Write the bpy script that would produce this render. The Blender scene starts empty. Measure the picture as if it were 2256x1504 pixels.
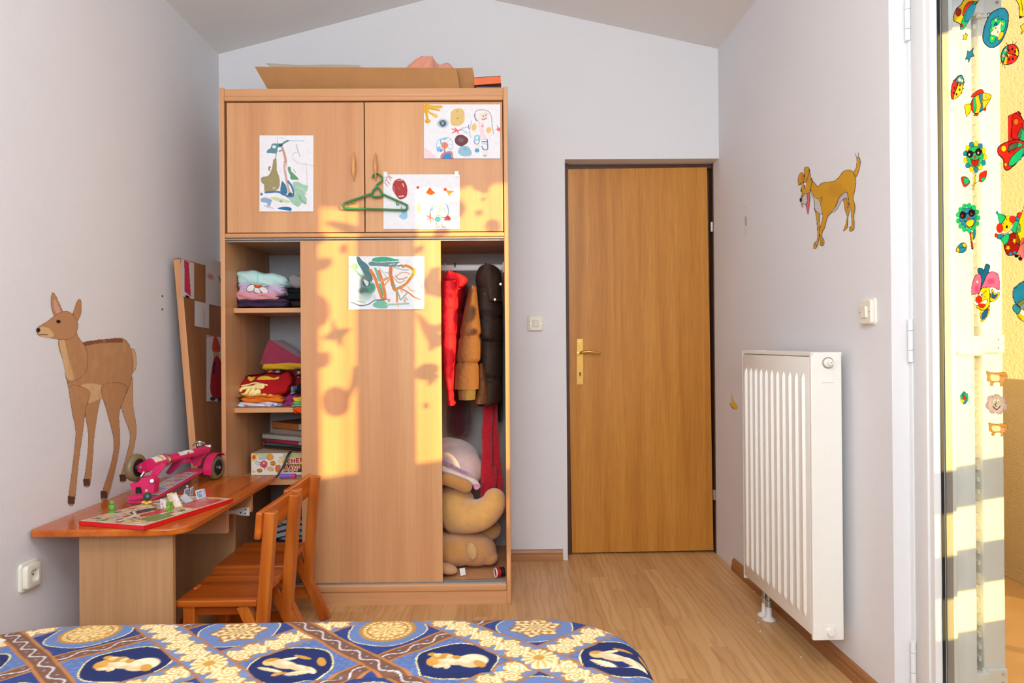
import bpy, bmesh, math, random
import numpy as np
from mathutils import Vector, Matrix
random.seed(4)
sc = bpy.context.scene
C = sc.collection

# ------------------------------------------------------------------ camera
FPX, CX, CY = 1581.0, 1128.0, 752.0          # focal length in pixels of a 2256 x 1504 frame
EYE = Vector((0.0, 0.0, 1.087))
_yaw, _pit, _rol = 0.01139, 0.00316, 0.0075
FW = Vector((math.sin(_yaw)*math.cos(_pit), math.cos(_yaw)*math.cos(_pit), math.sin(_pit)))
_r0 = Vector((math.cos(_yaw), -math.sin(_yaw), 0))
_u0 = _r0.cross(FW)
RT = _r0*math.cos(_rol) - _u0*math.sin(_rol)
UP = _u0*math.cos(_rol) + _r0*math.sin(_rol)
cam_d = bpy.data.cameras.new('camera')
cam_d.sensor_width = 36.0
cam_d.lens = FPX/2256*36
cam_d.clip_start = 0.02
cam = bpy.data.objects.new('camera', cam_d)
C.objects.link(cam)
cam.matrix_world = Matrix(((RT.x, UP.x, -FW.x, EYE.x), (RT.y, UP.y, -FW.y, EYE.y), (RT.z, UP.z, -FW.z, EYE.z), (0, 0, 0, 1)))
sc.camera = cam

# ------------------------------------------------------------------ light and exposure
sc.view_settings.view_transform = 'Standard'
sc.view_settings.look = 'None'
sc.view_settings.gamma = 1.0
sc.view_settings.use_curve_mapping = False
sc.view_settings.exposure = 0.16
w = bpy.data.worlds.new('evening_sky')
sc.world = w
w.use_nodes = True
_bg = w.node_tree.nodes['Background']
_bg.inputs[0].default_value = (0.72, 0.80, 1.0, 1)
_bg.inputs[1].default_value = 0.75
SUN = Vector((-1.11, 1.0, -0.157)).normalized()    # low evening sun through the balcony door
sd = bpy.data.lights.new('sun', 'SUN')
sd.energy = 10.2
sd.color = (1.0, 0.69, 0.20)
sd.angle = math.radians(0.48)
so = bpy.data.objects.new('sun', sd)
C.objects.link(so)
so.location = (4, -3, 3)
so.rotation_euler = SUN.to_track_quat('-Z', 'Y').to_euler()
ad = bpy.data.lights.new('rear_fill_light', 'AREA')  # added fill light behind the camera, tinted like daylight
ad.shape = 'RECTANGLE'; ad.size = 1.7; ad.size_y = 1.0
ad.energy = 58
ad.color = (0.80, 0.91, 1.0)
ao = bpy.data.objects.new('rear_fill_light', ad)
C.objects.link(ao)
ao.location = (-0.50, -1.56, 1.85)
ao.rotation_euler = (math.radians(90), 0, 0)
ld = bpy.data.lights.new('ceiling_fill_light', 'POINT')  # added fill light near the ceiling, no such lamp in view
ld.energy = 46
ld.color = (0.88, 0.95, 1.0)
ld.shadow_soft_size = 0.2
lo_ = bpy.data.objects.new('ceiling_fill_light', ld)
C.objects.link(lo_)
lo_.location = (0.05, 0.20, 2.36)

# ------------------------------------------------------------------ pixel -> point on a real plane
def ray(px, py):
    return FW + RT*((px-CX)/FPX) + UP*((CY-py)/FPX)
def Py(px, py, Y):
    d = ray(px, py); return EYE + d*((Y-EYE.y)/d.y)
def Pz(px, py, Z):
    d = ray(px, py); return EYE + d*((Z-EYE.z)/d.z)
def Pn(px, py, p0, n):
    d = ray(px, py); return EYE + d*((Vector(p0)-EYE).dot(n)/d.dot(n))
def plane_map(p0, n, off=0.0):
    """vectorised: pixel arrays -> points on the plane, raised by off along n"""
    n = Vector(n).normalized(); k = (Vector(p0)-EYE).dot(n)
    fw, rt, up, e, nn = (np.array(v) for v in (FW, RT, UP, EYE, n))
    def f(X, Y):
        d = fw + rt*((X-CX)/FPX)[:, None] + up*((CY-Y)/FPX)[:, None]
        return e + d*(k/(d@nn))[:, None] + nn*off
    return f

# ------------------------------------------------------------------ materials
def lin(c):
    out = []
    for x in c[:3]:
        x = x/255.0
        out.append(x/12.92 if x <= 0.04045 else ((x+0.055)/1.055)**2.4)
    return tuple(out)
def base(name):
    m = bpy.data.materials.new(name); m.use_nodes = True
    nt = m.node_tree
    return m, nt, nt.nodes['Principled BSDF']
def ramp(nt, fac, stops):
    r = nt.nodes.new('ShaderNodeValToRGB')
    while len(r.color_ramp.elements) < len(stops): r.color_ramp.elements.new(0.5)
    for e, (p, c) in zip(r.color_ramp.elements, stops):
        e.position = p; e.color = (*c, 1)
    nt.links.new(fac, r.inputs[0]); return r.outputs[0]
def coords(nt, scale=(1, 1, 1), rot=(0, 0, 0), loc=(0, 0, 0)):
    t = nt.nodes.new('ShaderNodeTexCoord'); mp = nt.nodes.new('ShaderNodeMapping')
    mp.inputs['Scale'].default_value = scale; mp.inputs['Rotation'].default_value = rot; mp.inputs['Location'].default_value = loc
    nt.links.new(t.outputs['Object'], mp.inputs[0]); return mp.outputs[0]
def noise(nt, vec, scale, detail=3, rough=0.5, dist=0.0):
    n = nt.nodes.new('ShaderNodeTexNoise')
    n.inputs['Scale'].default_value = scale; n.inputs['Detail'].default_value = detail
    n.inputs['Roughness'].default_value = rough; n.inputs['Distortion'].default_value = dist
    nt.links.new(vec, n.inputs['Vector']); return n.outputs[0]
def mix(nt, a, b, fac, mode='MIX'):
    x = nt.nodes.new('ShaderNodeMix'); x.data_type = 'RGBA'; x.blend_type = mode
    for s, v in ((x.inputs[6], a), (x.inputs[7], b)):
        if isinstance(v, tuple): s.default_value = (*v, 1)
        else: nt.links.new(v, s)
    if isinstance(fac, (int, float)): x.inputs[0].default_value = fac
    else: nt.links.new(fac, x.inputs[0])
    return x.outputs[2]
def bump(nt, p, h, strength, dist=0.01):
    b = nt.nodes.new('ShaderNodeBump'); b.inputs['Strength'].default_value = strength; b.inputs['Distance'].default_value = dist
    nt.links.new(h, b.inputs['Height']); nt.links.new(b.outputs[0], p.inputs['Normal'])
def plain(name, col, rough=0.5, metal=0.0, var=0.05, scale=30, bmp=0.0, bscale=200, sheen=0.0, spec=0.5):
    m, nt, p = base(name)
    c = lin(col)
    v = coords(nt)
    n = noise(nt, v, scale, 3)
    lo = tuple(max(0, x*(1-var)) for x in c); hi = tuple(min(1, x*(1+var)) for x in c)
    nt.links.new(ramp(nt, n, ((0.3, lo), (0.7, hi))), p.inputs['Base Color'])
    p.inputs['Roughness'].default_value = rough; p.inputs['Metallic'].default_value = metal
    p.inputs['Specular IOR Level'].default_value = spec
    if sheen: p.inputs['Sheen Weight'].default_value = sheen
    if bmp: bump(nt, p, noise(nt, v, bscale, 2), bmp)
    return m
def wood(name, dark, mid, light, axis='z', rough=0.4, streak=14, fine=120, spec=0.5, knots=0.0, seed=0.0, fine_amt=0.25):
    m, nt, p = base(name)
    k = {'x': 0, 'y': 1, 'z': 2}[axis]
    s1 = [streak]*3; s1[k] = streak*0.035
    s2 = [fine]*3; s2[k] = fine*0.03
    a = noise(nt, coords(nt, tuple(s1), loc=(seed, seed*1.7, seed*0.3)), 1.0, 3, 0.55, 0.6)
    b = noise(nt, coords(nt, tuple(s2), loc=(seed, seed, seed)), 1.0, 3, 0.6)
    col = ramp(nt, a, ((0.28, lin(dark)), (0.5, lin(mid)), (0.72, lin(light))))
    f = ramp(nt, b, ((0.35, (0.55, 0.55, 0.55)), (0.6, (1, 1, 1))))
    col = mix(nt, col, f, fine_amt, 'MULTIPLY')
    if knots:
        vo = nt.nodes.new('ShaderNodeTexVoronoi'); vo.inputs['Scale'].default_value = 7
        s3 = [1.6]*3; s3[k] = 0.9
        nt.links.new(coords(nt, tuple(s3), loc=(seed, 0.2, 0.4)), vo.inputs['Vector'])
        kf = ramp(nt, vo.outputs[0], ((0.03, (1, 1, 1)), (0.10, (0, 0, 0))))
        col = mix(nt, col, tuple(x*0.35 for x in lin(dark)), kf, 'MIX') if knots >= 1 else mix(nt, col, mix(nt, col, tuple(x*0.4 for x in lin(dark)), kf), knots)
    nt.links.new(col, p.inputs['Base Color'])
    p.inputs['Roughness'].default_value = rough; p.inputs['Specular IOR Level'].default_value = spec
    return m
def vcol(name, rough=0.7, sheen=0.0, bmp=0.0):
    m, nt, p = base(name)
    a = nt.nodes.new('ShaderNodeAttribute'); a.attribute_name = 'Col'
    v = coords(nt)
    n = ramp(nt, noise(nt, v, 60, 3), ((0.3, (0.94, 0.94, 0.94)), (0.7, (1, 1, 1))))
    nt.links.new(mix(nt, a.outputs[0], n, 1.0, 'MULTIPLY'), p.inputs['Base Color'])
    p.inputs['Roughness'].default_value = rough
    p.inputs['Specular IOR Level'].default_value = 0.3
    if bmp: bump(nt, p, noise(nt, v, 400, 2), bmp)
    return m
def film(name):
    """translucent paint film: shows the light that falls on its back"""
    m, nt, p = base(name)
    a = nt.nodes.new('ShaderNodeAttribute'); a.attribute_name = 'Col'
    v = coords(nt)
    n = ramp(nt, noise(nt, v, 45, 3), ((0.25, (0.72, 0.72, 0.72)), (0.75, (1, 1, 1))))
    c = mix(nt, a.outputs[0], n, 1.0, 'MULTIPLY')
    nt.links.new(c, p.inputs['Base Color']); p.inputs['Roughness'].default_value = 0.25
    t = nt.nodes.new('ShaderNodeBsdfTranslucent'); nt.links.new(c, t.inputs[0])
    ms = nt.nodes.new('ShaderNodeMixShader'); ms.inputs[0].default_value = 0.55
    nt.links.new(p.outputs[0], ms.inputs[1]); nt.links.new(t.outputs[0], ms.inputs[2])
    tr = nt.nodes.new('ShaderNodeBsdfTransparent'); nt.links.new(c, tr.inputs[0])
    m2 = nt.nodes.new('ShaderNodeMixShader'); m2.inputs[0].default_value = 0.14
    nt.links.new(ms.outputs[0], m2.inputs[1]); nt.links.new(tr.outputs[0], m2.inputs[2])
    nt.links.new(m2.outputs[0], nt.nodes['Material Output'].inputs[0])
    return m
def glass(name):
    m, nt, p = base(name)
    tr = nt.nodes.new('ShaderNodeBsdfTransparent'); tr.inputs[0].default_value = (0.97, 0.985, 0.97, 1)
    gl = nt.nodes.new('ShaderNodeBsdfGlossy'); gl.inputs['Roughness'].default_value = 0.02
    fr = nt.nodes.new('ShaderNodeLayerWeight'); fr.inputs[0].default_value = 0.18
    ms = nt.nodes.new('ShaderNodeMixShader')
    fac = ramp(nt, fr.outputs['Facing'], ((0.0, (0.02, 0.02, 0.02)), (0.6, (0.05, 0.05, 0.05)), (1.0, (0.4, 0.4, 0.4))))
    nt.links.new(fac, ms.inputs[0]); nt.links.new(tr.outputs[0], ms.inputs[1]); nt.links.new(gl.outputs[0], ms.inputs[2])
    nt.links.new(ms.outputs[0], nt.nodes['Material Output'].inputs[0])
    return m
def plaster(name, col, grain=260, amt=0.25, rough=0.92, dist=0.004):
    m, nt, p = base(name)
    v = coords(nt)
    c = lin(col)
    n1 = noise(nt, v, 1.6, 3)
    nt.links.new(ramp(nt, n1, ((0.3, tuple(x*0.965 for x in c)), (0.7, c))), p.inputs['Base Color'])
    p.inputs['Roughness'].default_value = rough; p.inputs['Specular IOR Level'].default_value = 0.2
    bump(nt, p, noise(nt, v, grain, 4, 0.6), amt, dist)
    return m
def laminate(name):
    m, nt, p = base(name)
    br = nt.nodes.new('ShaderNodeTexBrick')
    br.inputs['Scale'].default_value = 1.0
    br.inputs['Brick Width'].default_value = 0.62; br.inputs['Row Height'].default_value = 0.066
    br.inputs['Mortar Size'].default_value = 0.0005; br.inputs['Mortar Smooth'].default_value = 0.6
    br.inputs['Bias'].default_value = 0.0; br.offset = 0.0
    br.inputs['Color1'].default_value = (0, 0, 0, 1); br.inputs['Color2'].default_value = (1, 1, 1, 1); br.inputs['Mortar'].default_value = (0.5, 0.5, 0.5, 1)
    sx = nt.nodes.new('ShaderNodeSeparateXYZ'); nt.links.new(coords(nt), sx.inputs[0])
    def mth(op, a_, b_=0.0):
        q = nt.nodes.new('ShaderNodeMath'); q.operation = op
        for i_, v_ in enumerate((a_, b_)):
            if isinstance(v_, (int, float)): q.inputs[i_].default_value = v_
            else: nt.links.new(v_, q.inputs[i_])
        return q.outputs[0]
    rowid = mth('FLOOR', mth('DIVIDE', sx.outputs[0], 0.066))
    wn_ = nt.nodes.new('ShaderNodeTexWhiteNoise'); wn_.noise_dimensions = '1D'; nt.links.new(rowid, wn_.inputs['W'])
    cb_ = nt.nodes.new('ShaderNodeCombineXYZ')
    nt.links.new(mth('ADD', sx.outputs[1], mth('MULTIPLY', wn_.outputs[0], 3.1)), cb_.inputs[0]); nt.links.new(sx.outputs[0], cb_.inputs[1])
    nt.links.new(cb_.outputs[0], br.inputs['Vector'])
    tone = ramp(nt, br.outputs[0], ((0.0, lin((204, 156, 104))), (0.5, lin((214, 166, 112))), (1.0, lin((222, 177, 122)))))
    # cathedral grain, shifted per strip
    cv = nt.nodes.new('ShaderNodeVectorMath'); cv.operation = 'MULTIPLY_ADD'
    cv.inputs[1].default_value = (5.1, 3.7, 0)
    nt.links.new(br.outputs[0], cv.inputs[0]); nt.links.new(coords(nt, (1, 0.11, 1)), cv.inputs[2])
    wv = nt.nodes.new('ShaderNodeTexWave'); wv.wave_type = 'BANDS'; wv.bands_direction = 'X'
    wv.inputs['Scale'].default_value = 9; wv.inputs['Distortion'].default_value = 14.0; wv.inputs['Detail'].default_value = 3; wv.inputs['Detail Scale'].default_value = 1.3
    nt.links.new(cv.outputs[0], wv.inputs['Vector'])
    g = ramp(nt, wv.outputs[0], ((0.0, (0.80, 0.74, 0.66)), (0.3, (0.95, 0.93, 0.9)), (0.55, (1, 1, 1))))
    c = mix(nt, tone, g, 0.75, 'MULTIPLY')
    f = ramp(nt, noise(nt, coords(nt, (190, 6, 1)), 1.0, 3), ((0.35, (0.8, 0.76, 0.72)), (0.6, (1, 1, 1))))
    c = mix(nt, c, f, 0.25, 'MULTIPLY')
    c = mix(nt, c, (0.36, 0.22, 0.12), br.outputs[1])
    nt.links.new(c, p.inputs['Base Color'])
    p.inputs['Roughness'].default_value = 0.38
    return m
M = {}
M['wall'] = plaster('white_wall_plaster', (231, 229, 231), 210, 0.35)
M['ceil'] = plaster('white_ceiling_paint', (240, 236, 233), 150, 0.12)
M['floor'] = laminate('oak_laminate')
M['beech'] = wood('beech_laminate_upright', (198, 138, 94), (210, 152, 105), (220, 166, 116), 'z', 0.42, 8, 150, spec=0.3, fine_amt=0.16)
M['beech_x'] = wood('beech_laminate_lengthwise', (198, 138, 94), (210, 152, 105), (220, 166, 116), 'x', 0.42, 8, 150, spec=0.3, fine_amt=0.16)
M['beech_in'] = wood('beech_laminate_inside', (184, 126, 82), (196, 140, 92), (206, 152, 104), 'y', 0.5, 13, 150)
M['oak'] = wood('oak_veneer', (186, 118, 42), (202, 134, 52), (214, 148, 64), 'z', 0.36, 17, 210, spec=0.35, fine_amt=0.4)
M['oakframe'] = plain('dark_door_frame', (84, 50, 30), 0.5, var=0.12)
M['pine'] = wood('orange_varnished_pine', (158, 68, 14), (188, 94, 24), (208, 118, 42), 'z', 0.3, 16, 130, knots=0.7)
M['pine_x'] = wood('orange_varnished_pine_seat', (150, 64, 14), (182, 88, 22), (202, 110, 36), 'x', 0.28, 16, 130, knots=0.6, seed=2.0)
M['pine_y'] = wood('orange_varnished_pine_top', (166, 72, 16), (194, 96, 26), (214, 116, 40), 'y', 0.2, 15, 130, knots=0.35, seed=7.3)
M['white'] = plain('white_lacquer', (236, 234, 230), 0.35, var=0.01)
M['radiator'] = plain('radiator_enamel', (238, 234, 226), 0.32, var=0.01)
M['frame'] = plain('white_upvc', (232, 232, 232), 0.35, var=0.01)
M['switch'] = plain('cream_plastic', (232, 226, 210), 0.3, var=0.02)
M['alu'] = plain('brushed_aluminium', (150, 146, 142), 0.45, 0.6)
M['steel'] = plain('steel', (190, 188, 182), 0.28, 0.9)
M['brass'] = plain('polished_brass', (214, 170, 90), 0.22, 0.85)
M['black'] = plain('black_rubber', (22, 22, 24), 0.5)
M['panel'] = wood('pale_beech_panel', (178, 130, 88), (188, 140, 97), (196, 149, 106), 'z', 0.45, 13, 150, spec=0.3)
M['grip'] = wood('honey_wood_grip', (206, 140, 84), (216, 150, 92), (222, 158, 100), 'z', 0.3, 13, 150)
M['trim'] = wood('oak_skirting', (150, 98, 58), (168, 114, 70), (182, 128, 82), 'x', 0.4, 20, 160)
M['trim_y'] = wood('oak_skirting_side', (150, 98, 58), (168, 114, 70), (182, 128, 82), 'y', 0.4, 20, 160)
M['glass'] = glass('window_glass')
M['paint'] = vcol('painted_surface', 0.75)
M['mural'] = vcol('wall_paint', 0.9)
M['print'] = vcol('printed_cloth', 0.9, bmp=0.15)
M['gloss'] = vcol('printed_card', 0.35)
M['film'] = film('window_paint_film')
M['stucco'] = plaster('outdoor_stucco', (200, 180, 152), 90, 0.9, dist=0.012)
M['tile'] = plain('terracotta_tile', (206, 160, 110), 0.5, var=0.08, scale=8)
M['card'] = plain('brown_cardboard', (176, 124, 74), 0.85, var=0.06, scale=14)
M['green'] = plain('green_plastic', (38, 122, 62), 0.3, var=0.05)
M['backing'] = plain('grey_hardboard', (188, 186, 186), 0.8, var=0.03)

# ------------------------------------------------------------------ geometry: a part is (vertices, faces)
def box(lo, hi, bev=0.0, seg=2):
    lo, hi = Vector(lo), Vector(hi)
    bm = bmesh.new()
    bmesh.ops.create_cube(bm, size=1.0)
    for v in bm.verts:
        v.co = Vector((lo.x+(v.co.x+0.5)*(hi.x-lo.x), lo.y+(v.co.y+0.5)*(hi.y-lo.y), lo.z+(v.co.z+0.5)*(hi.z-lo.z)))
    if bev > 0:
        b = min(bev, 0.49*min(hi.x-lo.x, hi.y-lo.y, hi.z-lo.z))
        bmesh.ops.bevel(bm, geom=list(bm.edges), offset=b, segments=seg, affect='EDGES', profile=0.5)
    bm.verts.index_update()
    out = ([v.co.copy() for v in bm.verts], [[v.index for v in f.verts] for f in bm.faces])
    bm.free(); return out
def J(*parts):
    V, Fc = [], []
    for v, f in parts:
        o = len(V); V += list(v); Fc += [[i+o for i in q] for q in f]
    return V, Fc
def tf(part, m):
    return [m @ Vector(v) for v in part[0]], part[1]
def move(part, d):
    d = Vector(d); return [Vector(v)+d for v in part[0]], part[1]
def loft(rings, cap=True, closed=False):
    V, Fc = [], []; n = len(rings[0])
    for r in rings: V += [Vector(p) for p in r]
    m = len(rings)
    for i in range(m if closed else m-1):
        a, b = i*n, ((i+1) % m)*n
        for k in range(n):
            Fc.append([a+k, a+(k+1) % n, b+(k+1) % n, b+k])
    if cap and not closed:
        Fc.append(list(range(n))[::-1]); Fc.append(list(range((m-1)*n, m*n)))
    return V, Fc
def tube(pts, r, n=10, closed=False):
    pts = [Vector(p) for p in pts]; m = len(pts)
    rr = r if isinstance(r, (list, tuple)) else [r]*m
    rings = []; nrm = None
    for i in range(m):
        if closed: t = (pts[(i+1) % m]-pts[i-1]).normalized()
        else: t = (pts[min(i+1, m-1)]-pts[max(i-1, 0)]).normalized()
        if nrm is None:
            nrm = t.orthogonal().normalized()
        else:
            nrm = (nrm - t*nrm.dot(t)); nrm = nrm.normalized() if nrm.length > 1e-6 else t.orthogonal().normalized()
        b = t.cross(nrm)
        rings.append([pts[i]+(nrm*math.cos(2*math.pi*k/n)+b*math.sin(2*math.pi*k/n))*rr[i] for k in range(n)])
    return loft(rings, True, closed)
def cyl(a, b, r, n=20, bev=0.0):
    a, b = Vector(a), Vector(b)
    if bev:
        d = (b-a).normalized()*bev
        return tube([a, a+d, b-d, b], [r-bev, r, r, r-bev], n)
    return tube([a, b], r, n)
def lathe(prof, n=28, o=(0, 0, 0), axis=(0, 0, 1), ring=False):
    q = Vector((0, 0, 1)).rotation_difference(Vector(axis).normalized()); o = Vector(o)
    rings = [[o + q @ Vector((r*math.cos(2*math.pi*k/n), r*math.sin(2*math.pi*k/n), z)) for k in range(n)] for r, z in prof]
    return loft(rings, not ring, ring)
def ell(c, r, nu=24, nv=14, m=None):
    rings = []
    for j in range(nv+1):
        t = math.pi*(j/nv); t = min(max(t, 0.02), math.pi-0.02)
        rings.append([Vector((r[0]*math.sin(t)*math.cos(2*math.pi*k/nu), r[1]*math.sin(t)*math.sin(2*math.pi*k/nu), -r[2]*math.cos(t))) for k in range(nu)])
    p = loft(rings)
    if m is not None: p = tf(p, m)
    return move(p, c)
def prism(poly, a, b, ax='z'):
    """polygon in the plane across ax, pushed from a to b along ax"""
    def P(u, v, w_):
        return Vector({'z': (u, v, w_), 'y': (u, w_, v), 'x': (w_, u, v)}[ax])
    n = len(poly)
    V = [P(u, v, a) for u, v in poly]+[P(u, v, b) for u, v in poly]
    Fc = [list(range(n))[::-1], list(range(n, 2*n))]+[[i, (i+1) % n, n+(i+1) % n, n+i] for i in range(n)]
    return V, Fc
def spline(pts, k=6, closed=False):
    pts = [Vector(p) for p in pts]; n = len(pts); out = []
    for i in range(n if closed else n-1):
        if closed: a, b, c, d = pts[i-1], pts[i], pts[(i+1) % n], pts[(i+2) % n]
        else: a, b, c, d = pts[max(i-1, 0)], pts[i], pts[i+1], pts[min(i+2, n-1)]
        for j in range(k):
            t = j/k
            out.append(0.5*((2*b)+(c-a)*t+(2*a-5*b+4*c-d)*t*t+(3*b-a-3*c+d)*t**3))
    if not closed: out.append(pts[-1])
    return out

# ------------------------------------------------------------------ objects
def wl(o):
    p = Vector((0, 0, 0))
    while o is not None: p += o.location; o = o.parent
    return p
def obj(name, part, mat, parent=None, smooth=False, fix=True):
    V, Fc = part
    o0 = wl(parent)
    me = bpy.data.meshes.new(name)
    me.from_pydata([tuple(Vector(v)-o0) for v in V], [], Fc)
    if fix:
        bm = bmesh.new(); bm.from_mesh(me); bmesh.ops.recalc_face_normals(bm, faces=bm.faces); bm.to_mesh(me); bm.free()
    me.materials.append(mat)
    if smooth:
        me.shade_smooth()
        if smooth is not True: me.set_sharp_from_angle(angle=math.radians(smooth))
    o = bpy.data.objects.new(name, me); C.objects.link(o)
    if parent is not None: o.parent = parent
    return o
def tag(o, label, cat, group=None):
    o['label'] = label; o['category'] = cat
    if group: o['group'] = group
    return o
def thing(name, label, cat, loc=(0, 0, 0), group=None):
    o = bpy.data.objects.new(name, None); o.empty_display_size = 0.05; C.objects.link(o); o.location = loc
    return tag(o, label, cat, group)
def struct(name, part, mat, label=None, cat=None):
    o = obj(name, part, mat); o['kind'] = 'structure'
    if label: o['label'] = label; o['category'] = cat
    return o
def sroot(name, label=None, cat=None):
    o = bpy.data.objects.new(name, None); C.objects.link(o); o['kind'] = 'structure'
    if label: o['label'] = label; o['category'] = cat
    return o

# ------------------------------------------------------------------ painting in vertex colours (pigment only)
class Cv:
    def __init__(s, X, Y, bg):
        s.X, s.Y = X, Y
        s.C = np.tile(np.array(lin(bg)), (len(X), 1)); s.A = np.zeros(len(X)); s.o = (0, 0, 1.0)
        s.j = 0.0
    def at(s, ox, oy, k): s.o = (ox, oy, k); return s
    def _p(s, pts): return [(s.o[0]+a/s.o[2], s.o[1]+b/s.o[2]) for a, b in pts]
    def put(s, m, col, a=1.0):
        w_ = (m.astype(float)*a)[:, None]
        s.C = s.C*(1-w_)+np.array(lin(col))*w_
        s.A[m > 0] = 1
    def inside(s, pts):
        x, y = s.X, s.Y; ins = np.zeros(len(x), bool); n = len(pts)
        for i in range(n):
            (x0, y0), (x1, y1) = pts[i], pts[(i+1) % n]
            if y0 == y1: continue
            c = ((y0 > y) != (y1 > y)) & (x < (x1-x0)*(y-y0)/(y1-y0)+x0)
            ins ^= c
        return ins
    def dist(s, pts, closed=False):
        d = np.full(len(s.X), 1e9); n = len(pts)
        for i in range(n if closed else n-1):
            (x0, y0), (x1, y1) = pts[i], pts[(i+1) % n]
            dx, dy = x1-x0, y1-y0; L = dx*dx+dy*dy+1e-12
            t = np.clip(((s.X-x0)*dx+(s.Y-y0)*dy)/L, 0, 1)
            d = np.minimum(d, np.hypot(s.X-x0-t*dx, s.Y-y0-t*dy))
        return d
    def poly(s, pts, col, out=None, ow=1.0, a=1.0, sm=True):
        pts = s._p(pts)
        if sm: pts = [(v.x, v.y) for v in spline([(p[0], p[1], 0) for p in pts], 5, True)]
        if out is not None: s.put(s.dist(pts, True) < ow, out)
        m = s.inside(pts)
        if out is not None: m = m & (s.dist(pts, True) > ow*0.8)
        s.put(m, col, a); return s
    def ell(s, cx, cy, rx, ry, col, out=None, ow=1.0, rot=0.0, a=1.0, soft=False):
        (cx, cy), = s._p([(cx, cy)]); rx, ry = rx/s.o[2], ry/s.o[2]
        c_, n_ = math.cos(rot), math.sin(rot)
        u = (s.X-cx)*c_+(s.Y-cy)*n_; v = -(s.X-cx)*n_+(s.Y-cy)*c_
        d = np.sqrt((u/rx)**2+(v/ry)**2)
        if out is not None: s.put(d < 1+ow/min(rx, ry), out)
        if soft: s.put(np.clip((1-d)*2.2, 0, 1), col, a)
        else: s.put(d < 1, col, a)
        return s
    def line(s, pts, wd, col, a=1.0, sm=True, soft=False):
        pts = s._p(pts)
        if sm and len(pts) > 2: pts = [(v.x, v.y) for v in spline([(p[0], p[1], 0) for p in pts], 5)]
        d = s.dist(pts); wd = wd/s.o[2]/2
        s.put(np.clip((1.0-d/wd)*2, 0, 1) if soft else (d < wd), col, a); return s
def cmesh(name, P, Cc, nx, ny, mat, parent, keep=None, smooth=True):
    """grid mesh of ny rows and nx columns with a colour at every vertex"""
    o0 = np.array(wl(parent))
    idx = np.arange(nx*ny).reshape(ny, nx)
    F4 = np.stack([idx[:-1, :-1], idx[1:, :-1], idx[1:, 1:], idx[:-1, 1:]], -1).reshape(-1, 4)
    if keep is not None:
        F4 = F4[keep[F4].sum(1) >= 3]
        used = np.zeros(nx*ny, bool); used[F4.ravel()] = True
        re = np.cumsum(used)-1; F4 = re[F4]; P = P[used]; Cc = Cc[used]
    me = bpy.data.meshes.new(name)
    me.vertices.add(len(P)); me.vertices.foreach_set('co', (P-o0).astype(np.float32).ravel())
    me.loops.add(F4.size); me.loops.foreach_set('vertex_index', F4.ravel().astype(np.int32))
    me.polygons.add(len(F4)); me.polygons.foreach_set('loop_start', np.arange(0, F4.size, 4, dtype=np.int32))
    me.update(calc_edges=True); me.validate()
    at = me.color_attributes.new('Col', 'FLOAT_COLOR', 'POINT')
    at.data.foreach_set('color', np.concatenate([Cc, np.ones((len(Cc), 1))], 1).astype(np.float32).ravel())
    me.materials.append(mat)
    if smooth: me.shade_smooth()
    o = bpy.data.objects.new(name, me); C.objects.link(o)
    if parent is not None: o.parent = parent
    return o
def painted(name, x0, y0, x1, y1, step, mp, fn, mat, parent=None, bg=(236, 234, 236), masked=False, shape=None):
    nx = max(2, int(round((x1-x0)/step))+1); ny = max(2, int(round((y1-y0)/step))+1)
    X, Y = np.meshgrid(np.linspace(x0, x1, nx), np.linspace(y0, y1, ny))
    X, Y = X.ravel(), Y.ravel()
    c = Cv(X, Y, bg); fn(c)
    if shape: X, Y = shape(X, Y)
    return cmesh(name, mp(X, Y), c.C, nx, ny, mat, parent, (c.A > 0) if masked else None)
def flat(o, col):
    """one pigment for a whole mesh"""
    me = o.data; at = me.color_attributes.new('Col', 'FLOAT_COLOR', 'POINT')
    at.data.foreach_set('color', list((*lin(col), 1))*len(me.vertices)); return o

# ================================================================== THE ROOM
XL, YB = -1.415, 3.6                        # left wall, back wall
RIDGE = (-0.228, 2.855); ZL, ZR = 2.545, 2.565
RK = 0.0222                                  # the right wall runs slightly off square
def xr(y): return 1.09+RK*(YB-y)
RN = Vector((-1, -RK, 0)).normalized()       # right wall normal, into the room
RP = Vector((1.09, YB, 0))
slL = (RIDGE[1]-ZL)/(RIDGE[0]-XL); slR = (RIDGE[1]-ZR)/(1.09-RIDGE[0])
def zc(x): return RIDGE[1]-(RIDGE[0]-x)*slL if x < RIDGE[0] else RIDGE[1]-(x-RIDGE[0])*slR
DX = 0.313                                   # left edge of the door recess
struct('floor', box((-1.6, -1.75, -0.06), (1.236, 3.86, 0.0)), M['floor'])
struct('wall_back', prism([(-1.6, -0.06), (DX, -0.06), (DX, 2.012), (1.25, 2.012), (1.25, zc(1.25)+.02), (RIDGE[0], RIDGE[1]+.02), (-1.6, zc(-1.6)+.02)], YB, YB+0.16, 'y'), M['wall'])
struct('wall_left', box((-1.6, -1.75, -0.06), (XL, YB, zc(XL)+0.01)), M['wall'])
struct('ceiling', prism([(-1.6, zc(-1.6)), RIDGE, (1.31, zc(1.31)), (1.31, zc(1.31)+.12), (RIDGE[0], RIDGE[1]+.12), (-1.6, zc(-1.6)+.12)], -1.75, YB+0.16, 'y'), M['ceil'])
JY = 2.068                                   # far jamb of the balcony door
rw = prism([(1.09-RK*0.26, YB+.26), (xr(JY), JY), (1.236, JY), (1.236, 1.985), (1.31, 1.985), (1.31, YB+.26)], -0.06, zc(1.1)+0.02, 'z')
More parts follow.
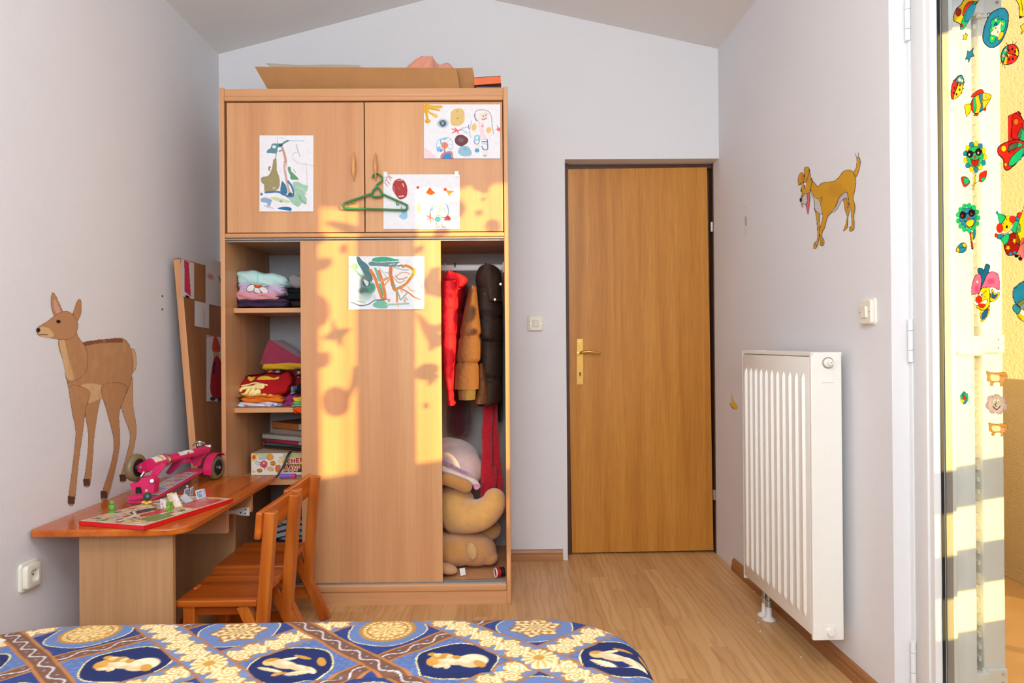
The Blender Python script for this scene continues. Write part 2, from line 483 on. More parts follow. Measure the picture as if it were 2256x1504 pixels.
rw2 = prism([(xr(0.98), 0.98), (xr(-1.75), -1.75), (1.31, -1.75), (1.31, 0.98)], -0.06, zc(1.1)+0.02, 'z')
rw3 = prism([(xr(JY), JY), (xr(0.98), 0.98), (1.31, 0.98), (1.31, 1.985), (1.236, 1.985), (1.236, JY)], 2.16, zc(1.1)+0.02, 'z')
struct('wall_right', J(rw, rw2, rw3), M['wall'])
# rear wall behind the camera, with an unseen window added around the fill light
struct('wall_rear', J(box((-1.6, -1.75, -.06), (-1.35, -1.62, 2.95)), box((.35, -1.75, -.06), (1.31, -1.62, 2.95)), box((-1.35, -1.75, -.06), (.35, -1.62, 1.33)), box((-1.35, -1.75, 2.37), (.35, -1.62, 2.95))), M['wall'])
wn = sroot('added_window_1', 'unseen white framed window added in the rear wall for the fill light', 'window')
obj('window_frame', J(box((-1.35, -1.72, 1.33), (-1.29, -1.66, 2.37)), box((.29, -1.72, 1.33), (.35, -1.66, 2.37)), box((-1.35, -1.72, 1.33), (.35, -1.66, 1.39)), box((-1.35, -1.72, 2.31), (.35, -1.66, 2.37)), box((-.53, -1.72, 1.33), (-.47, -1.66, 2.37))), M['frame'], wn)
obj('window_pane', box((-1.3, -1.695, 1.38), (.3, -1.69, 2.32)), M['glass'], wn)
# skirting boards
def skirt(a, b, t=0.016, h=0.056):
    """profile run from a to b along the wall; inward offset is to the left of a->b"""
    a, b = Vector((*a, 0)), Vector((*b, 0)); d = (b-a).normalized(); n = Vector((-d.y, d.x, 0))
    prof = [(0, 0), (t, 0), (t, h*.45), (t*.72, h*.55), (t*.8, h*.75), (t*.45, h*.96), (0, h)]
    return loft([[p+n*u+Vector((0, 0, v)) for u, v in prof] for p in (a, b)])
o = struct('baseboard_back', J(skirt((DX-.025, YB), (XL, YB))), M['trim'])
o = struct('baseboard_right', skirt((xr(JY+.01), JY+.01), (xr(3.42), 3.42)), M['trim_y'])
o = struct('baseboard_left', skirt((XL, YB), (XL, -1.6)), M['trim_y'])

# the room door, set deep in the back wall
dr = sroot('door_1', 'plain oak veneer door in a deep recess beside the light switch', 'door')
DYP = 3.70
_tilt = Matrix.Translation(Vector((1.07, DYP, 0))) @ Matrix.Rotation(-0.0085, 4, 'Y') @ Matrix.Translation(Vector((-1.07, -DYP, 0)))
obj('door_frame', J(box((DX, 3.69, 0), (.337, 3.80, 2.012)), box((1.083, 3.69, 0), (1.115, 3.80, 2.012)), box((DX, 3.712, 1.990), (1.1, 3.80, 2.012)), box((DX, 3.755, 0), (1.1, 3.8, 2.0))), M['oakframe'], dr)
leaf = obj('door_leaf', tf(box((.343, DYP, 0.012), (1.076, DYP+.04, 1.993), .002), _tilt), M['oak'], dr)
pa, pb = Py(1270, 747, DYP-.004), Py(1285, 846, DYP-.004)
hp = obj('handle_plate', J(prism([(v.x, v.y) for v in spline([(pa.x+.003, pa.z-.01, 0), (pa.x+.004, pa.z, 0), (pb.x-.004, pa.z, 0), (pb.x, pa.z-.012, 0), (pb.x, pb.z+.012, 0), (pb.x-.004, pb.z, 0), (pa.x+.005, pb.z, 0), (pa.x, pb.z+.012, 0)], 4, True)], DYP-.005, DYP+.004, 'y')), M['brass'], dr)
l0 = Py(1277, 779, DYP-.03)
obj('door_lever', J(cyl(l0+Vector((0, .03, 0)), l0+Vector((0, -.006, 0)), .0085, 16), tube(spline([l0, l0+Vector((.02, -.008, .008)), l0+Vector((.055, -.012, .010)), l0+Vector((.085, -.012, .004)), l0+Vector((.105, -.008, .002))], 6), [.0075]*8+[.006]*8+[.005]*9, 12)), M['brass'], dr, 40)
kh = Py(1278, 822, DYP-.0055)
obj('keyhole', J(cyl(kh, kh+Vector((0, .003, 0)), .0045, 14), box(kh+Vector((-.0025, 0, -.016)), kh+Vector((.0025, .003, 0)))), M['black'], dr)
for py in (752, 838):
    s = Py(1277.5, py, DYP-.0055); obj('screw', cyl(s, s+Vector((0, -.001, 0)), .003, 12), M['steel'], dr)
for px, py in ((1568, 498), (1574, 1088)):
    h = Py(px, py, DYP-.008)
    obj('door_hinge', J(cyl(h+Vector((0, 0, -.03)), h+Vector((0, 0, .022)), .008, 14, .002), cyl(h+Vector((0, 0, -.002)), h+Vector((0, 0, 0)), .0088, 14)), M['steel'], dr)

# light switches and the wall socket
def rrect(hw, hh, r, k=6):
    out = []
    for cx, cy, a0 in ((hw-r, hh-r, 0), (-hw+r, hh-r, 90), (-hw+r, -hh+r, 180), (hw-r, -hh+r, 270)):
        for i in range(k+1):
            a = math.radians(a0+90*i/k); out.append((cx+r*math.cos(a), cy+r*math.sin(a)))
    return out
def plate(hw, hh, r, d, e=.003):
    """rounded plate with its back on z = 0"""
    return loft([[Vector((x, y, z)) for x, y in rrect(hw-i, hh-i, max(r-i, .001))] for z, i in ((0, 0), (d-e, 0), (d-e*.3, e*.35), (d, e))])
def on_wall(c, n):
    n = Vector(n).normalized(); z = Vector((0, 0, 1)); x = z.cross(n)
    return Matrix(((x.x, 0, n.x, c.x), (x.y, 0, n.y, c.y), (x.z, 1, n.z, c.z), (0, 0, 0, 1)))
def light_switch(c, n, label, mt, big=False):
    t = thing('light_switch', label, 'light switch', c); m = on_wall(c, n)
    obj('back_plate', tf(plate(.041, .041, .012, .006), m), M['switch'], t)
    obj('cover', tf(move(plate(.034, .037, .010, .010), (0, 0, .006)), m), mt, t)
    rk = box((-.015, -.018, 0), (.015, .018, .008), .002)
    obj('rocker', tf(tf(rk, Matrix.Translation(Vector((0, 0, .014))) @ Matrix.Rotation(math.radians(5), 4, 'X')), m), M['switch'], t)
    for s in (-1, 1): obj('screw', tf(cyl((s*.026, 0, .0155), (s*.026, 0, .0165), .0025, 10), m), M['steel'], t)
light_switch(Py(1180, 712, YB), (0, -1, 0), 'square cream light switch between the wardrobe and the oak door', M['switch'])
light_switch(Pn(1916, 687, RP, RN), RN, 'cream light switch on the right wall above the radiator, below the painted dog', M['switch'])
sk = Py(0, 0, 1); d_ = ray(61, 1267); skc = EYE+d_*(XL/d_.x)
t = thing('wall_socket', 'cream power socket low on the left wall in front of the desk', 'socket', skc); m = on_wall(skc, (1, 0, 0))
obj('back_plate', tf(plate(.042, .042, .012, .008), m), M['switch'], t)
_rr = rrect(.034, .034, .011)
def _ci(r): return [(r*math.cos(math.atan2(y, x)), r*math.sin(math.atan2(y, x))) for x, y in _rr]
def _sq(i): return rrect(.034-i, .034-i, max(.011-i, .001))
obj('cover', tf(loft([[Vector((x, y, z)) for x, y in q] for q, z in ((_sq(0), .008), (_sq(0), .018), (_sq(.001), .0205), (_sq(.003), .0215), (_ci(.0225), .0215), (_ci(.0205), .020), (_ci(.0200), .0095), (_ci(.0005), .0095))]), m), M['switch'], t, 35)
for s in (-1, 1):
    obj('contact_hole', tf(cyl((s*.0095, 0, .0093), (s*.0095, 0, .0102), .003, 12), m), M['black'], t)
    obj('earth_clip', tf(box((-.003, s*.0195-.002, .010), (.003, s*.0195+.002, .020)), m), M['steel'], t)

# radiator on the right wall
ry0, ry1 = 2.30, 2.93
def rx(y, o): return xr(y)-o
A = Vector((rx(ry0, .128), ry0, 0)); Bv = Vector((rx(ry1, .128), ry1, 0)); rd = (Bv-A).normalized(); rn = RN.copy(); L = (Bv-A).length
RMx = Matrix(((rd.x, rn.x, 0, A.x), (rd.y, rn.y, 0, A.y), (0, 0, 1, 0), (0, 0, 0, 1)))     # u along wall, v into the room, z up
t = thing('radiator', 'white ribbed panel radiator on the right wall beside the oak door', 'radiator', (rx(2.6, .06), 2.6, .13))
z0, z1 = .125, 1.052
obj('front_panel', tf(box((.012, -.012, z0+.012), (L-.012, .004, z1-.014), .006), RMx), M['radiator'], t, 40)
nr = 11; pr = []
for i in range(nr):
    u = .055+(L-.11)*i/(nr-1); hw = .0125
    pr.append(loft([[Vector((u+q*hw*s, v*k+.003, z)) for q, v in ((-1, 0), (-.55, .009), (.55, .009), (1, 0))] for z, s, k in ((z0+.055, .3, 0), (z0+.075, 1, 1), (z1-.085, 1, 1), (z1-.065, .3, 0))]))
obj('rib', tf(J(*pr), RMx), M['radiator'], t, 40)
obj('rear_panel', tf(box((.012, -.092, z0+.012), (L-.012, -.076, z1-.014), .006), RMx), M['radiator'], t, 40)
for nm, u0, u1 in (('side_cover', 0, .014), ('side_cover', L-.014, L)):
    obj(nm, tf(box((u0, -.098, z0), (u1, .003, z1), .003), RMx), M['radiator'], t)
obj('top_grille', tf(J(box((0, -.004, z1-.012), (L, .003, z1), .001), box((0, -.098, z1-.012), (L, -.092, z1), .001), *[box((.014+(L-.04)*i/26, -.094, z1-.010), (.026+(L-.04)*i/26, -.002, z1-.002)) for i in range(27)]), RMx), M['radiator'], t)
def end_disc(zc_, r, d): return tf(lathe([(r, 0), (r, d*.7), (r*.8, d), (.001, d)], 24, (0, -.052, zc_), (-1, 0, 0)), RMx)
v = obj('valve_insert', end_disc(z1-.034, .015, .012), M['radiator'], t, 40)
obj('valve_ring', tf(lathe([(.0185, .0), (.0185, .004), (.0155, .004), (.0155, .0)], 24, (0, -.052, z1-.034), (-1, 0, 0), True), RMx), M['steel'], t, 40)
obj('valve_stem', tf(lathe([(.0075, .012), (.0075, .026), (.003, .027), (.003, .020), (.001, .020)], 18, (0, -.052, z1-.034), (-1, 0, 0)), RMx), M['radiator'], v, 40)
obj('cover_tab', tf(box((-.002, -.072, z1-.098), (.001, -.032, z1-.05), .001), RMx), M['radiator'], t)
obj('cover_tab', tf(box((-.002, -.072, z0+.006), (.001, -.032, z0+.05), .001), RMx), M['radiator'], t)
obj('blanking_plug', end_disc(z0+.028, .0135, .012), M['radiator'], t, 40)
for u in (.50, .545):
    p = obj('pipe', tf(J(cyl((u, -.05, 0.0), (u, -.05, z0+.03), .0075, 16), lathe([(.0075, .05), (.014, .052), (.014, .075), (.0075, .077)], 14, (u, -.05, 0))), RMx), M['steel'], t, 40)
    obj('floor_rosette', tf(lathe([(.026, 0), (.026, .004), (.017, .009), (.012, .014), (.0105, .05), (.008, .052)], 24, (u, -.05, 0)), RMx), M['white'], p, 40)
for u in (.12, L-.12):
    for zz_ in (.30, .85): obj('wall_bracket', tf(box((u-.012, -.126, zz_), (u+.012, -.085, zz_+.03)), RMx), M['radiator'], t)

# ------------------------------------------------------------------ balcony door in the right wall
bd = sroot('door_2', 'white glazed double balcony door with painted stickers on its glass', 'door')
GX = 1.203
def stile(y0, y1, z0=.02, z1=2.15): return J(box((1.176, y0, z0), (1.24, y1, z1), .004), box((1.170, y0+.02, z0), (1.178, y1-.02, z1), .003))
obj('door_frame', J(box((1.174, 2.0505, 0), (1.236, JY, 2.16), .002), box((1.19, 1.985, 0), (1.195, JY, 2.16)), box((1.185, .98, 2.135), (1.236, JY, 2.16)), box((1.185, .98, 0), (1.236, .995, 2.16))), M['frame'], bd)
def leaf_door(y0, y1, w0, w1):
    """y0..y1 outside of the leaf, w0 and w1 the stile widths"""
    a, b = y0+w0, y1-w1
    lf = obj('leaf', J(stile(y0, a), stile(b, y1), box((1.176, a, .02), (1.24, b, .125)), box((1.176, a, 2.05), (1.24, b, 2.15))), M['frame'], bd, 40)
    for x in (GX, GX+.021):
        obj('glass_pane', box((x, a-.006, .12), (x+.003, b+.006, 2.055)), M['glass'], lf)
    obj('glazing_spacer', J(box((GX+.003, b-.006, .125), (GX+.021, b+.004, 2.05)), box((GX+.003, a-.004, .125), (GX+.021, a+.006, 2.05))), M['alu'], lf)
    obj('gasket', J(box((GX-.008, b-.003, .122), (GX, b-.0005, 2.052)), box((GX-.003, a-.001, .122), (GX, a+.005, 2.052))), M['black'], lf)
    return lf
la = leaf_door(1.478, 2.05, .085, .095)
lb = leaf_door(.995, 1.474, .205, .082)
for py in (45, 750, 1457):
    z = Py(2015, py, 2.06).z
    obj('leaf_hinge', J(*[cyl((1.171, 2.053, z+a), (1.171, 2.053, z+b), .0075, 14, .001) for a, b in ((-.062, -.029), (-.028, .028), (.029, .062))]), M['frame'], la, 40)
obj('handle', J(box((1.165, 1.49, 1.0), (1.176, 1.525, 1.14), .003), tube([(1.166, 1.507, 1.09), (1.135, 1.507, 1.09), (1.133, 1.507, .98)], .008, 12)), M['frame'], la, 40)

# ------------------------------------------------------------------ the balcony outside
struct('balcony_floor', box((1.236, -2.0, -.08), (2.55, 3.6, 0.0)), M['tile'])
struct('balcony_wall', J(box((1.31, 3.45, 0), (3.2, 3.6, 2.75))), M['stucco'])
struct('trim_1', box((1.31, 3.435, 0), (3.2, 3.45, .105), .002), M['tile'])
rl = thing('balcony_railing', 'slatted balcony railing outside the glass door', 'railing', (2.3, .9, 0))
RX = 2.30
for za, zb in ((.770, .885), (.537, .652), (.16, .424)):
    obj('rail_slat', box((RX, .90, za), (RX+.03, 2.9, zb), .003), M['frame'], rl)
obj('rail_panel', box((RX, -2.0, .03), (RX+.03, .90, .967), .003), M['stucco'], rl)  # unseen solid section added to block the low sun under the lit patches
obj('rail_panel', box((RX, 2.9, .0), (RX+.03, 3.44, .91), .003), M['stucco'], rl)
for y in (.86, 2.0, 2.87): obj('rail_post', box((RX+.03, y-.02, 0), (RX+.07, y+.02, .9)), M['frame'], rl)
st = thing('window_shutter', 'white louvred shutter folded back outside the balcony door', 'shutter', (1.38, 2.3, 0))
obj('shutter_frame', J(box((1.352, 2.018, .02), (1.414, 2.075, 2.3), .003), box((1.352, 2.45, .02), (1.414, 2.51, 2.3), .003), box((1.352, 2.075, .02), (1.414, 2.45, .12)), box((1.352, 2.075, 2.2), (1.414, 2.45, 2.3)), box((1.375, 2.075, .1), (1.39, 2.45, 2.2))), M['frame'], st)
obj('louvre', J(*[box((1.346, 2.03, .14+.034*i), (1.354, 2.5, .152+.034*i)) for i in range(62)]), M['frame'], st)
for py in (20, 757, 1490):
    z = Py(2160, py, 2.02).z
    k = obj('shutter_hinge', J(box((1.308, 1.99, z-.022), (1.352, 2.017, z+.022), .002), box((1.352, 2.006, z-.026), (1.412, 2.018, z+.026), .003), cyl((1.345, 2.005, z-.03), (1.345, 2.005, z+.03), .007, 12)), M['frame'], st)
    for x in (1.398,):
        for dz in (-.012, .012): obj('screw', cyl((x, 2.006, z+dz), (x, 2.004, z+dz), .0045, 10), M['steel'], k)
sb = thing('shutter_stay', 'small white stay rod below the shutter hinge outside the glass', 'shutter stay', Py(2120, 777, 1.97))
q = Py(2120, 778, 1.97); obj('rod', cyl(q+Vector((-.0, .012, 0)), q+Vector((.065, .012, 0)), .008, 12, .003), M['frame'], sb, 40)
aw = thing('awning', 'scalloped awning added unseen over the balcony to cut off the high sun', 'awning', (2.3, .8, 2.2))  # out of view, added to block the sun above the lit patches
sc_ = []
for i in range(161):
    y = -2.0+3.3*i/160; sc_.append((y, 2.108-.028*abs(math.sin(y*math.pi/.21))))
sc_ += [(1.3, 2.30), (-2.0, 2.30)]
obj('valance', prism(sc_, 2.300, 2.304, 'x'), M['card'], aw)
obj('canopy', loft([[Vector((1.312, y, 2.62)), Vector((2.304, y, 2.29)), Vector((2.304, y, 2.30)), Vector((1.312, y, 2.63))] for y in (-2.0, 1.3)]), M['card'], aw)
struct('facade_wall', J(box((1.31, -2.0, 2.2), (1.33, 1.98, 3.0))), M['stucco'])
# unseen ceiling lamp added as a fitting for the upper fill light
LX, LY = .05, .20
cl = thing('added_ceiling_lamp', 'unseen white lamp added under the sloped ceiling for the fill light', 'lamp', (LX, LY, 2.77))
obj('lamp_rod', cyl((LX, LY, 2.56), (LX, LY, 2.785), .008, 12), M['white'], cl)
obj('lamp_rose', lathe([(.05, 0), (.05, -.02), (.01, -.035)], 24, (LX, LY, 2.783)), M['white'], cl)
obj('lamp_cap', lathe([(.04, 2.57), (.05, 2.555), (.05, 2.54), (.04, 2.54)], 24, (LX, LY, .01)), M['white'], cl)

# ================================================================== THE WARDROBE
WX0, WX1, WF, WB = -1.178, 0.0235, 3.0, 3.575
def zP(py, Y=WF, px=800): return Py(px, py, Y).z
def xP(px, py=757, Y=WF): return Py(px, py, Y).x
WT = 2.163
wr = thing('wardrobe', 'tall beech wardrobe with children\'s paintings on its doors', 'wardrobe', (-.577, 3.3, 0))
zs = zP(517)                                   # shelf between the upper and the lower half
zb = zP(1287)                                  # inside floor
IX0, IX1 = WX0+.019, WX1-.019
for a, b in ((WX0, IX0), (IX1, WX1)):
    obj('side_panel', box((a, WF, 0), (b, WB, WT), .003), M['beech'], wr)
obj('top_panel', box((IX0, WF+.02, zP(222)), (IX1, WB, zP(222)+.018)), M['beech_x'], wr)
obj('cornice', J(box((IX0, WF+.004, zP(211)), (IX1, WF+.02, WT-.004), .002), box((IX0, WF-.004, zP(222)), (IX1, WF+.016, zP(211)), .006, 3)), M['beech_x'], wr, 40)
obj('back_panel', box((IX0, WB-.006, .05), (IX1, WB, WT-.02)), M['backing'], wr)
obj('middle_shelf', J(box((IX0, WF+.012, zP(523)), (IX1, WB-.006, zP(513))), box((IX0, WF-.004, zP(522.5)), (IX1, WF+.014, zP(512.5)), .006, 3)), M['beech_x'], wr, 40)
obj('sliding_track', J(box((IX0, WF+.002, zP(526.5)), (IX1, WF+.06, zP(523.5)), .001), box((IX0, WF+.018, zP(530)), (IX1, WF+.02, zP(527)))), M['alu'], wr)
obj('sliding_track', J(box((IX0, WF+.004, zb-.004), (IX1, WF+.055, zb), .001), box((IX0, WF+.006, zb), (IX1, WF+.009, zb+.005)), box((IX0, WF+.030, zb), (IX1, WF+.033, zb+.006))), M['alu'], wr)
obj('bottom_panel', box((IX0, WF+.03, zb-.022), (IX1, WB-.006, zb-.004)), M['beech_x'], wr)
obj('plinth', J(box((IX0, WF-.003, zP(1305)), (IX1, WF+.02, zb-.002), .007, 3), box((IX0, WF+.004, 0), (IX1, WF+.02, zP(1305)))), M['beech_x'], wr, 40)
DV = -.56
obj('divider', box((DV-.009, WF+.075, zb-.004), (DV+.009, WB-.006, zP(523))), M['beech_in'], wr)
SF = 3.093
SH = [Py(590, 678, SF).z, Py(590, 898, SF).z, Py(640, 1057, SF).z]
for z in SH: obj('shelf', box((IX0, SF, z-.021), (DV-.009, WB-.006, z), .0015), M['beech_x'], wr)
RZ = Py(1040, 588, 3.3).z
obj('clothes_rail', J(tube([(DV+.009, 3.3, RZ), (IX1, 3.3, RZ)], .0125, 16), tube([(DV+.009, 3.3, RZ-.008), (IX1, 3.3, RZ-.008)], .0105, 16)), M['white'], wr, 40)
obj('rail_socket', box((IX1-.008, 3.275, RZ-.03), (IX1, 3.325, RZ+.02), .003), M['white'], wr)
for p0, p1, hx in ((502, 804.6, 780), (806.8, 1110.5, 828)):
    d = obj('hinged_door', box((xP(p0), WF+.001, zP(511)), (xP(p1), WF+.018, zP(225)), .0015), M['beech'], wr)
    c = Py(hx, 368, WF); hz = .060
    pts = [c+Vector((0, .001-.016*math.cos(t*math.pi/2)**.7 if abs(t) < 1 else .001, hz*t)) for t in [i/12 for i in range(-12, 13)]]
    obj('handle', tf(tube([Vector((q.x, q.y, q.z)) for q in pts], [max(.0015, .0095*math.cos(i/12*math.pi/2)**.75) for i in range(-12, 13)], 14), Matrix.Identity(4)), M['grip'], d, True)
sdr = obj('sliding_door', box((xP(662.5, Y=3.01), WF+.010, zb+.003), (xP(972, Y=3.01), WF+.026, zP(528.5)), .0015), M['beech'], wr)
for py in (880, 916, 932):
    s = Py(686, py, WF+.0095); obj('screw_hole', cyl(s, s+Vector((0, .001, 0)), .0012, 8), M['black'], sdr)
# wallpaper-like packing strip caught between the wardrobe and the wall
# ------------------------------------------------------------------ on top of the wardrobe
def shell(quad, depth, th): pass
cb = thing('cardboard_sheet', 'large folded brown cardboard lying on top of the wardrobe', 'cardboard', (-.6, 3.2, WT))
tl, tr_, br_, bl = Py(562, 147, 3.02), Py(1005, 150, 3.02), Py(1013, 187, 3.03), Py(593, 188, 3.06)
br_.z = bl.z = WT+.001
def sheet(c4, th, n=14, wob=.004, seed=0):
    """slightly warped board through four corners (tl, tr, br, bl)"""
    rn_ = random.Random(seed); ph = [rn_.uniform(0, 6) for _ in range(4)]
    nrm = (c4[1]-c4[0]).cross(c4[3]-c4[0]).normalized()
    V = []; Fc = []
    for s in (0, 1):
        for j in range(n+1):
            for i in range(n+1):
                u, v = i/n, j/n
                p = (c4[0]*(1-u)+c4[1]*u)*(1-v)+(c4[3]*(1-u)+c4[2]*u)*v
                p = p+nrm*(wob*math.sin(3*u+ph[0])*math.sin(2.2*v+ph[1])+wob*.4*math.sin(9*u+ph[2])*(1-v)+s*th)
                V.append(p)
    N = (n+1)*(n+1)
    for j in range(n):
        for i in range(n):
            a = j*(n+1)+i
            Fc.append([a, a+1, a+n+2, a+n+1]); Fc.append([N+a+n+1, N+a+n+2, N+a+1, N+a])
    rim = [i for i in range(n+1)]+[(k+1)*(n+1)+n for k in range(n)]+[n*(n+1)+n-1-k for k in range(n)]+[(n-1-k)*(n+1) for k in range(n-1)]
    for k in range(len(rim)):
        a, b = rim[k], rim[(k+1) % len(rim)]; Fc.append([b, a, N+a, N+b])
    return V, Fc
obj('front_flap', sheet((tl, tr_, br_, bl), .006, seed=1), M['card'], cb, 50)
bk = .40
obj('top_board', sheet((tl+Vector((.03, bk, -.015)), tr_+Vector((0, bk, -.02)), tr_+Vector((0, .006, .001)), tl+Vector((0, .006, .001))), .005, seed=2), M['card'], cb, 50)
obj('bottom_board', box((bl.x, 3.07, WT+.001), (br_.x, 3.45, WT+.006)), M['card'], cb)
cb2 = thing('cardboard_sheet', 'smaller cardboard piece poking out at the right of the large folded sheet', 'cardboard', (-.15, 3.3, WT))
obj('front_board', sheet((Py(985, 151, 3.06), Py(1041, 149, 3.06), Vector((Py(1046, 187, 3.06).x, 3.07, WT+.001)), Vector((Py(985, 187, 3.06).x, 3.07, WT+.001))), .005, wob=.001, seed=3), M['card'], cb2, 50)
obj('side_board', sheet((Py(1041, 149, 3.06), Py(1040, 150, 3.06)+Vector((.012, .3, -.02)), Vector((Py(1046, 187, 3.06).x+.012, 3.37, WT+.001)), Vector((Py(1046, 187, 3.06).x, 3.07, WT+.001))), .005, wob=.001, seed=4), M['card'], cb2, 50)
pw = obj('paper_sheet', sheet((Py(585, 145, 3.3)+Vector((0, 0, .014)), Py(790, 148, 3.3)+Vector((0, 0, .010)), Py(800, 150, 3.05)+Vector((0, .03, .004)), Py(600, 150, 3.05)+Vector((0, .03, .004))), .002, wob=.004, seed=5), plain('pale_paper', (222, 212, 190), .9), None, 50)
tag(pw, 'pale paper sheet lying on the cardboard at its left end', 'paper')
def cloth_heap(name, label, cat, c, rx_, ry_, hz, mat, seed, spike=None):
    rn_ = random.Random(seed); n = 44; ph = [rn_.uniform(0, 6.28) for _ in range(8)]
    V = []; Fc = []; nr = 16
    for j in range(nr+1):
        r = j/nr
        for k in range(n):
            a = 2*math.pi*k/n
            rad = r*(1+.16*math.sin(3*a+ph[0])+.10*math.sin(5*a+ph[1]))
            h = hz*(1-r**2.2)*(1+.35*math.sin(2.5*a+4*r+ph[2]))+.16*hz*math.sin(7*a+6*r+ph[3])*r*(1-r)*3
            x = rx_*rad*math.cos(a)
            if spike and math.cos(a) < -.8: x -= spike*r*r*(-math.cos(a)-.8)*5; h += hz*.25*r
            V.append(Vector(c)+Vector((x, ry_*rad*math.sin(a), max(h, .002))))
    for j in range(nr):
        for k in range(n): Fc.append([j*n+k, j*n+(k+1) % n, (j+1)*n+(k+1) % n, (j+1)*n+k])
    o = obj(name, (V, Fc), mat, None, True); md = o.modifiers.new('s', 'SOLIDIFY'); md.thickness = .003
    return tag(o, label, cat)
hb = Py(955, 146, 3.13)
cloth_heap('crumpled_cloth', 'crumpled salmon orange cloth on top of the cardboard', 'cloth', (hb.x-.006, 3.15, 2.246), .10, .08, .078, plain('salmon_cloth', (236, 156, 128), .9, sheen=.3), 3, .05)
bk_ = thing('book', 'orange book tilted on top of the wardrobe at its right end', 'book', (-.04, 3.25, WT+.03))
a, b = Py(1046, 184, 3.04), Py(1103, 184, 3.04)
def book(parent, m, L_, D_, T_, cover, name='cover'):
    obj('cover', tf(J(box((-L_/2, -D_/2, 0), (L_/2, D_/2, .002)), box((-L_/2, -D_/2, T_-.002), (L_/2, D_/2, T_)), box((-L_/2, -D_/2, 0), (L_/2, -D_/2+.002, T_))), m), cover, parent)
    obj('pages', tf(box((-L_/2+.003, -D_/2+.002, .002), (L_/2-.003, D_/2-.004, T_-.002)), m), M['pages'], parent)
M['pages'] = plain('book_pages', (214, 204, 186), .9, var=.08, scale=120)
mo = Matrix.Translation(Vector(((a.x+b.x)/2, 3.135, WT+.021))) @ Matrix.Rotation(math.radians(-4), 4, 'Y')
book(bk_, mo, .114, .2, .034, plain('orange_cover', (226, 104, 44), .5))
bx = thing('book', 'slate blue book under the orange one on top of the wardrobe', 'book', (-.04, 3.25, WT))
book(bx, Matrix.Translation(Vector(((a.x+b.x)/2+.004, 3.14, WT+.001))), .108, .2, .015, plain('slate_cover', (92, 98, 124), .5))

# ------------------------------------------------------------------ folded clothes
def proj(P):
    d = P-np.array(EYE); z = d@np.array(FW)
    return CX+FPX*(d@np.array(RT))/z, CY-FPX*(d@np.array(UP))/z
def fold(name, label, box4, Y, depth, col, lobes=2, tilt=0.0, seed=0, fn=None, nx=40, no=44, group='folded clothes in the wardrobe', cat='clothes', slope=0.0, rnd=.018, arch=0.0):
    """a folded garment whose front fills the px box at distance Y; lobes are the folded layers"""
    x0p, y0p, x1p, y1p = box4
    p0, p1 = Py(x0p, y1p, Y), Py(x1p, y0p, Y)
    x0, x1, z0, z1 = p0.x, p1.x, p0.z, p1.z; h = z1-z0; hl = h/lobes
    rn_ = random.Random(seed); ph = [rn_.uniform(0, 6.28) for _ in range(10)]
    out = []                                   # outline: bottom to top along the front, then the back
    nf = int(no*.62)
    for i in range(nf+1):
        t = i/nf; q = (t*lobes) % 1.0 if i < nf else 1.0; e = 2*q-1
        out.append((hl*.5*(1-math.sqrt(max(0, 1-min(1, abs(e))**2.6)))*1.1, t*h))
    nb = no-nf-1
    for i in range(1, nb+1):
        t = i/nb
        if t < .4: out.append((t/.4*depth, h))
        elif t < .6: out.append((depth, h*(1-(t-.4)/.2)))
        else: out.append((depth*(1-(t-.6)/.4)+.001, 0.0))
    V = []
    for i in range(nx+1):
        u = i/nx; s = u*(x1-x0)
        e = min(s, (x1-x0)-s); k = 1.0 if e > rnd else math.sqrt(max(0.0, 1-((rnd-e)/rnd)**2))
        k = .35+.65*k
        for (yy, zz) in out:
            f_ = zz/h
            z_ = (zz-h*.5)*k+h*.5
            if zz == 0: z_ = z_*(.4)
            n1 = .10*h*math.sin(5*u*3+ph[0]+2*f_)*f_+.06*h*math.sin(17*u+ph[1]+f_*5)
            yv = Y+yy+(1-k)*.02+slope*f_*h+.0025*math.sin(11*u+7*f_+ph[2])
            xx = x0+s+(.004*math.sin(6*f_*lobes+ph[3]) if u < .5 else .005*math.sin(7*f_*lobes+ph[4]))*(abs(2*u-1)**3)
            V.append((xx, yv, z0+z_+n1*.5+tilt*(u-.5)*(.4+.6*f_)+arch*h*(math.sin(math.pi*u)-.6)*f_))
    P = np.array(V); n_o = len(out)
    Cc = np.tile(np.array(lin(col)), (len(P), 1))
    if fn is not None:
        X, Yp = proj(P); cv = Cv(X, Yp, col); fn(cv); Cc = cv.C
    t = None
    # close the outline by repeating its first column, and cap the ends
    P2 = P.reshape(nx+1, n_o, 3); P2 = np.concatenate([P2, P2[:, :1]], 1)
    C2 = Cc.reshape(nx+1, n_o, 3); C2 = np.concatenate([C2, C2[:, :1]], 1)
    mid0 = np.repeat(P2[:1].mean(1, keepdims=True), n_o+1, 1); mid1 = np.repeat(P2[-1:].mean(1, keepdims=True), n_o+1, 1)
    P2 = np.concatenate([mid0, P2, mid1], 0); C2 = np.concatenate([C2[:1], C2, C2[-1:]], 0)
    o = cmesh(name, P2.reshape(-1, 3), C2.reshape(-1, 3), n_o+1, nx+3, M['print'], None)
    return tag(o, label, cat, group)
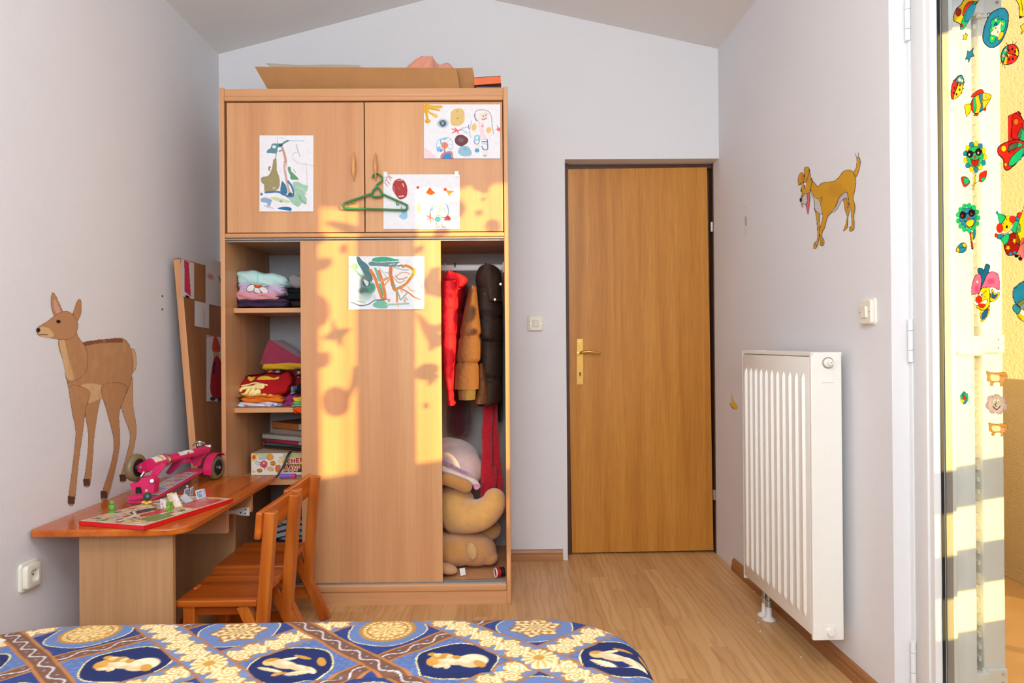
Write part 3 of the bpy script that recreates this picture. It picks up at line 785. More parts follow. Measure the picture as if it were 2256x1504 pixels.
def daisy(c):
    c.at(500, 580, 12.535)
    for pts in ([(760, 590), (640, 590), (545, 680), (560, 770), (660, 785), (740, 740), (775, 660)], [(770, 670), (750, 780), (850, 830), (935, 815), (880, 680)], [(880, 670), (930, 760), (1010, 830), (1120, 820), (1130, 730), (1040, 640), (930, 630)]):
        c.poly(pts, (236, 230, 226), (70, 48, 50), .75)
    c.poly([(620, 560), (740, 590), (790, 575), (700, 545)], (236, 230, 226), (70, 48, 50), .6)
    c.poly([(940, 630), (1040, 640), (1160, 625), (1010, 595)], (236, 230, 226), (70, 48, 50), .6)
    c.ell(850, 628, 92, 50, (226, 74, 24), (110, 40, 20), .5)
    c.line([(330, 540), (250, 650)], 10, (214, 180, 206))
g1 = 'folded clothes on the upper shelf'
fold('folded_trousers', 'dark purple folded trousers at the bottom of the left pile, upper shelf', (521, 656, 632, 677), 3.125, .26, (62, 42, 66), 2, 0, 11, group=g1)
fold('folded_shirt', 'rose pink folded shirt under the lilac one, upper shelf', (518, 640, 611, 663), 3.12, .25, (222, 150, 158), 1, -.010, 12, group=g1)
fold('folded_shirt', 'lilac folded shirt with a white daisy print, upper shelf', (523, 621, 622, 652), 3.118, .25, (208, 180, 208), 1, -.012, 13, daisy, 100, 90, group=g1)
fold('folded_sweater', 'mint green folded sweater on top of the left pile, upper shelf', (520, 598, 628, 632), 3.115, .26, (190, 226, 222), 1, -.030, 14, lambda c: c.line([(569, 596), (567, 622)], 3, (150, 216, 218)), 60, 60, group=g1, rnd=.03)
fold('folded_trousers', 'dark brown folded trousers at the bottom of the right pile, upper shelf', (628, 659, 700, 677), 3.2, .22, (58, 40, 34), 1, 0, 15, group=g1)
fold('folded_sweater', 'black folded sweater in the middle of the right pile, upper shelf', (624, 633, 700, 660), 3.18, .22, (20, 22, 26), 2, 0, 16, group=g1)
fold('folded_sweater', 'grey folded sweater on top of the right pile, upper shelf', (626, 603, 700, 635), 3.17, .22, (150, 142, 142), 1, 0, 17, group=g1, rnd=.03)
g2 = 'folded clothes on the middle shelf'
def blobs(cols, n, seed, r0=2, r1=5):
    def f(c):
        rn_ = random.Random(seed); x0, x1, y0, y1 = c.X.min(), c.X.max(), c.Y.min(), c.Y.max()
        for _ in range(n):
            c.ell(rn_.uniform(x0, x1), rn_.uniform(y0, y1), rn_.uniform(r0, r1), rn_.uniform(r0*.6, r1*.6), rn_.choice(cols), rot=rn_.uniform(0, 3))
    return f
def theshirt(c):
    c.at(500, 740, 8.353)
    Yw, Cr = (238, 196, 60), (252, 236, 176)
    c.poly([(380, 740), (400, 800), (440, 830), (500, 790), (520, 735), (470, 760)], Yw)
    c.poly([(560, 800), (620, 745), (740, 735), (860, 770), (950, 745), (940, 790), (800, 800)], Yw)
    c.line([(270, 915), (400, 890), (500, 862), (620, 875), (740, 905)], 22, Cr)
    for wd, cl_ in ((62, Yw), (36, Cr)):
        c.line([(240, 1005), (290, 960), (380, 945), (480, 935), (560, 905), (660, 900), (650, 940), (560, 945)], wd, cl_)     # T bar
        c.line([(420, 945), (380, 1010), (330, 1070), (250, 1085)], wd, cl_)                                                # T stem
        c.line([(510, 940), (450, 1020), (410, 1085)], wd, cl_); c.line([(430, 1050), (480, 1005), (500, 1040), (475, 1085)], wd, cl_)   # h
        c.line([(515, 1050), (590, 1030), (575, 1000), (530, 1020), (520, 1070), (560, 1090), (600, 1075)], wd, cl_)            # e
        c.line([(140, 1060), (190, 1110)], wd*1.1, cl_)
    for x, y in ((400, 1105), (580, 1100), (680, 1090), (800, 1105)): c.ell(x, y, 46, 26, Cr, Yw, 1)
fold('folded_shirt', 'white folded top with small print at the bottom of the front pile, middle shelf', (523, 884, 616, 897), 3.125, .2, (220, 218, 230), 1, 0, 21, blobs([(120, 90, 150), (220, 160, 150), (150, 160, 200)], 18, 1), 60, 40, group=g2)
fold('folded_shirt', 'orange folded top with pale flower print under the red shirt', (530, 872, 620, 888), 3.120, .22, (232, 116, 26), 1, .006, 22, blobs([(240, 190, 150), (222, 170, 60), (236, 150, 80)], 12, 4, 2, 4), 80, 50, group=g2)
fold('folded_shirt', 'red folded shirt with yellow script lettering, middle shelf', (518, 824, 630, 875), 3.115, .24, (176, 14, 22), 1, .016, 23, theshirt, 150, 150, group=g2, slope=.9, rnd=.03)
fold('folded_leggings', 'magenta folded leggings beside the orange top, middle shelf', (612, 870, 652, 896), 3.16, .15, (158, 44, 104), 2, 0, 24, group=g2)
fold('folded_shirt', 'grey blue crumpled top beside the red shirt, middle shelf', (606, 848, 645, 872), 3.19, .15, (140, 156, 172), 2, -.01, 25, group=g2)
fold('folded_trousers', 'black folded trousers against the sliding door, middle shelf', (632, 848, 690, 890), 3.25, .15, (24, 22, 26), 2, 0, 26, group=g2)
fold('folded_shirt', 'dark red folded shirt against the sliding door, middle shelf', (636, 832, 690, 853), 3.27, .15, (128, 22, 30), 1, 0, 27, group=g2)
fold('folded_shirt', 'pale pink folded shirt in the rear pile, middle shelf', (586, 815, 655, 846), 3.29, .16, (222, 196, 200), 1, -.03, 28, group=g2)
fold('folded_dress', 'dark folded dress with multicoloured print in the rear pile', (582, 806, 690, 828), 3.28, .18, (56, 44, 60), 2, -.006, 29, blobs([(200, 40, 70), (40, 110, 160), (60, 130, 70), (214, 170, 60), (190, 150, 110)], 46, 6, 2, 5), 80, 50, group=g2)
fold('folded_shirt', 'mustard yellow folded shirt under the wine red towel', (575, 797, 690, 815), 3.27, .2, (214, 166, 34), 1, .008, 30, group=g2)
tw = [Py(x, y, 3.28) for x, y in ((573, 802), (582, 775), (590, 752), (598, 748), (625, 766), (662, 788), (690, 800), (690, 803))]
o = obj('folded_towel', prism([(p.x, p.z) for p in tw], 3.275, 3.45, 'y'), plain('wine_towel', (150, 48, 74), .95, var=.1, bmp=.3, bscale=300, sheen=.4), None, 30)
md = o.modifiers.new('b', 'BEVEL'); md.width = .012; md.segments = 3; md.limit_method = 'ANGLE'
tag(o, 'wine red folded towel peaked on top of the rear pile', 'towel', g2)
fold('folded_towel', 'yellow towel edge sticking out by the sliding door, middle shelf', (644, 875, 690, 885), 3.105, .1, (236, 186, 30), 1, 0, 32, group=g2)
fold('folded_towel', 'green striped towel below the yellow one, middle shelf', (642, 884, 690, 898), 3.10, .1, (40, 150, 90), 2, 0, 33, lambda c: [c.line([(640, 886+4*i), (692, 884+4*i)], 1.3, (170, 214, 180)) for i in range(4)], 60, 50, group=g2)
hg = fold('orange_cloth', 'orange cloth hanging over the edge of the middle shelf', (645, 895, 690, 912), 3.068, .022, (226, 84, 24), 1, 0, 34, group=g2)

# ------------------------------------------------------------------ lower shelf: game box, books, tube
gb = thing('game_box', 'colourful children\'s game box with burger pictures on the lower shelf', 'game box', (-1.0, 3.3, SH[2]))
b0, b1 = Py(553, 1046, 3.2), Py(700, 997, 3.2); b0.z = SH[2]+.001
obj('carton', box((b0.x, 3.2, b0.z), (b1.x, 3.45, b1.z), .001), plain('game_box_card', (196, 178, 148), .6), gb)
def glyph(c, ch, x, y, w_, h_, wd, col):
    S = {'C': [[(1, .15), (.5, 0), (0, .5), (.5, 1), (1, .85)]], 'H': [[(0, 0), (0, 1)], [(1, 0), (1, 1)], [(0, .5), (1, .5)]], 'E': [[(1, 0), (0, 0), (0, 1), (1, 1)], [(0, .5), (.8, .5)]],
         'A': [[(0, 1), (.5, 0), (1, 1)], [(.2, .65), (.8, .65)]], 'N': [[(0, 1), (0, 0), (1, 1), (1, 0)]], "'": [[(.5, 0), (.4, .3)]], 'T': [[(0, 0), (1, 0)], [(.5, 0), (.5, 1)]]}
    for s in S[ch]: c.line([(x+a*w_, y+b*h_) for a, b in s], wd, col, sm=False)
def gamefront(c):
    c.at(540, 920, 10.023)
    c.poly([(260, 770), (600, 765), (480, 900), (300, 880)], (188, 200, 160), sm=False)
    c.poly([(840, 770), (1400, 770), (1400, 880), (840, 900)], (178, 196, 150), sm=False)
    c.poly([(140, 770), (290, 770), (260, 960), (140, 960)], (232, 206, 130), sm=False)
    c.poly([(300, 890), (470, 870), (440, 920), (310, 930)], (186, 184, 214))
    c.ell(195, 870, 40, 50, (220, 92, 40)); c.ell(250, 800, 35, 24, (226, 170, 80))
    c.ell(550, 870, 75, 68, (226, 156, 54), (190, 110, 30), .5); c.ell(615, 1005, 55, 50, (196, 120, 40), (120, 60, 24), .5); c.line([(565, 1010), (665, 990)], 16, (220, 180, 60))
    c.ell(560, 1130, 72, 46, (226, 180, 110), (196, 140, 70), .5, .3); c.ell(320, 1165, 55, 40, (190, 120, 40), (110, 60, 20), .5); c.ell(190, 1190, 40, 24, (226, 190, 120))
    c.poly([(340, 990), (420, 945), (490, 1000), (460, 1090), (390, 1095), (330, 1050)], (214, 96, 92), (150, 50, 50), .4)
    c.ell(415, 1000, 18, 18, (240, 220, 210)); c.line([(390, 1060), (430, 1075), (460, 1040)], 14, (150, 30, 40))
    c.line([(340, 990), (250, 970), (240, 1010)], 10, (70, 64, 84)); c.line([(450, 1090), (430, 1150)], 12, (200, 70, 70)); c.ell(275, 1030, 30, 30, (196, 200, 220))
    c.ell(800, 880, 60, 26, (232, 190, 150)); c.ell(790, 960, 55, 32, (238, 214, 180), (200, 150, 110), .5); c.poly([(670, 1060), (780, 1050), (760, 1190), (680, 1190)], (222, 112, 46))
    c.poly([(870, 900), (1450, 830), (1450, 1020), (880, 1020)], (232, 190, 80)); c.poly([(850, 1030), (1450, 1030), (1450, 1200), (850, 1200)], (96, 52, 34), sm=False)
    for i, ch in enumerate('CHEE'):
        for wd, cl_ in ((44, (240, 228, 214)), (24, (186, 26, 44))): glyph(c, ch, 930+100*i, 925-14*i, 62, 80, wd, cl_)
    for i, ch in enumerate("AAN'"):
        for wd, cl_ in ((46, (244, 236, 220)), (26, (222, 120, 40) if i != 1 else (200, 60, 40))): glyph(c, ch, 880+95*i, 1070+4*(i % 2), 66, 92, wd, cl_)
mpb = plane_map((0, 3.1995, 0), (0, -1, 0))
painted('printed_front', 553.6, 998, 699, 1045.5, .55, mpb, gamefront, M['gloss'], gb, (232, 226, 218))
orb = thing('orange_box', 'red orange box behind the game box on the lower shelf', 'box', (-1.05, 3.5, SH[2]))
q0, q1 = Py(561, 1000, 3.47), Py(598, 973, 3.47)
obj('carton', prism([(q0.x, SH[2]+.001), (q0.x+.004, q0.z), (q0.x+.022, q1.z), (q0.x+.045, q1.z+.001), (q1.x, q0.z+.02), (q1.x, SH[2]+.001)], 3.462, 3.54, 'y'), plain('red_orange_card', (206, 66, 24), .6), orb)
obj('lid', box((q0.x, 3.458, q0.z-.012), (q1.x, 3.544, q0.z), .001), plain('orange_lid', (214, 92, 40), .6), orb)
bs = [('thin magazine with an orange edge at the bottom of the pile', .19, .25, .006, (176, 106, 62)), ('black covered magazine, second from the bottom of the pile', .20, .26, .009, (44, 42, 46)), ('dark teal book, third from the bottom of the pile', .19, .24, .012, (66, 84, 84)), ('crimson book in the middle of the pile', .19, .25, .015, (156, 44, 66)), ('grey white album above the crimson book', .205, .27, .018, (168, 166, 158)), ('small pale paperback, second from the top of the pile', .15, .20, .022, (150, 130, 116)), ('brown orange paperback on top of the pile', .155, .2, .026, (170, 104, 50))]
zz = b1.z+.001
for i, (lb, L_, D_, T_, cl_) in enumerate(bs):
    t = thing('book', lb, 'book', (-.96, 3.325, zz), 'books on top of the game box')
    book(t, Matrix.Translation(Vector((-.955+.004*(i % 3), 3.345, zz))) @ Matrix.Rotation(math.radians(-38+5*(i % 3)), 4, 'Z'), D_, L_, T_*1.12, plain('cover_%s' % 'abcdefg'[i], cl_, .5)); zz += T_*1.12+.0006
stp = obj('strap', loft([[Vector(p)+Vector((a, b, 0)) for a, b in ((-.005, -.0015), (.005, -.0015), (.005, .0015), (-.005, .0015))] for p in spline([Py(641, 993, 3.19), Py(634, 1003, 3.17), Py(628, 1018, 3.16), Py(620, 1034, 3.15), Py(611, 1048, 3.14), Vector((Py(606, 1050, 3.13).x, 3.13, SH[2]+.002))], 6)]), M['black'], None, 50)
tag(stp, 'black strap hanging in front of the game box', 'strap')
t = thing('glue_stick', 'purple and pink tube lying in front of the game box', 'tube', (-.98, 3.13, SH[2]))
ta, tb = Py(617, 1046, 3.13), Py(652, 1048, 3.13); ta.z = tb.z = SH[2]+.0105
obj('tube_body', cyl(ta, ta+(tb-ta)*.74, .010, 20, .001), plain('purple_plastic', (130, 92, 190), .35), t, 40)
obj('cap', cyl(ta+(tb-ta)*.70, tb, .0103, 20, .002), plain('pink_plastic', (214, 52, 130), .35), t, 40)
fold('folded_towel', 'navy folded towel on the floor of the wardrobe behind the chairs', (596, 1188, 700, 1232), 3.3, .2, (44, 56, 104), 2, 0, 41, group='folded clothes on the wardrobe floor')
fold('folded_towel', 'grey and white folded towel on the floor of the wardrobe behind the chairs', (600, 1143, 690, 1190), 3.29, .2, (176, 182, 186), 3, -.01, 42, lambda c: [c.line([(598, 1152+13*i), (640, 1140+13*i), (692, 1146+13*i)], 4, (60, 66, 74)) for i in range(4)], 70, 70, group='folded clothes on the wardrobe floor')

# ------------------------------------------------------------------ hanging clothes
def pxloft(rows, Y, ry, seams=(), n=40, k=10, b=.20, wr_=.035, seed=0, rot=0.0):
    """garment tube: rows of (py, left px, right px) at distance Y, half depth ry, puffed between the seams"""
    rn_ = random.Random(seed); ph = [rn_.uniform(0, 6.28) for _ in range(6)]
    pts = spline([(p, a, c) for p, a, c in rows], k); rings = []
    for q in pts:
        py, a, c = q; P0, P1 = Py(a, py, Y), Py(c, py, Y); cx, rx_ = (P0.x+P1.x)/2, max((P1.x-P0.x)/2, .002)
        s = 1.0; ds = 9
        if seams:
            ds = min(abs(py-u) for u in seams)
            s = 1+b*(min(1.0, ds/9.0)**.5-1)
        ring = []
        for i in range(n):
            t = 2*math.pi*i/n
            wv = 1+wr_*math.sin(9*t+ph[0]+py*.05)*math.exp(-ds/7.0)+.5*wr_*math.sin(3*t+py*.09+ph[1])
            ring.append(Vector((cx+rx_*s*wv*math.cos(t), Y+ry*s*wv*math.sin(t), P0.z)))
        rings.append(ring)
    return loft(rings)
def puff(name, col, rough=.55):
    return plain(name, col, .7, var=.05, scale=60, bmp=.35, bscale=70, spec=.3)
RED, BRN, BRN_SHADE = puff('red_nylon', (214, 22, 40)), puff('brown_nylon', (108, 66, 36)), puff('shaded_brown_nylon', (54, 38, 30))  # the darkest brown paints shade into the same jacket's body and hood
def hanger(label, x, col, name='coat_hanger'):
    t = thing(name, label, 'coat hanger', (x, 3.3, RZ))
    pts = [Vector((x, 3.3+.018*math.cos(a), RZ+.001+.0165*math.sin(a))) for a in [math.radians(v) for v in range(-35, 196, 14)]]
    pts = pts[::-1][::-1]
    pts = [Vector((x, 3.3, RZ-.075))]+[Vector((x, 3.3+.004, RZ-.045))]+[Vector((x, 3.3+.014, RZ-.012))]+pts
    obj('hook', tube(spline(pts, 3), .0028, 10), col, t, True)
    obj('arms', tube(spline([(x, 3.13, RZ-.14), (x, 3.2, RZ-.10), (x, 3.3, RZ-.075), (x, 3.4, RZ-.10), (x, 3.47, RZ-.14)], 6), .005, 10), col, t, True)
hanger('white coat hanger hook on the rail by the sliding door edge', Py(981, 590, 3.3).x, M['white'])
hanger('dark green coat hanger hook on the wardrobe rail', Py(1003, 590, 3.3).x, plain('dark_green_plastic', (30, 66, 44), .4))
hanger('red coat hanger hook on the rail above the brown hood', Py(1070, 582, 3.3).x, plain('red_plastic', (170, 26, 36), .4))
t = thing('jacket', 'bright red puffer jacket hanging beside the sliding door', 'jacket', (-.27, 3.25, RZ-.05), 'clothes on the rail')
obj('sleeve', pxloft([(622, 974, 1008), (640, 972, 1010), (690, 970, 1010), (740, 971, 1008), (800, 974, 1005), (845, 980, 1002), (870, 985, 1001), (880, 986, 1000)], 3.13, .062, (686, 742, 804, 862), seed=3), RED, t, True)
obj('body', pxloft([(606, 978, 1012), (622, 968, 1024), (680, 962, 1022), (760, 964, 1016), (815, 968, 1010)], 3.28, .16, (686, 742), seed=4), RED, t, True)
obj('collar', J(pxloft([(598, 985, 995), (606, 980, 1008), (616, 978, 1016)], 3.15, .05, seed=5), pxloft([(604, 1000, 1015), (612, 1000, 1028), (622, 1004, 1030), (632, 1008, 1018)], 3.16, .04, seed=6)), RED, t, True)
obj('cuff', pxloft([(878, 986, 1000), (886, 984, 1004), (892, 986, 1002)], 3.13, .04, wr_=.08, seed=7), RED, t, True)
o = obj('dark_red_cardigan', pxloft([(622, 1012, 1028), (640, 1006, 1040), (700, 1004, 1040), (800, 996, 1036), (880, 986, 1036), (940, 984, 1036), (955, 990, 1030)], 3.42, .10, seed=8), plain('maroon_knit', (74, 14, 24), .95, bmp=.3, sheen=.3), None, True)
tag(o, 'dark maroon cardigan hanging behind the red and brown jackets', 'cardigan', 'clothes on the rail')
t = thing('jacket', 'brown hooded puffer jacket hanging in the wardrobe, sleeve in the sun', 'jacket', (-.1, 3.25, RZ-.05), 'clothes on the rail')
obj('sleeve', pxloft([(631, 1038, 1046), (635, 1034, 1049), (650, 1031, 1052), (690, 1021, 1056), (730, 1014, 1062), (742, 1011, 1061), (790, 1006, 1060), (804, 1003, 1057), (850, 1001, 1056), (857, 1001, 1055)], 3.12, .055, (741, 799), k=12, seed=9), BRN, t, True)
obj('cuff', pxloft([(852, 1010, 1048), (868, 1010, 1048), (880, 1011, 1047)], 3.12, .042, wr_=.05, seed=10), plain('olive_rib', (98, 76, 42), .9, bmp=.3), t, True)
obj('body', pxloft([(640, 1044, 1100), (660, 1040, 1106), (740, 1044, 1107), (760, 1046, 1107), (830, 1050, 1106), (846, 1048, 1106), (880, 1052, 1104), (889, 1050, 1090)], 3.28, .15, (700, 752, 762, 832), k=10, seed=11), BRN_SHADE, t, True)
obj('hood', pxloft([(586, 1068, 1084), (588, 1058, 1093), (595, 1052, 1100), (608, 1048, 1104), (625, 1049, 1106), (645, 1056, 1106), (665, 1066, 1106)], 3.22, .10, seed=12, wr_=.05), BRN_SHADE, t, True)
obj('hem', pxloft([(800, 1056, 1066), (830, 1052, 1072), (860, 1050, 1078), (885, 1044, 1078), (888, 1046, 1074)], 3.16, .06, (838,), seed=13), BRN, t, True)
for px, py in ((1103, 626), (1090, 660)):
    s = Py(px, py, 3.125); obj('snap', lathe([(.006, 0), (.006, .002), (.002, .003)], 14, s, (0, -1, 0)), M['steel'], t, 40)
o = obj('black_coat', pxloft([(640, 1092, 1104), (680, 1086, 1108), (760, 1084, 1108), (880, 1080, 1108), (900, 1086, 1108), (925, 1094, 1107)], 3.46, .07, seed=14), plain('black_wool', (16, 16, 18), .95, sheen=.2), None, True)
tag(o, 'black coat hanging at the far right of the wardrobe', 'coat', 'clothes on the rail')
t = thing('scarf', 'red knitted scarf hanging down below the brown jacket', 'scarf', (-.06, 3.3, .8))
KN = plain('red_knit', (192, 14, 38), .95, var=.15, scale=90, bmp=.5, bscale=160, sheen=.3)
obj('scarf_end', pxloft([(800, 1066, 1082), (888, 1064, 1086), (960, 1061, 1084), (1030, 1060, 1086), (1032, 1056, 1094), (1060, 1058, 1093), (1092, 1059, 1086), (1100, 1064, 1076)], 3.27, .022, wr_=.12, seed=15), KN, t, True)
obj('scarf_end', pxloft([(800, 1080, 1094), (900, 1080, 1096), (1000, 1084, 1102), (1060, 1086, 1108), (1096, 1090, 1110), (1102, 1094, 1108)], 3.31, .020, wr_=.12, seed=16), KN, t, True)

# ------------------------------------------------------------------ soft toys on the wardrobe floor
def fuse(name, parts, mat, parent=None, vox=.006, it=6):
    o = obj(name, J(*parts), mat, parent, True, fix=False)
    r = o.modifiers.new('r', 'REMESH'); r.mode = 'VOXEL'; r.voxel_size = vox; r.use_smooth_shade = True
    s = o.modifiers.new('s', 'SMOOTH'); s.factor = .5; s.iterations = it
    return o
def fur(name, col, sc_=.5): return plain(name, col, .95, var=.07, scale=25, bmp=sc_, bscale=420, sheen=.6)
def pt(px, py, Y): return Py(px, py, Y)
TAN, TAN2, PNK = fur('tan_plush', (238, 178, 98)), fur('honey_plush', (232, 160, 82), .7), fur('pale_pink_plush', (228, 196, 190), .3)
t = thing('plush_toy', 'big tan plush animal with one limb curled upwards', 'soft toy', (-.2, 3.25, .3))
Yt = 3.24
fuse('body', [ell(pt(1003, 1118, Yt), (.095, .11, .105)), tube(spline([pt(1000, 1132, Yt-.02), pt(1030, 1136, Yt-.06), pt(1056, 1134, Yt-.08), pt(1076, 1122, Yt-.09), pt(1087, 1108, Yt-.09), pt(1089, 1100, Yt-.09)], 6), [.085-.0012*i for i in range(31)], 20), ell(pt(1089, 1100, Yt-.09), (.050, .050, .050))], TAN, t, .006, 3)
fuse('ear', [tube(spline([pt(975, 1052, 3.13), pt(1000, 1060, 3.125), pt(1025, 1070, 3.13)], 6), .030, 16), ell(pt(1026, 1071, 3.13), (.030, .028, .030))], fur('brown_tan_plush', (204, 142, 74), .4), t)
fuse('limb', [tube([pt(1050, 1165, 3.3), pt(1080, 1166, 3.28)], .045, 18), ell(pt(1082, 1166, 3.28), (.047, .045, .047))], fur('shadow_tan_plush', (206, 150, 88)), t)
t = thing('plush_toy', 'honey coloured plush bear lying at the bottom of the wardrobe', 'soft toy', (-.2, 3.25, zb))
fuse('body', [ell(pt(1003, 1206, 3.24), (.125, .11, .080)), ell(pt(1042, 1207, 3.24), (.108, .10, .076), m=Matrix.Rotation(.2, 4, 'Y')), ell(pt(1078, 1228, 3.22), (.04, .05, .032))], TAN2, t)
fuse('ear', [ell(pt(1040, 1214, 3.142), (.024, .018, .040), m=Matrix.Rotation(-.2, 4, 'Y'))], fur('light_honey_plush', (226, 176, 112)), t, .004)
fuse('paw', [ell(pt(984, 1252, 3.11), (.050, .05, .020), m=Matrix.Rotation(.25, 4, 'Y'))], TAN2, t, .004)
tg = obj('care_tag', sheet((pt(1012, 1252, 3.10), pt(1024, 1250, 3.10), pt(1026, 1266, 3.095), pt(1015, 1268, 3.095)), .0008, 4, .0006), M['white'], t)
t = thing('plush_cushion', 'pale pink plush cushion with frilled brim above the tan plush animal', 'cushion', (-.2, 3.3, .55))
fuse('cushion_body', [ell(pt(1010, 1030, 3.30), (.115, .12, .10), m=Matrix.Rotation(.35, 4, 'Y')), ell(pt(1000, 1000, 3.36), (.12, .09, .075), m=Matrix.Rotation(.25, 4, 'Y'))], PNK, t)
fuse('brim', [tube(spline([pt(966, 1028, 3.15), pt(990, 1040, 3.15), pt(1020, 1052, 3.155), pt(1045, 1062, 3.16), pt(1053, 1075, 3.17)], 6), .015, 14)], fur('cream_plush', (236, 214, 202), .3), t, .004)
rn_ = random.Random(5)
obj('frill', J(*[ell(pt(972+4*i, 1012+2.1*i+rn_.uniform(-1, 1), 3.165), (.005, .006, .006), 8, 6) for i in range(15)]), fur('lilac_frill', (196, 140, 186), .3), t, True)
obj('rosette', J(*[tube([pt(1050+r*math.cos(a), 1072+r*math.sin(a), 3.150-.0008*r) for a in [k*.5 for k in range(13)]], .003, 8, True) for r in (1.5, 3.5, 5.5)], lathe([(.013, 0), (.012, .004), (.001, .006)], 18, pt(1050, 1072, 3.158), (0, -1, 0))), fur('pink_rosette', (222, 150, 180), .3), t, True)
t = thing('tin_can', 'small red tin lying in the front corner of the wardrobe floor', 'tin', (-.01, 3.08, zb))
ca, cb_ = pt(1092, 1268, 3.075), pt(1113, 1270, 3.09); ca.z = cb_.z = zb+.019
obj('tin_body', lathe([(.020, 0), (.020, .035)], 24, ca, cb_-ca), plain('red_label', (188, 24, 30), .35), t, 40)
obj('rim', lathe([(.001, .002), (.016, .002), (.017, -.003), (.0208, -.003), (.0208, .002)], 24, ca, cb_-ca), M['white'], t, 40)
obj('dark_end', lathe([(.0203, .0), (.0203, .02)], 24, ca+(cb_-ca).normalized()*.018, cb_-ca), M['black'], t, 40)

# ------------------------------------------------------------------ the green coat hanger on the door handle
t = thing('coat_hanger', 'green plastic coat hanger hung on the handle of the upper wardrobe door', 'coat hanger', Py(829, 400, 2.99))
def HZ(x, y, Y=2.982): return Py(740+x/7.779, 370+y/7.779, Y)
R_ = .0042
obj('hook', tube(spline([HZ(625, 170), HZ(640, 130), HZ(680, 102, 2.99), HZ(740, 112, 2.978), HZ(790, 165), HZ(780, 225), HZ(730, 265), HZ(700, 295), HZ(700, 340)], 6), .0042, 12), M['green'], t, True)
obj('neck_loop', tube(spline([HZ(700, 340), HZ(655, 365), HZ(620, 430), HZ(610, 470), HZ(640, 492), HZ(700, 498), HZ(760, 490), HZ(790, 455), HZ(775, 410), HZ(745, 360)], 5, True), .0045, 12, True), M['green'], t, True)
obj('arms', tube(spline([HZ(615, 440), HZ(400, 515), HZ(190, 588), HZ(140, 620), HZ(128, 655), HZ(150, 688), HZ(230, 696), HZ(700, 706), HZ(1150, 722), HZ(1205, 705), HZ(1222, 660), HZ(1195, 625), HZ(1000, 540), HZ(795, 445)], 6), .0046, 12), M['green'], t, True)
for pts in ([(290, 555), (275, 590), (300, 612), (335, 590), (332, 565)], [(1035, 570), (1040, 615), (1062, 625), (1080, 608)], [(212, 690), (212, 640)], [(1122, 715), (1124, 665)]):
    obj('strap_notch', tube(spline([HZ(*p) for p in pts], 5), .0022, 8), M['green'], t, True)

# ================================================================== DESK CORNER
DZ = .546
dk = thing('desk', 'low orange pine children\'s desk with a rounded front corner against the left wall', 'desk', (-1.2, 2.6, 0))
top = [(-1.412, 2.16), (-1.404, 2.141), (-1.38, 2.136), (-1.06, 2.136)]
top += [(v.x, v.y) for v in spline([(-1.03, 2.137, 0), (-.985, 2.15, 0), (-.955, 2.19, 0), (-.948, 2.25, 0)], 6)]+[(-.948, 2.60), (-.952, 2.996), (-1.412, 2.996)]
o = obj('desk_top', prism(top, DZ-.022, DZ, 'z'), M['pine_y'], dk, 30)
md = o.modifiers.new('b', 'BEVEL'); md.width = .005; md.segments = 3; md.limit_method = 'ANGLE'
obj('leg_panel', box((-1.297, 2.2, 0), (-1.013, 2.218, DZ-.022), .001), M['panel'], dk)
obj('leg_panel', box((-1.34, 2.80, 0), (-1.052, 2.818, DZ-.022), .001), M['panel'], dk)
obj('cross_rail', box((-1.405, 2.60, .411), (-1.003, 2.622, DZ-.022), .001), M['beech_x'], dk)
obj('cross_rail', box((-1.405, 2.74, .455), (-.965, 2.76, DZ-.022), .001), M['beech_x'], dk)
b0, b1 = Py(503, 1136, 2.735), Py(549, 1118, 2.735)
br = obj('metal_bracket', prism([(b0.x, b1.z-.012), (b0.x+.03, b1.z-.006), (b0.x+.05, b1.z), (b1.x, b1.z), (b1.x, b0.z), (b0.x+.045, b0.z+.002), (b0.x+.02, b0.z+.008), (b0.x, b0.z+.006)], 2.733, 2.74, 'y'), M['white'], dk)
for px, py in ((530, 1129), (540, 1131), (541, 1122)):
    s = Py(px, py, 2.7325); obj('bracket_hole', cyl(s, s+Vector((0, .001, 0)), .003, 10), M['black'], br)

# ------------------------------------------------------------------ two small chairs
def rod(a, b, hx, hy, bev=.003):
    """square bar from a to b in the xz plane, half width hx across, hy along y"""
    a, b = Vector(a), Vector(b); d = (b-a).normalized(); n = Vector((d.z, 0, -d.x)); y = Vector((0, 1, 0)); L_ = (b-a).length
    m = Matrix(((n.x, y.x, d.x, a.x), (n.y, y.y, d.y, a.y), (n.z, y.z, d.z, a.z), (0, 0, 0, 1)))
    return tf(box((-hx, -hy, 0), (hx, hy, L_), bev), m)
CG = 'small pine chairs at the desk'
ch = thing('child_chair', 'small orange pine chair nearest the bed, tucked to the desk', 'chair', (-.88, 2.39, 0), CG)
obj('seat', box((-1.022, 2.232, .279), (-.772, 2.545, .300), .004), M['pine_x'], ch)
for y in (2.259, 2.516):
    u = obj('upright', rod((-.766, y, .16), (-.733, y, .568), .0175, .019), M['pine'], ch)
    l = obj('rear_leg', rod((-.822, y, .279), (-.694, y, .004), .0175, .0185), M['pine'], ch)
    obj('front_leg', rod((-.985, y, 0), (-.985, y, .279), .018, .018), M['pine'], ch)
    obj('side_stretcher', box((-.97, y-.010, .085), (-.742, y+.010, .125), .003), M['pine_x'], ch)
obj('seat_rail', J(box((-1.0, 2.262, .245), (-.80, 2.276, .279)), box((-1.0, 2.499, .245), (-.80, 2.513, .279)), box((-.985, 2.262, .245), (-.97, 2.513, .279))), M['pine_x'], ch)
bkm = Matrix.Translation(Vector((-.763, 0, .53))) @ Matrix.Rotation(math.radians(4.6), 4, 'Y')
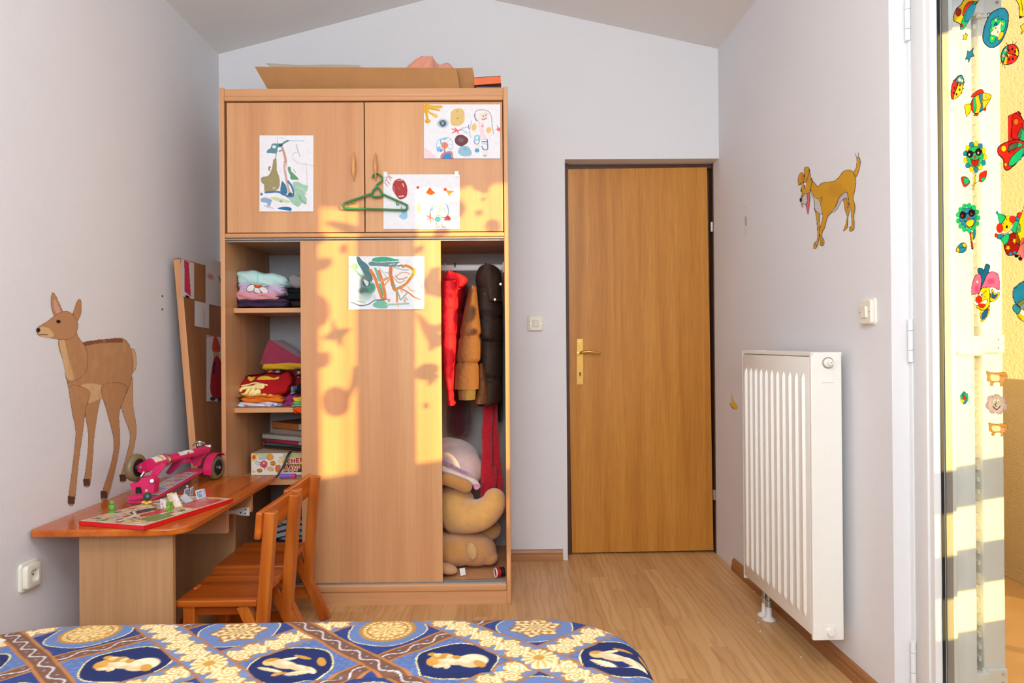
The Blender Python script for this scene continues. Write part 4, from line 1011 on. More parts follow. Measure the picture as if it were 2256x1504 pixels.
obj('backrest', tf(box((-.010, 2.222, -.043), (.010, 2.553, .043), .006, 3), bkm), M['pine_y'], ch)
c2 = ch.copy(); C.objects.link(c2); c2.location = (-.90, 2.735, 0)
c2['label'] = 'small orange pine chair between the other chair and the wardrobe'
for k in list(ch.children):
    q = k.copy(); C.objects.link(q); q.parent = c2
bar = obj('wooden_bar', rod((-1.12, 2.36, .02), (-1.00, 2.36, .30), .012, .02), M['pine'])
tag(bar, 'dark stained wooden bar leaning under the desk, left of the chair seats', 'bar')
bar.rotation_euler = (0, 0, 0)

# ------------------------------------------------------------------ pin board leaning between wardrobe and wall
pO, pU = Vector((-1.247, 3.035, .004)), Vector((-.113, 0, 1.452)).normalized()
pN = Vector((pU.z, 0, -pU.x)); PL = 1.458
Pm = Matrix(((0, pU.x, pN.x, pO.x), (1, pU.y, pN.y, pO.y), (0, pU.z, pN.z, pO.z), (0, 0, 0, 1)))
pbd = thing('pin_board', 'tall brown pin board leaning between the wardrobe and the left wall', 'pin board', (-1.3, 3.3, 0))
obj('board', tf(box((.002, .002, -.024), (.53, PL-.002, -.001)), Pm), wood('brown_board', (150, 96, 56), (166, 108, 64), (178, 120, 74), 'z', .6, 10, 120), pbd)
obj('edge_strip', tf(J(box((0, 0, -.028), (.004, PL, 0), .001), box((.53, 0, -.028), (.534, PL, 0), .001), box((0, PL-.004, -.028), (.534, PL, 0), .001), box((0, 0, -.028), (.534, .004, 0), .001)), Pm), M['beech'], pbd)
pmp = plane_map(pO, pN, .0015)
def pin_paper(label, fn, x0, y0, x1, y1, wedge=0.0, step=.8):
    sl = .34
    def shp(X, Y): return X, Y+(X-x0)*sl*np.clip(1-(Y-560)/330, .0, 1)
    o = painted('pinned_drawing', x0, y0, x1, y1, step, pmp, fn, M['paint'], None, (226, 218, 214), shape=shp)
    return tag(o, label, 'drawing', 'drawings on the pin board')
pin_paper('narrow drawing with a red stripe at the top left of the pin board', lambda c: c.poly([(405, 570), (415, 572), (420, 648), (406, 640)], (214, 52, 84), sm=False).ell(412, 650, 5, 3, (40, 40, 60)), 398, 570, 427, 652)
pin_paper('pale pencil drawing at the top right of the pin board, by the wardrobe', lambda c: c.ell(463, 606, 9, 8, (222, 90, 100), a=.7, soft=True).line([(482, 600), (486, 614)], 3, (90, 100, 140)), 452, 566, 500, 668)
pin_paper('small blank white paper in the middle of the pin board', lambda c: c.line([(448, 676), (449, 724)], 1.5, (180, 170, 170)), 428, 662, 460, 718)
def redfig(c):
    c.poly([(468, 750), (474, 735), (482, 752), (484, 770), (468, 772)], (214, 74, 40)); c.ell(476, 780, 7, 8, (200, 160, 130))
    c.poly([(470, 790), (486, 792), (500, 870), (464, 868)], (176, 30, 40)); c.line([(472, 796), (470, 820)], 5, (70, 40, 80)); c.ell(468, 878, 6, 5, (60, 60, 60)); c.ell(484, 880, 5, 5, (60, 60, 60))
    c.line([(455, 742), (468, 738)], 2, (220, 110, 140))
pin_paper('drawing of a figure in a red gown on the pin board beside the wardrobe', redfig, 454, 738, 500, 884)

# ------------------------------------------------------------------ the pink scooter
MAG = plain('pink_scooter_paint', (214, 40, 100), .35, var=.03)
TYR = plain('smoky_tyre', (120, 104, 74), .3, var=.06)
sc_t = thing('kick_scooter', 'folded pink kick scooter lying on the desk against the wall', 'scooter', (-1.25, 2.7, DZ))
def SP(x, y, Y): return Py(260+x/9.4, 960+y/9.4, Y)
AX = Vector((.985, -.17, 0)).normalized(); AL = Vector((.17, .985, 0)).normalized(); ZZ = Vector((0, 0, 1))
fl, frr = Vector((-1.298, 2.475, .5485)), Vector((-1.212, 2.462, .5485)); rr2, rl2 = Vector((-1.196, 2.90, .588)), Vector((-1.275, 2.905, .588))
def slab(q, th):
    n = (q[1]-q[0]).cross(q[3]-q[0]).normalized(); n = n if n.z > 0 else -n
    V = [p for p in q]+[p+n*th for p in q]
    return V, [[3, 2, 1, 0], [4, 5, 6, 7]]+[[i, (i+1) % 4, 4+(i+1) % 4, 4+i] for i in range(4)]
dkb = obj('deck', slab((fl, frr, rr2, rl2), .010), MAG, sc_t)
md = dkb.modifiers.new('b', 'BEVEL'); md.width = .003; md.segments = 2
def deckmap(U, V_):
    a = np.array(fl)+np.array((0, 0, .0112)); b = np.array(frr)+np.array((0, 0, .0112)); c_ = np.array(rr2)+np.array((0, 0, .0112)); d = np.array(rl2)+np.array((0, 0, .0112))
    u, v = (U/80)[:, None], (V_/400)[:, None]
    return (a*(1-u)+b*u)*(1-v)+(d*(1-u)+c_*u)*v
def deckart(c):
    rn_ = random.Random(3)
    c.poly([(8, 80), (72, 80), (72, 110), (8, 110)], (222, 150, 60), sm=False)
    for _ in range(60): c.ell(rn_.uniform(6, 74), rn_.uniform(110, 330), rn_.uniform(6, 16), rn_.uniform(8, 26), rn_.choice([(150, 160, 210), (210, 205, 220), (224, 170, 140), (200, 70, 60), (226, 196, 110), (190, 180, 200), (120, 130, 190)]), rot=rn_.uniform(0, 3), a=.8)
    c.line([(70, 120), (70, 330)], 6, (222, 180, 70))
painted('deck_sticker', 4, 60, 76, 335, 2.0, deckmap, deckart, M['gloss'], dkb, (196, 200, 222))
def wheel(c, r, w_, parent, nm='wheel'):
    ww = obj(nm, lathe([(r*.66, -w_/2), (r*.86, -w_/2), (r*.97, -w_*.3), (r, 0), (r*.97, w_*.3), (r*.86, w_/2), (r*.66, w_/2)], 36, c, AX, True), TYR, parent, 50)
    obj('hub', lathe([(.004, -w_*.42), (r*.64, -w_*.42), (r*.68, -w_*.2), (r*.68, w_*.2), (r*.64, w_*.42), (r*.3, w_*.36), (r*.27, w_*.5), (.004, w_*.5)], 30, c, AX), M['black'], ww, 40)
    obj('axle_bolt', lathe([(.007, w_*.5), (.007, w_*.75), (.002, w_*.85)], 16, c, AX), M['steel'], ww, 40)
fwc = SP(370, 655, 2.52); wheel(fwc, .0485, .026, sc_t)
rwc = Vector((-1.172, 2.925, DZ+.049)); wheel(rwc, .0485, .026, sc_t)
# fork plates, steering tube and its collar, clamp
def fplate(s):
    o_ = fwc+AX*s
    pr_ = [(-.012, -.012), (-.014, .008), (.0, .016), (.045, .022), (.05, -.022), (.012, -.024)]
    V = [o_+AL*a+ZZ*b+AX*k for k in (0, .003) for a, b in pr_]; n = len(pr_)
    return V, [list(range(n))[::-1], list(range(n, 2*n))]+[[i, (i+1) % n, n+(i+1) % n, n+i] for i in range(n)]
obj('fork', J(fplate(.016), fplate(-.019)), MAG, sc_t)
s0 = SP(640, 600, 2.545); s1 = SP(960, 500, 2.62); s2 = SP(1500, 370, 2.76); s3 = SP(1830, 290, 2.89)
s0.x = s0.x
stm = obj('steering_tube', J(tube([s0, s1], .0215, 20), tube([s1, s2, s3], .0165, 20)), MAG, sc_t, 40)
for i, (t0, t1, cl_) in enumerate(((.15, .75, (226, 200, 170)),)):
    a, b = s0.lerp(s1, t0), s0.lerp(s1, t1)
    V = [];
    pass
def decal(a, b, r, cols, seed, nm):
    d = (b-a).normalized(); sx = d.cross(ZZ).normalized(); up_ = sx.cross(d); n1, n2 = 26, 14
    rn_ = random.Random(seed)
    U, W_ = np.meshgrid(np.linspace(0, 26, n1), np.linspace(0, 14, n2)); U, W_ = U.ravel(), W_.ravel()
    c = Cv(U, W_, cols[0])
    for _ in range(14): c.ell(rn_.uniform(0, 26), rn_.uniform(0, 14), rn_.uniform(1.5, 4), rn_.uniform(1.5, 4), rn_.choice(cols[1:]))
    ang = np.radians(20+110*W_/14)
    P = np.array(a)+np.outer(U/26, np.array(b-a))+r*(np.outer(np.cos(ang), np.array(sx))+np.outer(np.sin(ang), np.array(up_)))
    cmesh(nm, P, c.C, n1, n2, M['gloss'], stm)
decal(s0.lerp(s1, .1), s0.lerp(s1, .8), .0222, [(226, 214, 206), (200, 60, 60), (130, 140, 200), (222, 180, 80), (240, 236, 230)], 1, 'tube_sticker')
decal(s1.lerp(s2, .45), s1.lerp(s2, 1), .0172, [(222, 214, 206), (222, 170, 70), (120, 140, 200), (190, 40, 60), (240, 236, 230)], 2, 'tube_sticker')
d01 = (s1-s0).normalized()
obj('collar_ring', J(lathe([(.0215, -.006), (.0245, -.006), (.0245, .006), (.0215, .006)], 28, s1, d01)), M['steel'], stm, 40)
obj('collar_ring', J(lathe([(.0175, .006), (.023, .006), (.0225, .011), (.0175, .011)], 28, s1, d01)), M['black'], stm, 40)
def plate4(pts, Y, dy, mat, nm, par):
    q = [SP(x, y, Y) for x, y in pts]; V = q+[p+Vector((-.004, dy, 0)) for p in q]; n = len(q)
    return obj(nm, (V, [list(range(n)), list(range(n, 2*n))[::-1]]+[[i, (i+1) % n, n+(i+1) % n, n+i] for i in range(n)]), mat, par)
plate4([(740, 640), (930, 560), (985, 600), (860, 760), (760, 900), (650, 880)], 2.535, .02, MAG, 'folding_arm', sc_t)
plate4([(480, 870), (640, 850), (760, 930), (740, 1190), (500, 1210), (330, 1190), (240, 1000), (420, 960)], 2.485, .045, MAG, 'folding_bracket', sc_t)
plate4([(375, 1060), (470, 1060), (500, 1190), (370, 1190)], 2.482, .004, M['black'], 'bracket_slot', sc_t)
plate4([(180, 1245), (520, 1225), (560, 1280), (290, 1330)], 2.462, .02, MAG, 'front_lip', sc_t)
plate4([(990, 770), (1170, 500), (1390, 470), (1350, 560), (1130, 770), (1060, 800)], 2.70, .006, plain('dark_pink_flap', (170, 28, 84), .45), 'stand_flap', sc_t)
plate4([(1390, 420), (1830, 240), (1850, 300), (1800, 420), (1740, 480), (1700, 620), (1570, 630), (1530, 560), (1380, 560)], 2.86, .02, MAG, 'rear_bracket', sc_t)
hcen = SP(1520, 445, 2.852); obj('bracket_hole', cyl(hcen, hcen+Vector((0, .004, 0)), .0075, 18), M['black'], sc_t)
obj('pivot_bolt', cyl(SP(700, 930, 2.483), SP(700, 930, 2.475), .007, 16, .001), M['steel'], sc_t, 40)
obj('spring_pin', cyl(SP(470, 845, 2.49), SP(540, 745, 2.5), .0045, 12), M['steel'], sc_t, 40)
# fender over the rear wheel
fr_ = []
for i in range(13):
    a = math.radians(20+150*i/12-40); p = rwc+AL*(-.058*math.cos(a)*1.0)+ZZ*(.058*math.sin(a))
    nrm_ = (p-rwc).normalized()
    fr_.append([p-AX*.018, p+AX*.018, p+AX*.018+nrm_*.002, p-AX*.018+nrm_*.002])
obj('fender', loft(fr_), MAG, sc_t, 40)
qq = [SP(1540, 210, 2.87), SP(1600, 150, 2.87), SP(1690, 120, 2.87), SP(1790, 155, 2.88)]
obj('quick_release', J(tube(spline(qq, 6), .004, 10), tube([SP(1640, 190, 2.87), SP(1740, 190, 2.875)], .006, 12), tube([SP(1690, 230, 2.86), SP(1690, 150, 2.87)], .007, 14)), M['steel'], sc_t, 40)
obj('handlebar_end', cyl(SP(1790, 225, 2.89), SP(1930, 215, 2.90), .009, 16, .002), M['steel'], sc_t, 40)

# ------------------------------------------------------------------ board game and its pieces
GZ = DZ+.013
gNL, gNR, gFR = Vector((-1.293, 2.193, 0)), Vector((-1.062, 2.121, 0)), Vector((-.940, 2.494, 0)); gFL = gNL+gFR-gNR
bg = thing('board_game', 'open board game with red edge and busy colourful print on the desk', 'board game', (-1.12, 2.34, DZ))
obj('board', prism([(p.x, p.y) for p in (gNL, gNR, gFR, gFL)], DZ+.001, GZ, 'z'), plain('red_board_edge', (214, 16, 26), .4, var=.02), bg)
def gmap(U, V_):
    u, v = (U/240)[:, None], (V_/390)[:, None]; z = np.array((0, 0, GZ+.0006))
    a, b, c_, d = (np.array(p)+z for p in (gNL, gNR, gFR, gFL))
    return (a*(1-u)+b*u)*(1-v)+(d*(1-u)+c_*u)*v
def gart(c):
    rn_ = random.Random(12)
    pal = [(90, 120, 60), (120, 150, 70), (190, 60, 60), (226, 200, 160), (170, 160, 150), (120, 70, 60), (206, 170, 80), (70, 84, 64), (230, 220, 210), (150, 110, 90), (214, 130, 140)]
    for _ in range(260): c.ell(rn_.uniform(12, 228), rn_.uniform(12, 378), rn_.uniform(3, 12), rn_.uniform(3, 16), rn_.choice(pal), rot=rn_.uniform(0, 3), a=.9)
    c.poly([(160, 70), (220, 60), (226, 130), (170, 140)], (104, 140, 62)); c.poly([(120, 110), (150, 100), (170, 180), (130, 180)], (206, 50, 50)); c.poly([(60, 130), (100, 120), (110, 190), (70, 190)], (70, 74, 54))
    c.poly([(150, 250), (230, 240), (230, 350), (140, 350)], (206, 66, 74), a=.75); c.line([(20, 60), (110, 70), (200, 40)], 8, (228, 186, 60)); c.line([(40, 90), (90, 60), (150, 70)], 7, (150, 165, 180)); c.line([(120, 30), (100, 110), (60, 150), (80, 230)], 7, (232, 224, 216))
    c.line([(4, 4), (236, 4), (236, 386), (4, 386), (4, 4)], 14, (226, 196, 156), sm=False)
painted('printed_top', 2, 2, 238, 388, 2.0, gmap, gart, M['gloss'], bg, (206, 180, 150))
def gpt(px, py): return Pz(px, py, GZ)
def card(name, label, quads, cols, th=.0012, group='paper cut-outs standing on the board game'):
    """folded card: each quad is four (px, py) at a distance; first two points stand on the board"""
    t = thing(name, label, 'game piece', (0, 0, 0), group)
    for q, cl_ in zip(quads, cols):
        a, b = gpt(*q[0]), gpt(*q[1]); a.z += .0016; b.z += .0016
        c_, d = Py(*q[2], b.y), Py(*q[3], a.y)
        n = (b-a).cross(d-a).normalized()
        U, W_ = np.meshgrid(np.linspace(0, 20, 22), np.linspace(0, 20, 22)); U, W_ = U.ravel(), W_.ravel()
        cv = Cv(U, W_, cl_[0]); rn_ = random.Random(len(label))
        for _ in range(9): cv.ell(rn_.uniform(2, 18), rn_.uniform(2, 18), rn_.uniform(1, 4), rn_.uniform(1, 4), rn_.choice(cl_[1:] or [cl_[0]]), a=.7)
        if len(cl_) > 3: cv.line([(1, 1), (19, 1), (19, 19), (1, 19), (1, 1)], 2.5, cl_[3], sm=False)
        u, w_ = (U/20)[:, None], (W_/20)[:, None]
        P = (np.array(a)*(1-u)+np.array(b)*u)*(1-w_)+(np.array(d)*(1-u)+np.array(c_)*u)*w_
        f_ = cmesh('card_face', P, cv.C, 22, 22, M['gloss'], t, None, False)
        md_ = f_.modifiers.new('s', 'SOLIDIFY'); md_.thickness = th; md_.offset = 0
    return t
WH = [(236, 228, 226), (226, 170, 190), (240, 236, 236), (226, 196, 150)]
card('paper_cutout', 'tall white and pink slanted paper cut-out in the middle of the board game', [[(385, 1121), (403, 1117), (388, 1084), (372, 1088)]], [WH])
card('paper_cutout', 'pale green topped paper cut-out leaning behind the white and pink one', [[(375, 1110), (388, 1107), (379, 1084), (367, 1088)]], [[(200, 206, 150), (236, 230, 226), (150, 170, 90)]])
card('paper_cutout', 'small white paper cut-out with red edge beside the green card', [[(354, 1122), (369, 1119), (366, 1101), (353, 1098)]], [[(232, 222, 224), (200, 50, 60), (240, 234, 236)]])
card('paper_cutout', 'bright green card standing on the board game', [[(366, 1128), (381, 1125), (381, 1104), (366, 1106)]], [[(120, 160, 60), (150, 186, 90), (90, 130, 50)]])
card('paper_cutout', 'blue folded card standing at the far edge of the board game', [[(404, 1095), (414, 1092), (416, 1074), (407, 1077)], [(418, 1092), (425, 1090), (426, 1071), (419, 1075)]], [[(110, 144, 186), (130, 160, 200), (120, 150, 190), (206, 206, 214)]]*2)
card('paper_cutout', 'large blue folded card with white border, rightmost on the board game', [[(434, 1101), (447, 1098), (446, 1076), (430, 1081)], [(447, 1098), (454, 1096), (451, 1076), (446, 1076)]], [[(112, 146, 188), (130, 160, 200), (120, 150, 190), (220, 216, 216)], [(196, 204, 220), (210, 214, 226), (180, 190, 214)]])
fc = thing('paper_cutout', 'white and blue card lying flat before the blue folded cards', 'game piece', (0, 0, 0), 'paper cut-outs standing on the board game')
q4 = [gpt(408, 1109), gpt(426, 1105), gpt(407, 1093), gpt(396, 1099)]
for p_, dz in zip(q4, (.002, .004, .012, .006)): p_.z += dz
obj('card_face', sheet([q4[3], q4[2], q4[1], q4[0]], .001, 4, .0005), plain('pale_blue_card', (206, 214, 226), .4), fc)
def pawn(label, px, py, hpx, base_c, body_c, top_c, kind=0):
    c = gpt(px, py); c.z += .0012; s = c.y/FPX; h = hpx*s
    t = thing('game_pawn', label, 'game piece', c, 'figures on the board game')
    obj('base', lathe([(.010, 0), (.010, .003), (.006, .006), (.004, .007)], 24, c), plain('pawn_base', base_c, .35), t, 40)
    if kind == 0:
        fuse('figure_body', [ell(c+Vector((0, 0, h*.38)), (.0095, .009, h*.30)), ell(c+Vector((.007, -.003, h*.50)), (.004, .004, .005)), ell(c+Vector((-.007, -.003, h*.46)), (.004, .004, .005))], plain('pawn_body', body_c, .35), t, .0012, 2)
        fuse('figure_head', [ell(c+Vector((0, 0, h*.78)), (.007, .007, h*.18)), ell(c+Vector((-.003, -.005, h*.96)), (.0022, .0022, .003)), ell(c+Vector((.003, -.005, h*.96)), (.0022, .0022, .003))], plain('pawn_head', top_c, .35), t, .001, 2)
    else:
        for s_ in (-1, 1): obj('foot', ell(c+Vector((s_*.010, -.004, .006)), (.008, .008, .005)), plain('pawn_foot', base_c, .35), t, True)
        obj('figure_body', ell(c+Vector((0, 0, h*.48)), (.0145, .0145, h*.27)), plain('pawn_body', body_c, .3), t, True)
        obj('figure_eye', ell(c+Vector((.006, -.011, h*.52)), (.005, .004, .006)), plain('pawn_eye', (96, 110, 176), .3), t, True)
        obj('figure_head', ell(c+Vector((-.003, 0, h*.86)), (.005, .005, h*.12)), plain('pawn_head', top_c, .4), t, True)
pawn('green frog like figure standing at the near left of the board game', 247, 1129, 27, (96, 150, 50), (92, 156, 56), (120, 150, 70), 0)
pawn('round dark green figure with yellow feet on the board game by the scooter', 325, 1110, 33, (226, 190, 40), (34, 74, 50), (206, 170, 140), 1)
mb_ = Pz(412, 1071, DZ+.006); o = obj('bead', ell((mb_.x, mb_.y, DZ+.0062), (.005, .005, .005), 16, 10), M['white'], None, True)
tag(o, 'tiny white bead lying on the desk behind the blue cards', 'bead')

# ================================================================== PICTURES ON THE WARDROBE
gp = 'children\'s paintings taped to the wardrobe'
W_ = (234, 231, 234)
def paperY(Y, curl=None):
    mp = plane_map((0, Y, 0), (0, -1, 0))
    def f(X, Yp):
        P = mp(X, Yp)
        u = (X-X.min())/(X.max()-X.min()); v = (Yp-Yp.min())/(Yp.max()-Yp.min())
        lift = .0012+.002*np.sin(np.pi*u)*np.sin(np.pi*v)*.6+.0015*v*v
        if curl: lift = lift+curl(u, v)
        P[:, 1] -= lift; return P
    return f
def artA(c):
    c.at(560, 290, 7.914)
    T, O, G, B = (94, 140, 146), (150, 134, 82), (150, 192, 160), (60, 110, 156)
    c.line([(405, 90), (412, 240)], 12, (206, 200, 170)); c.line([(440, 95), (520, 120)], 8, (206, 200, 180))
    c.poly([(315, 215), (400, 205), (480, 215), (500, 250), (460, 270), (420, 280), (410, 340), (380, 380), (300, 375), (225, 370), (230, 325), (290, 280)], T); c.ell(350, 265, 34, 26, W_); c.ell(430, 300, 24, 20, W_)
    c.line([(480, 225), (530, 190), (590, 158)], 34, T); c.ell(465, 235, 34, 28, (66, 90, 84)); c.line([(620, 160), (760, 158), (860, 160)], 24, (196, 208, 218)); c.line([(440, 345), (470, 330)], 22, (96, 130, 160))
    c.poly([(360, 470), (390, 480), (395, 600), (400, 680), (440, 790), (450, 900), (430, 990), (340, 1050), (240, 1060), (180, 1030), (175, 930), (125, 880), (130, 800), (240, 770), (290, 700), (320, 600), (335, 500)], O, a=.93)
    c.line([(392, 360), (375, 470)], 14, (140, 130, 90)); c.ell(275, 645, 30, 42, O); c.ell(292, 652, 18, 26, W_); c.ell(350, 985, 40, 30, (190, 176, 140), soft=True); c.ell(300, 850, 60, 60, (162, 148, 92), soft=True)
    c.line([(490, 285), (530, 400), (550, 500), (545, 600)], 42, (200, 150, 128)); c.line([(540, 520), (535, 650), (560, 800), (600, 1000), (620, 1050)], 40, (200, 156, 140), a=.9); c.line([(545, 560), (550, 660)], 30, (222, 200, 196), a=.8)
    c.line([(735, 220), (760, 320), (800, 430)], 18, (186, 186, 190)); c.line([(760, 360), (690, 380), (680, 460), (740, 530), (830, 565), (920, 570), (1030, 605)], 10, (200, 190, 186)); c.line([(850, 560), (850, 680)], 7, (206, 200, 200)); c.line([(900, 580), (920, 760), (930, 950)], 12, (204, 198, 200))
    c.poly([(590, 620), (635, 620), (650, 690), (700, 740), (780, 830), (720, 840), (640, 830), (630, 760), (595, 690)], (96, 156, 110)); c.line([(690, 660), (730, 720)], 12, (160, 140, 160))
    c.poly([(680, 890), (760, 870), (850, 920), (940, 950), (920, 1040), (880, 1090), (920, 1180), (900, 1260), (830, 1250), (780, 1310), (700, 1280), (640, 1220), (620, 1150), (720, 1100), (690, 1000)], G, a=.9); c.line([(740, 960), (860, 1010), (900, 1090)], 30, (176, 208, 186)); c.line([(790, 1120), (830, 1200), (900, 1250)], 34, (132, 176, 146))
    c.poly([(485, 870), (520, 890), (560, 950), (580, 1080), (480, 1080), (460, 1010)], (62, 118, 150)); c.line([(595, 870), (660, 960), (690, 1100), (620, 1130), (500, 1090), (420, 1050), (200, 1060)], 36, B, a=.95); c.ell(630, 1095, 40, 36, (66, 100, 110)); c.ell(130, 1090, 24, 24, (100, 120, 150))
    c.poly([(290, 1150), (380, 1140), (620, 1210), (580, 1245), (440, 1220), (340, 1190)], (196, 214, 160)); c.ell(470, 1215, 30, 18, (120, 160, 180))
    c.poly([(120, 1170), (200, 1150), (310, 1190), (300, 1240), (270, 1310), (220, 1320), (230, 1250), (130, 1225)], (130, 158, 190), a=.9); c.line([(180, 1290), (340, 1340)], 20, (190, 196, 206)); c.poly([(420, 1330), (540, 1310), (650, 1330), (640, 1385), (560, 1370), (430, 1350)], (40, 110, 160))
    c.line([(560, 1130), (620, 1175)], 14, (130, 150, 190))
def artB(c):
    c.at(930, 220, 10.742)
    Yl = (226, 166, 44); Bl = (110, 170, 206)
    c.poly([(50, 120), (170, 110), (190, 200), (110, 290), (50, 300)], Yl); c.line([(150, 150), (300, 165), (450, 165)], 70, (228, 178, 70)); c.line([(150, 200), (290, 225), (400, 250)], 48, Yl); c.line([(120, 260), (240, 340), (330, 400)], 60, (230, 180, 74)); c.line([(90, 260), (110, 380), (130, 500)], 60, Yl); c.ell(130, 505, 68, 52, Yl); c.ell(330, 380, 70, 80, (234, 196, 110), a=.7, soft=True); c.ell(240, 280, 70, 24, W_, rot=.3)
    c.ell(490, 560, 160, 130, (124, 186, 206), soft=True); c.poly([(415, 510), (480, 490), (550, 495), (560, 590), (490, 640), (430, 590)], (110, 74, 82)); c.ell(490, 560, 26, 34, (150, 180, 190)); c.ell(450, 520, 10, 10, W_); c.ell(530, 515, 10, 10, W_)
    c.poly([(700, 270), (860, 195), (980, 250), (1005, 400), (980, 540), (850, 620), (700, 600), (670, 430)], (222, 190, 124)); c.ell(830, 270, 40, 40, (212, 172, 96), soft=True); c.ell(840, 440, 30, 30, (190, 150, 80), soft=True)
    c.line([(1310, 495), (1270, 470), (1240, 360), (1290, 260), (1400, 235), (1560, 270), (1640, 400), (1660, 640), (1690, 800)], 26, (176, 164, 164), a=.8); c.line([(1290, 490), (1255, 430), (1250, 340)], 36, (150, 136, 140), soft=True); c.ell(1440, 400, 140, 130, (236, 222, 208), soft=True)
    c.line([(1420, 455), (1470, 465), (1530, 430)], 22, (196, 110, 110)); c.ell(1450, 380, 18, 18, (170, 110, 130)); c.ell(1510, 370, 18, 18, (170, 110, 130)); c.line([(1450, 380), (1460, 430), (1490, 410)], 10, (180, 150, 160)); c.line([(1490, 320), (1560, 340)], 26, (230, 200, 150))
    c.line([(1170, 500), (1140, 640), (1130, 800), (1160, 900)], 16, (176, 176, 206)); c.line([(1340, 520), (1380, 700), (1400, 880)], 60, (236, 208, 214), soft=True); c.line([(1430, 560), (1440, 760), (1480, 900)], 70, (238, 206, 212), soft=True); c.ell(1430, 620, 36, 40, (230, 150, 160), soft=True); c.line([(1570, 900), (1680, 800)], 12, (214, 204, 214))
    c.ell(1230, 650, 58, 88, (234, 192, 118), rot=.2); c.ell(1575, 720, 62, 74, (234, 192, 118), rot=.2)
    for q in ([(710, 690), (830, 730), (940, 695)], [(720, 780), (830, 735)], [(840, 730), (855, 800)], [(780, 670), (840, 730)]): c.line(q, 26, (228, 90, 104))
    c.poly([(1760, 690), (1800, 650), (1850, 680), (1860, 750), (1780, 730)], (226, 110, 122)); c.line([(1770, 610), (1800, 680)], 14, (226, 110, 122)); c.line([(1710, 710), (1790, 690)], 10, (230, 170, 180))
    c.line([(950, 670), (1100, 650)], 30, (176, 200, 220)); c.line([(960, 720), (1060, 790)], 50, (176, 204, 220), soft=True); c.line([(1100, 600), (1110, 690)], 18, (90, 110, 150))
    c.poly([(780, 950), (830, 860), (930, 835), (1030, 880), (1085, 950), (1040, 1040), (920, 1095), (810, 1040)], (112, 66, 70), (80, 36, 40), .6); c.ell(920, 950, 90, 70, (126, 98, 104), soft=True)
    c.poly([(880, 1160), (960, 1100), (1080, 1120), (1160, 1230), (1140, 1310), (1000, 1330), (900, 1290), (860, 1240)], (150, 190, 208), (120, 160, 184), .5); c.ell(1010, 1160, 50, 40, (120, 186, 190), soft=True); c.line([(900, 1310), (1060, 1350), (1200, 1310)], 6, (190, 190, 200))
    c.line([(380, 1230), (340, 1100), (370, 970), (480, 910), (620, 900), (700, 960), (730, 1080), (690, 1180), (590, 1190)], 14, Bl, a=.8); c.ell(400, 1170, 70, 80, (130, 180, 214), soft=True); c.line([(440, 950), (450, 1040)], 40, (130, 186, 214)); c.line([(500, 930), (570, 920)], 50, (150, 196, 222))
    for q in ([(600, 1000), (680, 940)], [(620, 1050), (730, 1080)], [(600, 1110), (690, 1170)]): c.line(q, 8, Bl)
    c.line([(440, 1220), (480, 1180)], 30, (70, 130, 200)); c.ell(535, 1080, 84, 80, (222, 140, 122)); c.line([(540, 1020), (520, 1120)], 14, (200, 100, 90)); c.line([(530, 1130), (530, 1250)], 40, (206, 130, 116)); c.poly([(455, 1290), (560, 1230), (700, 1220), (735, 1350), (720, 1400), (455, 1400)], (206, 130, 122)); c.poly([(500, 1320), (560, 1270), (660, 1260), (690, 1340), (680, 1400), (500, 1400)], (60, 140, 210))
    c.poly([(45, 1160), (130, 1170), (240, 1270), (330, 1380), (50, 1390)], (236, 204, 208), a=.8)
    Bk = (84, 124, 184)
    c.poly([(1240, 850), (1360, 840), (1370, 950), (1240, 970)], (150, 206, 216)); c.ell(1300, 900, 26, 40, W_); c.line([(1230, 960), (1250, 1030), (1310, 1050), (1350, 1000), (1350, 930)], 18, Bk); c.poly([(1265, 1070), (1360, 1060), (1360, 1140), (1270, 1140)], (232, 222, 200)); c.ell(1300, 1200, 56, 50, (84, 160, 208))
    c.line([(1400, 940), (1540, 930)], 14, (160, 200, 220)); c.line([(1410, 990), (1550, 990)], 18, Bk); c.line([(1420, 1040), (1550, 1050)], 16, (130, 190, 214)); c.line([(1540, 940), (1550, 1060), (1550, 1160), (1490, 1190), (1430, 1150), (1420, 1100)], 26, Bk); c.poly([(1440, 1210), (1550, 1200), (1550, 1290), (1450, 1300)], (234, 222, 204)); c.ell(1490, 1325, 52, 26, (150, 196, 214))
